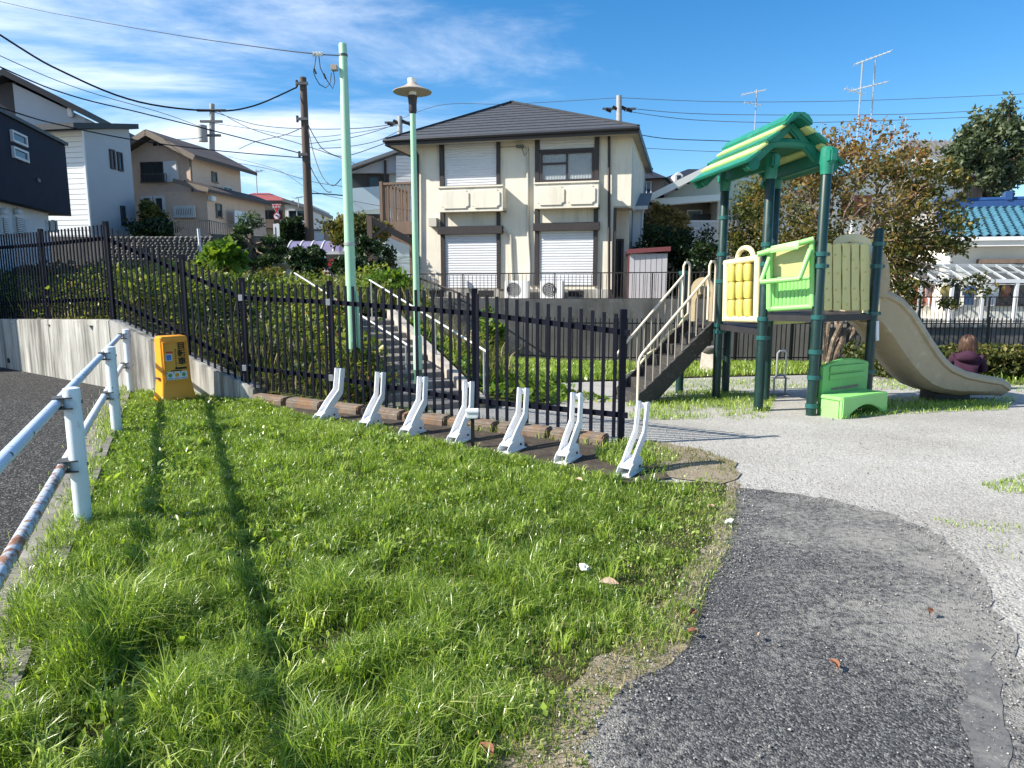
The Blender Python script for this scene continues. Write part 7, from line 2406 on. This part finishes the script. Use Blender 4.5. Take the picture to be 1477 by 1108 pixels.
for i, u in enumerate((-.088, -.002, .084)):
    z = zp0 + hgt * .195
    disc = [SGF.p(u + .026 * math.cos(k * math.pi / 8), wz(z) - .007, z + .026 * math.sin(k * math.pi / 8)) for k in range(16)]
    part('picture', ('print_green', 'orange_print', 'print_green')[i], pnl, lambda b: b.prism(disc, SGF.N * .001))
    mark('number_tab', 'ink', u - .043, u - .030, z + .022, z + .036, .006)
    mark('caption', 'print_blue', u - .035, u + .035, zp0 + hgt * .108, zp0 + hgt * .125, .006)
lb = mark('sticker', 'paper_white', -.125, -.045, zp0 + hgt * .54, zp0 + hgt * .70)
mark('sticker_face', 'print_blue', -.116, -.054, zp0 + hgt * .555, zp0 + hgt * .685, .006)
mark('sticker_heading', 'print_red', -.115, -.03, zp0 + hgt * .725, zp0 + hgt * .765)
part('carry_slot', 'steel_dark', sgn, lambda b: b.box(-.215, -.19, -.05, .05, .325, .35, SGF))

# ------------------------------------------------------------ green poles
tb0 = at(512, 582, 9.3); tb0.z = .1
tp1 = at(489, 63, 9.3)
tp = thing('utility_pole', 'tall pale green steel pole with an insulated wire at its top, behind the fence', 'pole', tb0)
part('shaft', 'pole_green', tp, lambda b: b.lathe((tb0.x, tb0.y, 0), [(.078, -.3), (.076, .2), (.068, 1.6), (.060, 3.2), (.050, tp1.z - .01), (.044, tp1.z)], 20), smooth=True)
zb_ = at(491, 80, 9.3).z
part('band', 'steel_dark', tp, lambda b: b.lathe((tb0.x, tb0.y, zb_), [(.054, -.015), (.058, -.012), (.058, .012), (.054, .015)], 16), smooth=True)
zb2 = at(505, 352, 9.3).z
part('band', 'steel_grey', tp, lambda b: b.lathe((tb0.x, tb0.y, zb2), [(.072, -.02), (.075, -.018), (.075, .018), (.072, .02)], 16), smooth=True)
part('stay', 'steel_dark', tp, lambda b: b.tube([V((tb0.x - .05, tb0.y, zb_)), at(465, 79, 9.25)], .007, 6))
ins = at(457, 78, 9.25)
part('insulator', 'porcelain', tp, lambda b: [b.tube([ins + V((-.05 + .035 * k, 0, 0)), ins + V((-.03 + .035 * k, 0, 0))], [.032, .024], 10) for k in range(4)])
jb = at(482, 98, 9.25)
part('junction_box', 'lamp_cap', tp, lambda b: b.box(jb.x - .04, jb.x + .045, jb.y - .04, jb.y + .04, jb.z - .035, jb.z + .035), bevel=.008)
for pts in ([(456, 80), (454, 95), (452, 104), (455, 112), (461, 122), (470, 127), (476, 120), (478, 105)], [(460, 81), (462, 98), (468, 110), (473, 118), (480, 128), (483, 118), (481, 102)]):
    part('loop_wire', 'cable', tp, lambda b: b.tube([at(x, y, 9.25) for x, y in pts], .006, 5), smooth=True)
for (x, y) in ((454, 103), (468, 110)):
    p = at(x, y, 9.25)
    part('connector', 'cable', tp, lambda b: b.tube([p + V((-.01, 0, .03)), p + V((.015, 0, -.03))], .013, 6))
part('conduit', 'pole_green', tp, lambda b: b.tube([V((tb0.x + .10, tb0.y - .03, 0)), V((tb0.x + .085, tb0.y - .03, 1.3)), V((tb0.x + .08, tb0.y - .03, 1.45))], .018, 8), smooth=True)
lb0 = at(604, 586, 9.25)
lp = thing('street_lamp', 'slim pale green lamp post with a disc shaped shade, in front of the cream house', 'street lamp', V((lb0.x, lb0.y, 0)))
zh = at(580, 162, 9.25).z
zsl0, zsl1 = at(603, 533, 9.25).z, at(601, 484, 9.25).z
part('base', 'pole_green_dark', lp, lambda b: b.lathe((lb0.x, lb0.y, 0), [(.055, -.3), (.055, zsl0)], 14), smooth=True)
part('service_box', 'pole_green', lp, lambda b: b.lathe((lb0.x, lb0.y, 0), [(.060, zsl0), (.060, zsl1 - .02), (.044, zsl1)], 16), smooth=True)
part('shaft', 'pole_green', lp, lambda b: b.lathe((lb0.x, lb0.y, 0), [(.044, zsl1), (.040, 2.2), (.036, zh)], 16), smooth=True)
part('socket', 'trim_brown', lp, lambda b: b.lathe((lb0.x, lb0.y, zh), [(.038, -.02), (.046, 0), (.052, .02), (.050, .08), (.058, .17), (.062, .175), (.062, .20), (.04, .205)], 16), smooth=True)
z1_ = zh + .205
part('lamp_glass', 'lamp_white', lp, lambda b: b.lathe((lb0.x, lb0.y, z1_), [(.048, 0), (.052, .10), (.058, .20)], 16), smooth=True)
zs_h = at(580, 131, 9.25).z
part('shade', 'lamp_cap', lp, lambda b: b.lathe((lb0.x, lb0.y, zs_h - .02), [(.05, .050), (.13, .026), (.20, .006), (.244, .0), (.246, .008), (.17, .040), (.11, .068), (.08, .085), (.055, .112), (.03, .122), (.0, .124)], 28), smooth=True)

# ------------------------------------------------------------ far poles, signs, antennas, wires
def post_thing(name, label, cat, px, pyb, pyt, Y, r0, r1, m, fn=None):
    a, c = at(px[0], pyb, Y), at(px[1], pyt, Y)
    c.x = a.x + (c.x - a.x)
    t = thing(name, label, cat, a)
    part('shaft', m, t, lambda b: b.tube([V((a.x, Y, a.z - .8)), V(((a.x + c.x) / 2, Y, (a.z + c.z) / 2)), V((c.x, Y, c.z))], [r0, (r0 + r1) / 2, r1], 12), smooth=True)
    if fn: fn(t, a, c)
    return t
def wood_fit(t, a, c):
    for (y, l) in ((122, .3), (173, .28), (224, .2)):
        p = at(441, y, 28)
        part('cross_bracket', 'steel_dark', t, lambda b: b.box(p.x - l, p.x + .12, 27.8, 27.9, p.z - .05, p.z + .05))
        part('insulator', 'cable', t, lambda b: b.tube([V((p.x - l, 27.85, p.z - .12)), V((p.x - l, 27.85, p.z + .12))], .05, 6))
post_thing('utility_pole', 'brown wooden utility pole left of the tall green pole, full of wires', 'pole', (447, 437), 352, 112, 28, .19, .13, 'wood_pole', wood_fit)
def con_fit(t, a, c):
    for (y, l) in ((160, .9), (176, .7), (196, .6)):
        p = at(306, y, 46)
        part('cross_arm', 'steel_dark', t, lambda b: b.box(p.x - l, p.x + l, 45.8, 45.95, p.z - .07, p.z + .07))
    p = at(302, 192, 46)
    part('transformer', 'concrete_pole', t, lambda b: b.lathe((p.x - .3, 45.7, p.z), [(.0, -.6), (.28, -.58), (.28, .4), (.0, .45)], 10), smooth=True)
post_thing('utility_pole', 'grey concrete utility pole rising above the tan brick house', 'pole', (306, 306), 300, 150, 46, .20, .15, 'concrete_pole', con_fit)
def ins_fit(px, py, Y, w, n):
    def f(t, a, c):
        for s in (-1, 1):
            for k in range(n):
                p = at(px + s * (6 + k * w), py + k * 3, Y)
                part('insulator', 'cable', t, lambda b: b.tube([p + V((-.14, 0, .06)), p + V((.14, 0, -.06))], .10, 6))
        p = at(px, py + 1, Y); q = at(px + 6 + w * n, py + 1, Y)
        part('cross_arm', 'steel_dark', t, lambda b: b.box(2 * p.x - q.x, q.x, Y - .06, Y + .06, p.z - .05, p.z + .05))
    return f
post_thing('utility_pole', 'grey utility pole top with black insulators above the right end of the slate roof', 'pole', (893, 893), 260, 138, 40, .17, .15, 'concrete_pole', ins_fit(893, 156, 40, 9, 2))
post_thing('utility_pole', 'grey utility pole top with black insulators just behind the lamp post', 'pole', (577, 577), 260, 168, 40, .16, .13, 'concrete_pole', ins_fit(577, 176, 40, 8, 2))
def yagi(name, label, px, pyb, pyt, Y, arms):
    a, c = at(px, pyb, Y), at(px, pyt, Y)
    t = thing(name, label, 'antenna', a)
    part('mast', 'steel_grey', t, lambda b: b.tube([V((a.x, Y, a.z)), V((a.x, Y, c.z))], .030, 6))
    for (x0, y0, x1, y1, n) in arms:
        p, q = at(x0, y0, Y - .3), at(x1, y1, Y + .3)
        bm_ = part('boom', 'alu_white', t, lambda b: b.tube([p, q], .026, 5))
        for k in range(n):
            e = p.lerp(q, k / max(1, n - 1))
            l = .35 - .15 * k / n
            part('element', 'alu_white', bm_, lambda b: b.tube([e + V((-.06, -l, 0)), e + V((.06, l, 0))], .013, 4))
    return t
yagi('antenna', 'tallest television antenna, two long arms, above the autumn tree', 1254, 205, 86, 30, [(1233, 93, 1285, 74, 9), (1228, 131, 1280, 118, 8), (1219, 128, 1246, 136, 5)])
yagi('antenna', 'thin antenna mast just left of the tallest television antenna', 1236, 205, 90, 30.5, [])
yagi('antenna', 'small television antenna above the green playground roof', 1088, 200, 129, 36, [(1070, 137, 1104, 130, 7), (1074, 148, 1098, 152, 4)])
yagi('antenna', 'small television antenna on the red roofed house', 371, 280, 244, 44, [(364, 249, 379, 246, 4)])
yagi('antenna', 'tiny antenna on the pole side of the distant grey roof', 431, 300, 284, 43, [(425, 286, 437, 284, 3)])
# traffic signs
ts = thing('traffic_sign', 'traffic sign post with red inverted triangle above a round sign, on the street', 'sign', at(399, 350, 27))
p0, p1 = at(399, 350, 27), at(399, 294, 27)
part('pole', 'alu_white', ts, lambda b: b.tube([p0 + V((0, .1, -.5)), p1 + V((0, .1, 0))], .04, 8))
a = at(392.5, 295, 26.9); c = at(404.5, 295, 26.9); d = at(398.7, 307, 26.9)
tri = part('triangle_plate', 'sign_red', ts, lambda b: b.prism([a, c, d], V((0, .04, 0))), bevel=.01)
cen = (a + c + d) / 3
part('triangle_rim', 'paper_white', tri, lambda b: b.prism([cen + (q - cen) * 1.12 + V((0, .02, 0)) for q in (a, c, d)], V((0, .015, 0))))
text_mesh('lettering', '止まれ', .085 * 1.2, 'paper_white', tri, V((cen.x, a.y - .004, a.z - .09)), (1, 0, 0), (0, 0, 1), .001)
rc_ = at(399.3, 312, 26.9); rr = (at(404.3, 312, 26.9).x - rc_.x)
def disc_(r, y): return [V((rc_.x + r * math.cos(k * math.pi / 12), y, rc_.z + r * math.sin(k * math.pi / 12))) for k in range(24)]
dp = part('round_plate', 'sign_red', ts, lambda b: b.prism(disc_(rr, rc_.y), V((0, .03, 0))))
part('round_face', 'paper_white', dp, lambda b: b.prism(disc_(rr * .80, rc_.y - .006), V((0, .004, 0))))
part('arrow', 'sign_blue', dp, lambda b: b.tube([V((rc_.x + .05, rc_.y - .012, rc_.z - .06)), V((rc_.x + .05, rc_.y - .012, rc_.z + .02)), V((rc_.x - .01, rc_.y - .012, rc_.z + .05)), V((rc_.x - .07, rc_.y - .012, rc_.z + .03))], [.018, .018, .022, .004], 5))
part('slash', 'sign_red', dp, lambda b: b.bar(V((rc_.x - rr * .62, rc_.y - .020, rc_.z + rr * .62)), V((rc_.x + rr * .62, rc_.y - .020, rc_.z - rr * .62)), .006, .028, V((0, 1, 0))))
a, c = at(395, 322, 26.9), at(403, 317, 26.9)
part('small_plate', 'ink', ts, lambda b: b.box(a.x, c.x, a.y, a.y + .03, a.z, c.z))
a, c = at(395, 348, 26.9), at(402.5, 323, 26.9)
bd2 = part('banner', 'paper_white', ts, lambda b: b.box(a.x, c.x, a.y, a.y + .03, a.z - .3, c.z))
part('banner_stripe', 'ink', bd2, lambda b: b.box(a.x + .07, a.x + .10, a.y - .006, a.y, a.z + .1, c.z - .12))
m_ = thing('marker_post', 'white marker post on the stone wall corner, above the fence', 'post', at(289, 350, 21))
a = at(289, 352, 21); c = at(286, 330, 21)
part('shaft', 'paper_white', m_, lambda b: b.tube([V((a.x, 21, a.z - .5)), V((c.x, 21, c.z))], .045, 8))
part('band', 'steel_grey', m_, lambda b: b.tube([a.lerp(c, .15), a.lerp(c, .25)], .05, 8))
m_ = thing('marker_post', 'white marker post beside the pine, under the tan house drive', 'post', at(322, 362, 21))
a = at(322, 362, 21); c = at(321, 350, 21)
part('shaft', 'paper_white', m_, lambda b: b.tube([V((a.x, 21, a.z - .3)), V((c.x, 21, c.z))], .05, 8))
part('band', 'steel_grey', m_, lambda b: b.tube([a.lerp(c, .15), a.lerp(c, .3)], .055, 8))
# stone wall and drive wall under the tan house
SWY = 26
sw_ = thing('stone_wall', 'rubble stone wall of dark rounded cobbles below the tan brick house', 'wall', at(250, 362, SWY))
a, c = at(196, 372, SWY), at(306, 341, SWY)
part('backing', 'concrete_dark', sw_, lambda b: b.box(a.x - 4, c.x, SWY + .06, SWY + .6, a.z - 1.5, c.z))
rs = random.Random(6)
bmv, bmf = [], []
x = a.x - 1
stb = MB()
rows_ = 9
for j in range(rows_):
    z = a.z - .05 + (c.z - a.z) * j / (rows_ - 1)
    x = a.x - 1 + rs.uniform(0, .1)
    while x < c.x - .05:
        r = rs.uniform(.055, .10)
        cx = x + r
        n0 = len(stb.v)
        vs = []
        for (ux, uz, uy) in ((1, .1, .2), (.6, .8, .25), (-.5, .85, .2), (-1, .0, .2), (-.6, -.8, .25), (.55, -.85, .2)):
            vs.append(V((cx + ux * r * rs.uniform(.85, 1.1), SWY + .06 - uy * .1, z + uz * r * .8 * rs.uniform(.85, 1.1))))
        vs.append(V((cx, SWY - .03, z)))
        stb.add(vs, [(k, (k + 1) % 6, 6) for k in range(6)])
        x += 2 * r + .02
tag(stb.build('stone', 'stone', sw_), kind='stuff')
dw_ = thing('drive_wall', 'dark concrete wall with black railing at the right end of the stone wall', 'wall', at(325, 362, 26))
a, c = at(305, 372, 26), at(352, 337, 26)
part('wall', 'concrete_dark', dw_, lambda b: b.prism([V((a.x, 26.05, a.z - 1)), V((c.x, 30, a.z - 1)), V((c.x, 30, at(352, 341, 30).z)), V((a.x, 26.05, c.z))], V((.3, .5, 0))))
f1, f2 = at(252, 338, 26.4), at(303, 338, 26.4)
f3 = at(350, 340, 30)
gfz = at(252, 318, 26.4).z
part('railing', 'steel_dark', dw_, lambda b: (railing_box(b, V((f1.x, 26.4, 0)), V((f2.x, 26.4, 0)), f1.z, gfz, 18, .012, .03), railing_box(b, V((f2.x, 26.4, 0)), V((f3.x, 30, 0)), f1.z, gfz, 16, .012, .03)))
# carport roofs on the street
cp = thing('carport', 'carport with curved purple tinted roof panels and white ribs, behind the green pole', 'carport', at(475, 385, 26))
ribs = [413, 430, 446, 462, 480, 496, 513, 531]
zc0 = at(475, 363, 26).z
Rr = at(475, 347, 26).z - zc0
def cpt(px, k):
    x = at(px, 360, 26).x; t = math.pi / 2 * k / 6
    return V((x, 26 + .75 * math.sin(t), zc0 + Rr * 1.05 * (1 - (1 - math.sin(t)) ** 1.6)))
for i, px in enumerate(ribs):
    part('rib', 'alu_white', cp, lambda b: b.tube([cpt(px, k) for k in range(7)], .035, 6), smooth=True)
    if i < len(ribs) - 1:
        b = MB()
        for k in range(6):
            p = [cpt(px + .7, k), cpt(ribs[i + 1] - .7, k), cpt(ribs[i + 1] - .7, k + 1), cpt(px + .7, k + 1)]
            b.add([q + V((0, 0, .0)) for q in p], [(0, 1, 2, 3)])
        b.build('roof_panel', 'pane_purple', cp, smooth=True)
part('front_beam', 'alu_white', cp, lambda b: b.box(at(413, 360, 26).x, at(532, 360, 26).x, 25.95, 26.05, zc0 - .1, zc0))
part('back_panel', 'dark_grey_wall', cp, lambda b: b.box(at(413, 360, 26).x, at(532, 360, 26).x, 27.8, 27.9, zc0 - 1.6, zc0 + Rr * .8))
for px in (417, 468, 528):
    x = at(px, 360, 26).x
    part('post', 'alu_white', cp, lambda b: b.box(x - .04, x + .04, 25.96, 26.04, zc0 - 2.2, zc0 - .1))
# red hut
rh_ = thing('red_hut', 'small red roofed hut with white lattice front, beside the round clipped bush', 'hut', at(478, 395, 20))
a, c = at(467, 402, 20), at(487, 384, 20)
part('body', 'red_paint', rh_, lambda b: b.box(a.x, c.x, 20, 20.6, a.z - .4, c.z))
rt = at(482, 373, 20); rl0 = at(465, 381, 20); rr0 = at(490, 377, 20)
part('roof', 'red_paint', rh_, lambda b: b.prism([V((rl0.x, 19.9, c.z)), V((rr0.x, 19.9, c.z)), V((rr0.x, 19.9, rr0.z)), V((rt.x, 19.9, rt.z)), V((rl0.x, 19.9, rl0.z))], V((0, .8, 0))))
for k in range(5):
    x = a.x + (c.x - a.x) * (k + .5) / 5
    part('lattice_bar', 'paper_white', rh_, lambda b: b.box(x - .012, x + .012, 19.975, 20, a.z - .2, c.z))
for k in range(4):
    z = a.z + (c.z - a.z) * k / 3.4
    part('lattice_bar', 'paper_white', rh_, lambda b: b.box(a.x, c.x, 19.96, 19.974, z - .012, z + .012))
pl_ = thing('garden_tub', 'white garden tub left of the round clipped bush', 'tub', at(415, 385, 18.5))
p = at(415, 385, 18.5)
part('bowl', 'white_wall', pl_, lambda b: b.lathe((p.x, 18.5, p.z), [(.05, -.4), (.08, -.05), (.20, .0), (.26, .07), (.24, .10), (.1, .06)], 14), smooth=True)
part('spout', 'white_wall', pl_, lambda b: b.tube([V((p.x, 18.5, p.z)), V((p.x, 18.5, p.z + .16))], .06, 8))
# thin dark fence across the head of the stairs
hf = thing('street_fence', 'thin dark railing along the street at the head of the stairs, behind the poles', 'fence', at(530, 425, 17.5))
a, c = at(455, 415, 17.0), at(600, 430, 19.5)
zt_ = at(455, 395, 17.0).z
part('railing', 'fence_brown', hf, lambda b: railing_box(b, V((a.x, a.y, 0)), V((c.x, c.y, 0)), a.z - .1, zt_, 34, .010, .025))
for t in (0, .33, .66, 1):
    q = a.lerp(c, t)
    part('post', 'fence_brown', hf, lambda b: b.box(q.x - .025, q.x + .025, q.y - .025, q.y + .025, a.z - .8, zt_ + .02))
hf2 = thing('handrail', 'dark sloping handrail at the left corner of the cream house', 'handrail', at(640, 420, 21.5))
part('rail', 'fence_brown', hf2, lambda b: b.tube([at(604, 401, 21.6), at(655, 420, 21.2), at(690, 437, 20.9)], .03, 8))
for t in ((606, 402, 21.6), (655, 420, 21.2), (688, 436, 20.9)):
    q = at(*t)
    part('baluster', 'fence_brown', hf2, lambda b: b.tube([q - V((0, 0, .9)), q], .02, 6))

def wire(label, pts, Y0, Y1, r=.014, m='cable'):
    """cable strung between poles; sight points with depth running from Y0 to Y1, smoothed"""
    if pts[0][0] < 0:                                  # runs on beyond the frame
        (xa, ya), (xb, yb) = pts[0], pts[1]
        pts = [(-430, ya - (yb - ya) / (xb - xa) * 420 * 1.15)] + pts
    n = len(pts)
    base = [at(x, y, Y0 + (Y1 - Y0) * i / (n - 1)) for i, (x, y) in enumerate(pts)]
    res = []
    for i in range(n - 1):
        p0, p1, p2, p3 = base[max(0, i - 1)], base[i], base[i + 1], base[min(n - 1, i + 2)]
        for k in range(6):
            t = k / 6
            res.append(.5 * ((2 * p1) + (p2 - p0) * t + (2 * p0 - 5 * p1 + 4 * p2 - p3) * t * t + (3 * p1 - p0 - 3 * p2 + p3) * t ** 3))
    res.append(base[-1])
    b = MB(); b.tube(res, r, 5)
    o = b.build('power_line', m, origin=base[0], smooth=True)
    return tag(o, label, 'power line')
wire('thick sagging cable from the upper left corner past the concrete pole to the wooden pole', [(-10, 44), (100, 108), (200, 147), (305, 160), (365, 153), (428, 126)], 20, 28, .030)
wire('dark cable from the left edge descending behind the concrete pole to the wooden pole', [(-10, 92), (100, 137), (200, 162), (305, 188), (440, 223)], 18, 28, .020)
wire('thin wire between the two dark cables on the left', [(-10, 76), (120, 130), (240, 165), (306, 190)], 20, 46, .016)
wire('dark cable over the roofs of the navy and white houses', [(-10, 152), (90, 181), (200, 203), (320, 218), (440, 228)], 15, 28, .018)
wire('thin high wire from the top left corner to the tall green pole', [(-10, 0), (120, 27), (250, 50), (380, 69), (455, 78)], 26, 9.25, .008)
wire('bundle wire sagging from the concrete pole to the right, upper', [(310, 158), (360, 185), (440, 210), (520, 240), (600, 290)], 46, 30, .022)
wire('bundle wire sagging from the concrete pole to the right, lower', [(310, 162), (370, 180), (440, 186), (520, 185), (577, 178)], 46, 40, .022)
wire('faint wire crossing level behind the wooden pole', [(308, 178), (370, 187), (440, 198), (510, 192), (577, 180)], 46, 40, .016)
wire('wire from the wooden pole drooping behind the tall green pole', [(442, 175), (455, 200), (470, 218), (500, 225), (560, 205)], 28, 36, .018)
wire('looping drop wire right of the wooden pole, long loop', [(443, 178), (452, 220), (465, 255), (480, 268), (492, 258)], 28, 26, .016)
wire('looping drop wire right of the wooden pole, short loop', [(443, 230), (455, 255), (470, 275), (478, 277)], 28, 27, .018)
wire('short dark cable from the wooden pole to behind the tall green pole', [(446, 279), (470, 280), (505, 283)], 28, 29, .024)
wire('wire from the wooden pole down left to the red roofed house', [(440, 182), (410, 195), (370, 204), (345, 215)], 28, 44, .018)
wire('wire from the concrete pole to behind the tan house gable', [(306, 195), (280, 200), (255, 201)], 46, 44, .02)
wire('faint lower wire from the concrete pole crossing to the pale blue house', [(306, 230), (380, 242), (450, 262), (505, 272), (560, 300)], 46, 32, .016)
wire('faint lowest wire crossing toward the wooden deck', [(330, 226), (400, 245), (450, 275), (520, 292), (600, 305)], 46, 26, .012)
wire('level wire above the slate roof ridge from the lamp side to the right pole', [(577, 172), (640, 151), (740, 150), (893, 141)], 40, 40, .014, 'cable_grey')
wire('topmost level wire from the right pole toward the evergreen', [(893, 141), (1050, 147), (1250, 145), (1490, 135)], 40, 44, .016, 'cable_grey')
wire('second level wire from the right pole toward the evergreen', [(895, 155), (1000, 164), (1160, 166), (1330, 164), (1490, 155)], 40, 44, .018, 'cable_grey')
wire('third level wire from the right pole, just under the second', [(900, 160), (1000, 173), (1150, 177), (1330, 172), (1490, 165)], 40, 44, .018, 'cable_grey')
wire('heavier dark wire sloping right from the slate roof eave', [(915, 193), (960, 200), (1030, 203), (1150, 207)], 38, 40, .022)
wire('lowest level wire right of the slate roof', [(915, 213), (1010, 218), (1120, 222)], 38, 42, .014, 'cable_grey')
wire('thin stay wire slanting down over the dark brown house', [(915, 225), (935, 250), (955, 262)], 37, 40, .014, 'cable_grey')
wire('drop wire ending at the bracket on the cream house front', [(602, 228), (650, 219), (700, 214), (748, 211)], 25, 24, .010, 'cable_grey')
wire('wires fanning from the pole behind the lamp to the left, upper', [(575, 178), (540, 190), (500, 200), (440, 208)], 40, 34, .016)
wire('wires fanning from the pole behind the lamp to the left, lower', [(577, 188), (545, 203), (500, 212), (460, 214)], 40, 34, .016)

# ------------------------------------------------------------ litter, leaves, loose stones
def scrap(name, label, cat, px, py, size, m, seed, lift=.05):
    p = G(px, py)
    rr = random.Random(seed)
    bm = bmesh.new()
    bmesh.ops.create_icosphere(bm, subdivisions=2, radius=1)
    for v in bm.verts:
        k = rr.uniform(.65, 1.15)
        v.co = V((v.co.x * size[0] * k, v.co.y * size[1] * k, v.co.z * size[2] * k))
    me = bpy.data.meshes.new(name); bm.to_mesh(me); bm.free()
    me.materials.append(MATS[m])
    o = bpy.data.objects.new(name, me); COL.objects.link(o)
    o.location = (p.x, p.y, p.z + lift); o.rotation_euler = (rr.uniform(-.3, .3), rr.uniform(-.3, .3), rr.uniform(0, 3))
    tag(o, label, cat)
scrap('paper_scrap', 'crumpled white paper scrap lying in the grass near the path', 'litter', 842, 836, (.035, .026, .020), 'litter', 1, .07)
scrap('paper_scrap', 'small white plastic scrap on the worn edge where lawn meets asphalt', 'litter', 1052, 758, (.036, .018, .014), 'litter', 2, .03)
def dry_leaf(label, px, py, ln, m, seed, lift=.02):
    p = G(px, py); rr = random.Random(seed)
    vs, fs = [], []
    n = 7
    for i in range(n):
        t = i / (n - 1); w = ln * .30 * math.sin(math.pi * min(1, t * .95 + .05)) + .001
        z = .012 * math.sin(t * 3) + .008
        vs += [V((-w, ln * (t - .5), z + .012)), V((0, ln * (t - .5), z)), V((w, ln * (t - .5), z + .014))]
    for i in range(n - 1):
        a = i * 3
        fs += [(a, a + 1, a + 4, a + 3), (a + 1, a + 2, a + 5, a + 4)]
    me = bpy.data.meshes.new('fallen_leaf'); me.from_pydata([tuple(v) for v in vs], [], fs)
    me.materials.append(MATS[m])
    o = bpy.data.objects.new('fallen_leaf', me); COL.objects.link(o)
    o.location = (p.x, p.y, p.z + lift); o.rotation_euler = (rr.uniform(-.2, .2), rr.uniform(-.3, .3), rr.uniform(0, 6))
    tag(o, label, 'leaf', 'fallen leaves')
dry_leaf('large tan fallen leaf in the grass beside the crumpled white paper', 878, 861, .095, 'dead_leaf_tan', 1, .06)
dry_leaf('brown fallen leaf alone on the dark asphalt, lower middle of the path', 1200, 969, .05, 'dead_leaf', 2)
dry_leaf('reddish fallen leaf on the asphalt, right of the middle of the path', 1343, 893, .05, 'dead_leaf', 3)
dry_leaf('dark brown leaf at the edge of the dry grass, upper of two', 998, 893, .045, 'dead_leaf', 4)
dry_leaf('dark brown leaf at the edge of the dry grass, lower of two', 998, 922, .045, 'dead_leaf', 5)
dry_leaf('ochre fallen leaf on the asphalt near its left edge', 1093, 928, .04, 'dead_leaf_tan', 6)
dry_leaf('curled brown leaf on bare soil at the bottom edge of the lawn', 700, 1095, .07, 'dead_leaf', 7)
dry_leaf('tan leaf on worn ground at the top corner of the lawn', 1025, 738, .05, 'dead_leaf_tan', 8)
dry_leaf('pale leaf caught in the grass below the last bike rack', 835, 708, .06, 'dead_leaf_tan', 9, .07)
# loose gravel on the asphalt and along its edges
rg = np.random.default_rng(55)
ed = [G(*p) for p in asph_px]
sx, sy = [], []
for a, c in zip(ed, ed[1:] + ed[:1]):
    n = int((c - a).length * 420)
    t = rg.random(n)
    sx.append(a.x + (c.x - a.x) * t + rg.normal(0, .10, n)); sy.append(a.y + (c.y - a.y) * t + rg.normal(0, .10, n))
n = 5000
sx.append(rg.uniform(.2, 4.5, n)); sy.append(rg.uniform(1.7, 7.5, n))
sx = np.concatenate(sx); sy = np.concatenate(sy)
k = (sy > 1.6) & (sx > -.6)
k &= ~(in_poly(sx, sy, lawn) & (edge_dist(sx, sy, right_edge) > .25))
sx, sy = sx[k], sy[k]
n = len(sx)
sr = rg.uniform(.0022, .006, n) * np.where(rg.random(n) < .05, 1.6, 1)
dirs = np.array([(1, 0, 0), (-1, 0, 0), (0, 1, 0), (0, -1, 0), (0, 0, .8), (0, 0, -.8)], float)
jit = rg.uniform(.6, 1.3, (n, 6, 1))
ang = rg.uniform(0, 6.28, n)
rot = np.stack([np.stack([np.cos(ang), -np.sin(ang), 0 * ang], 1), np.stack([np.sin(ang), np.cos(ang), 0 * ang], 1), np.stack([0 * ang, 0 * ang, 1 + 0 * ang], 1)], 1)
vv = np.einsum('nij,nkj->nki', rot, dirs[None] * jit * sr[:, None, None])
vv += np.stack([sx, sy, gza(sx, sy) + .010 + sr * .45], 1)[:, None, :]
tri = np.array([(0, 2, 4), (2, 1, 4), (1, 3, 4), (3, 0, 4), (2, 0, 5), (1, 2, 5), (3, 1, 5), (0, 3, 5)])
ff = (np.arange(n)[:, None, None] * 6 + tri[None]).reshape(-1, 3)
mg, N, L = newmat('loose_stone')
ta = N.new('ShaderNodeAttribute'); ta.attribute_name = 'tint'
finish(mg, N, L, ramp(N, L, ta.outputs['Fac'], [(0, (.06, .06, .06)), (.4, (.16, .155, .15)), (1, (.46, .44, .41))]), .9)
tag(np_mesh('loose_gravel', vv.reshape(-1, 3), [ff], 'loose_stone', np.repeat(rg.random(n), 6)), kind='stuff')
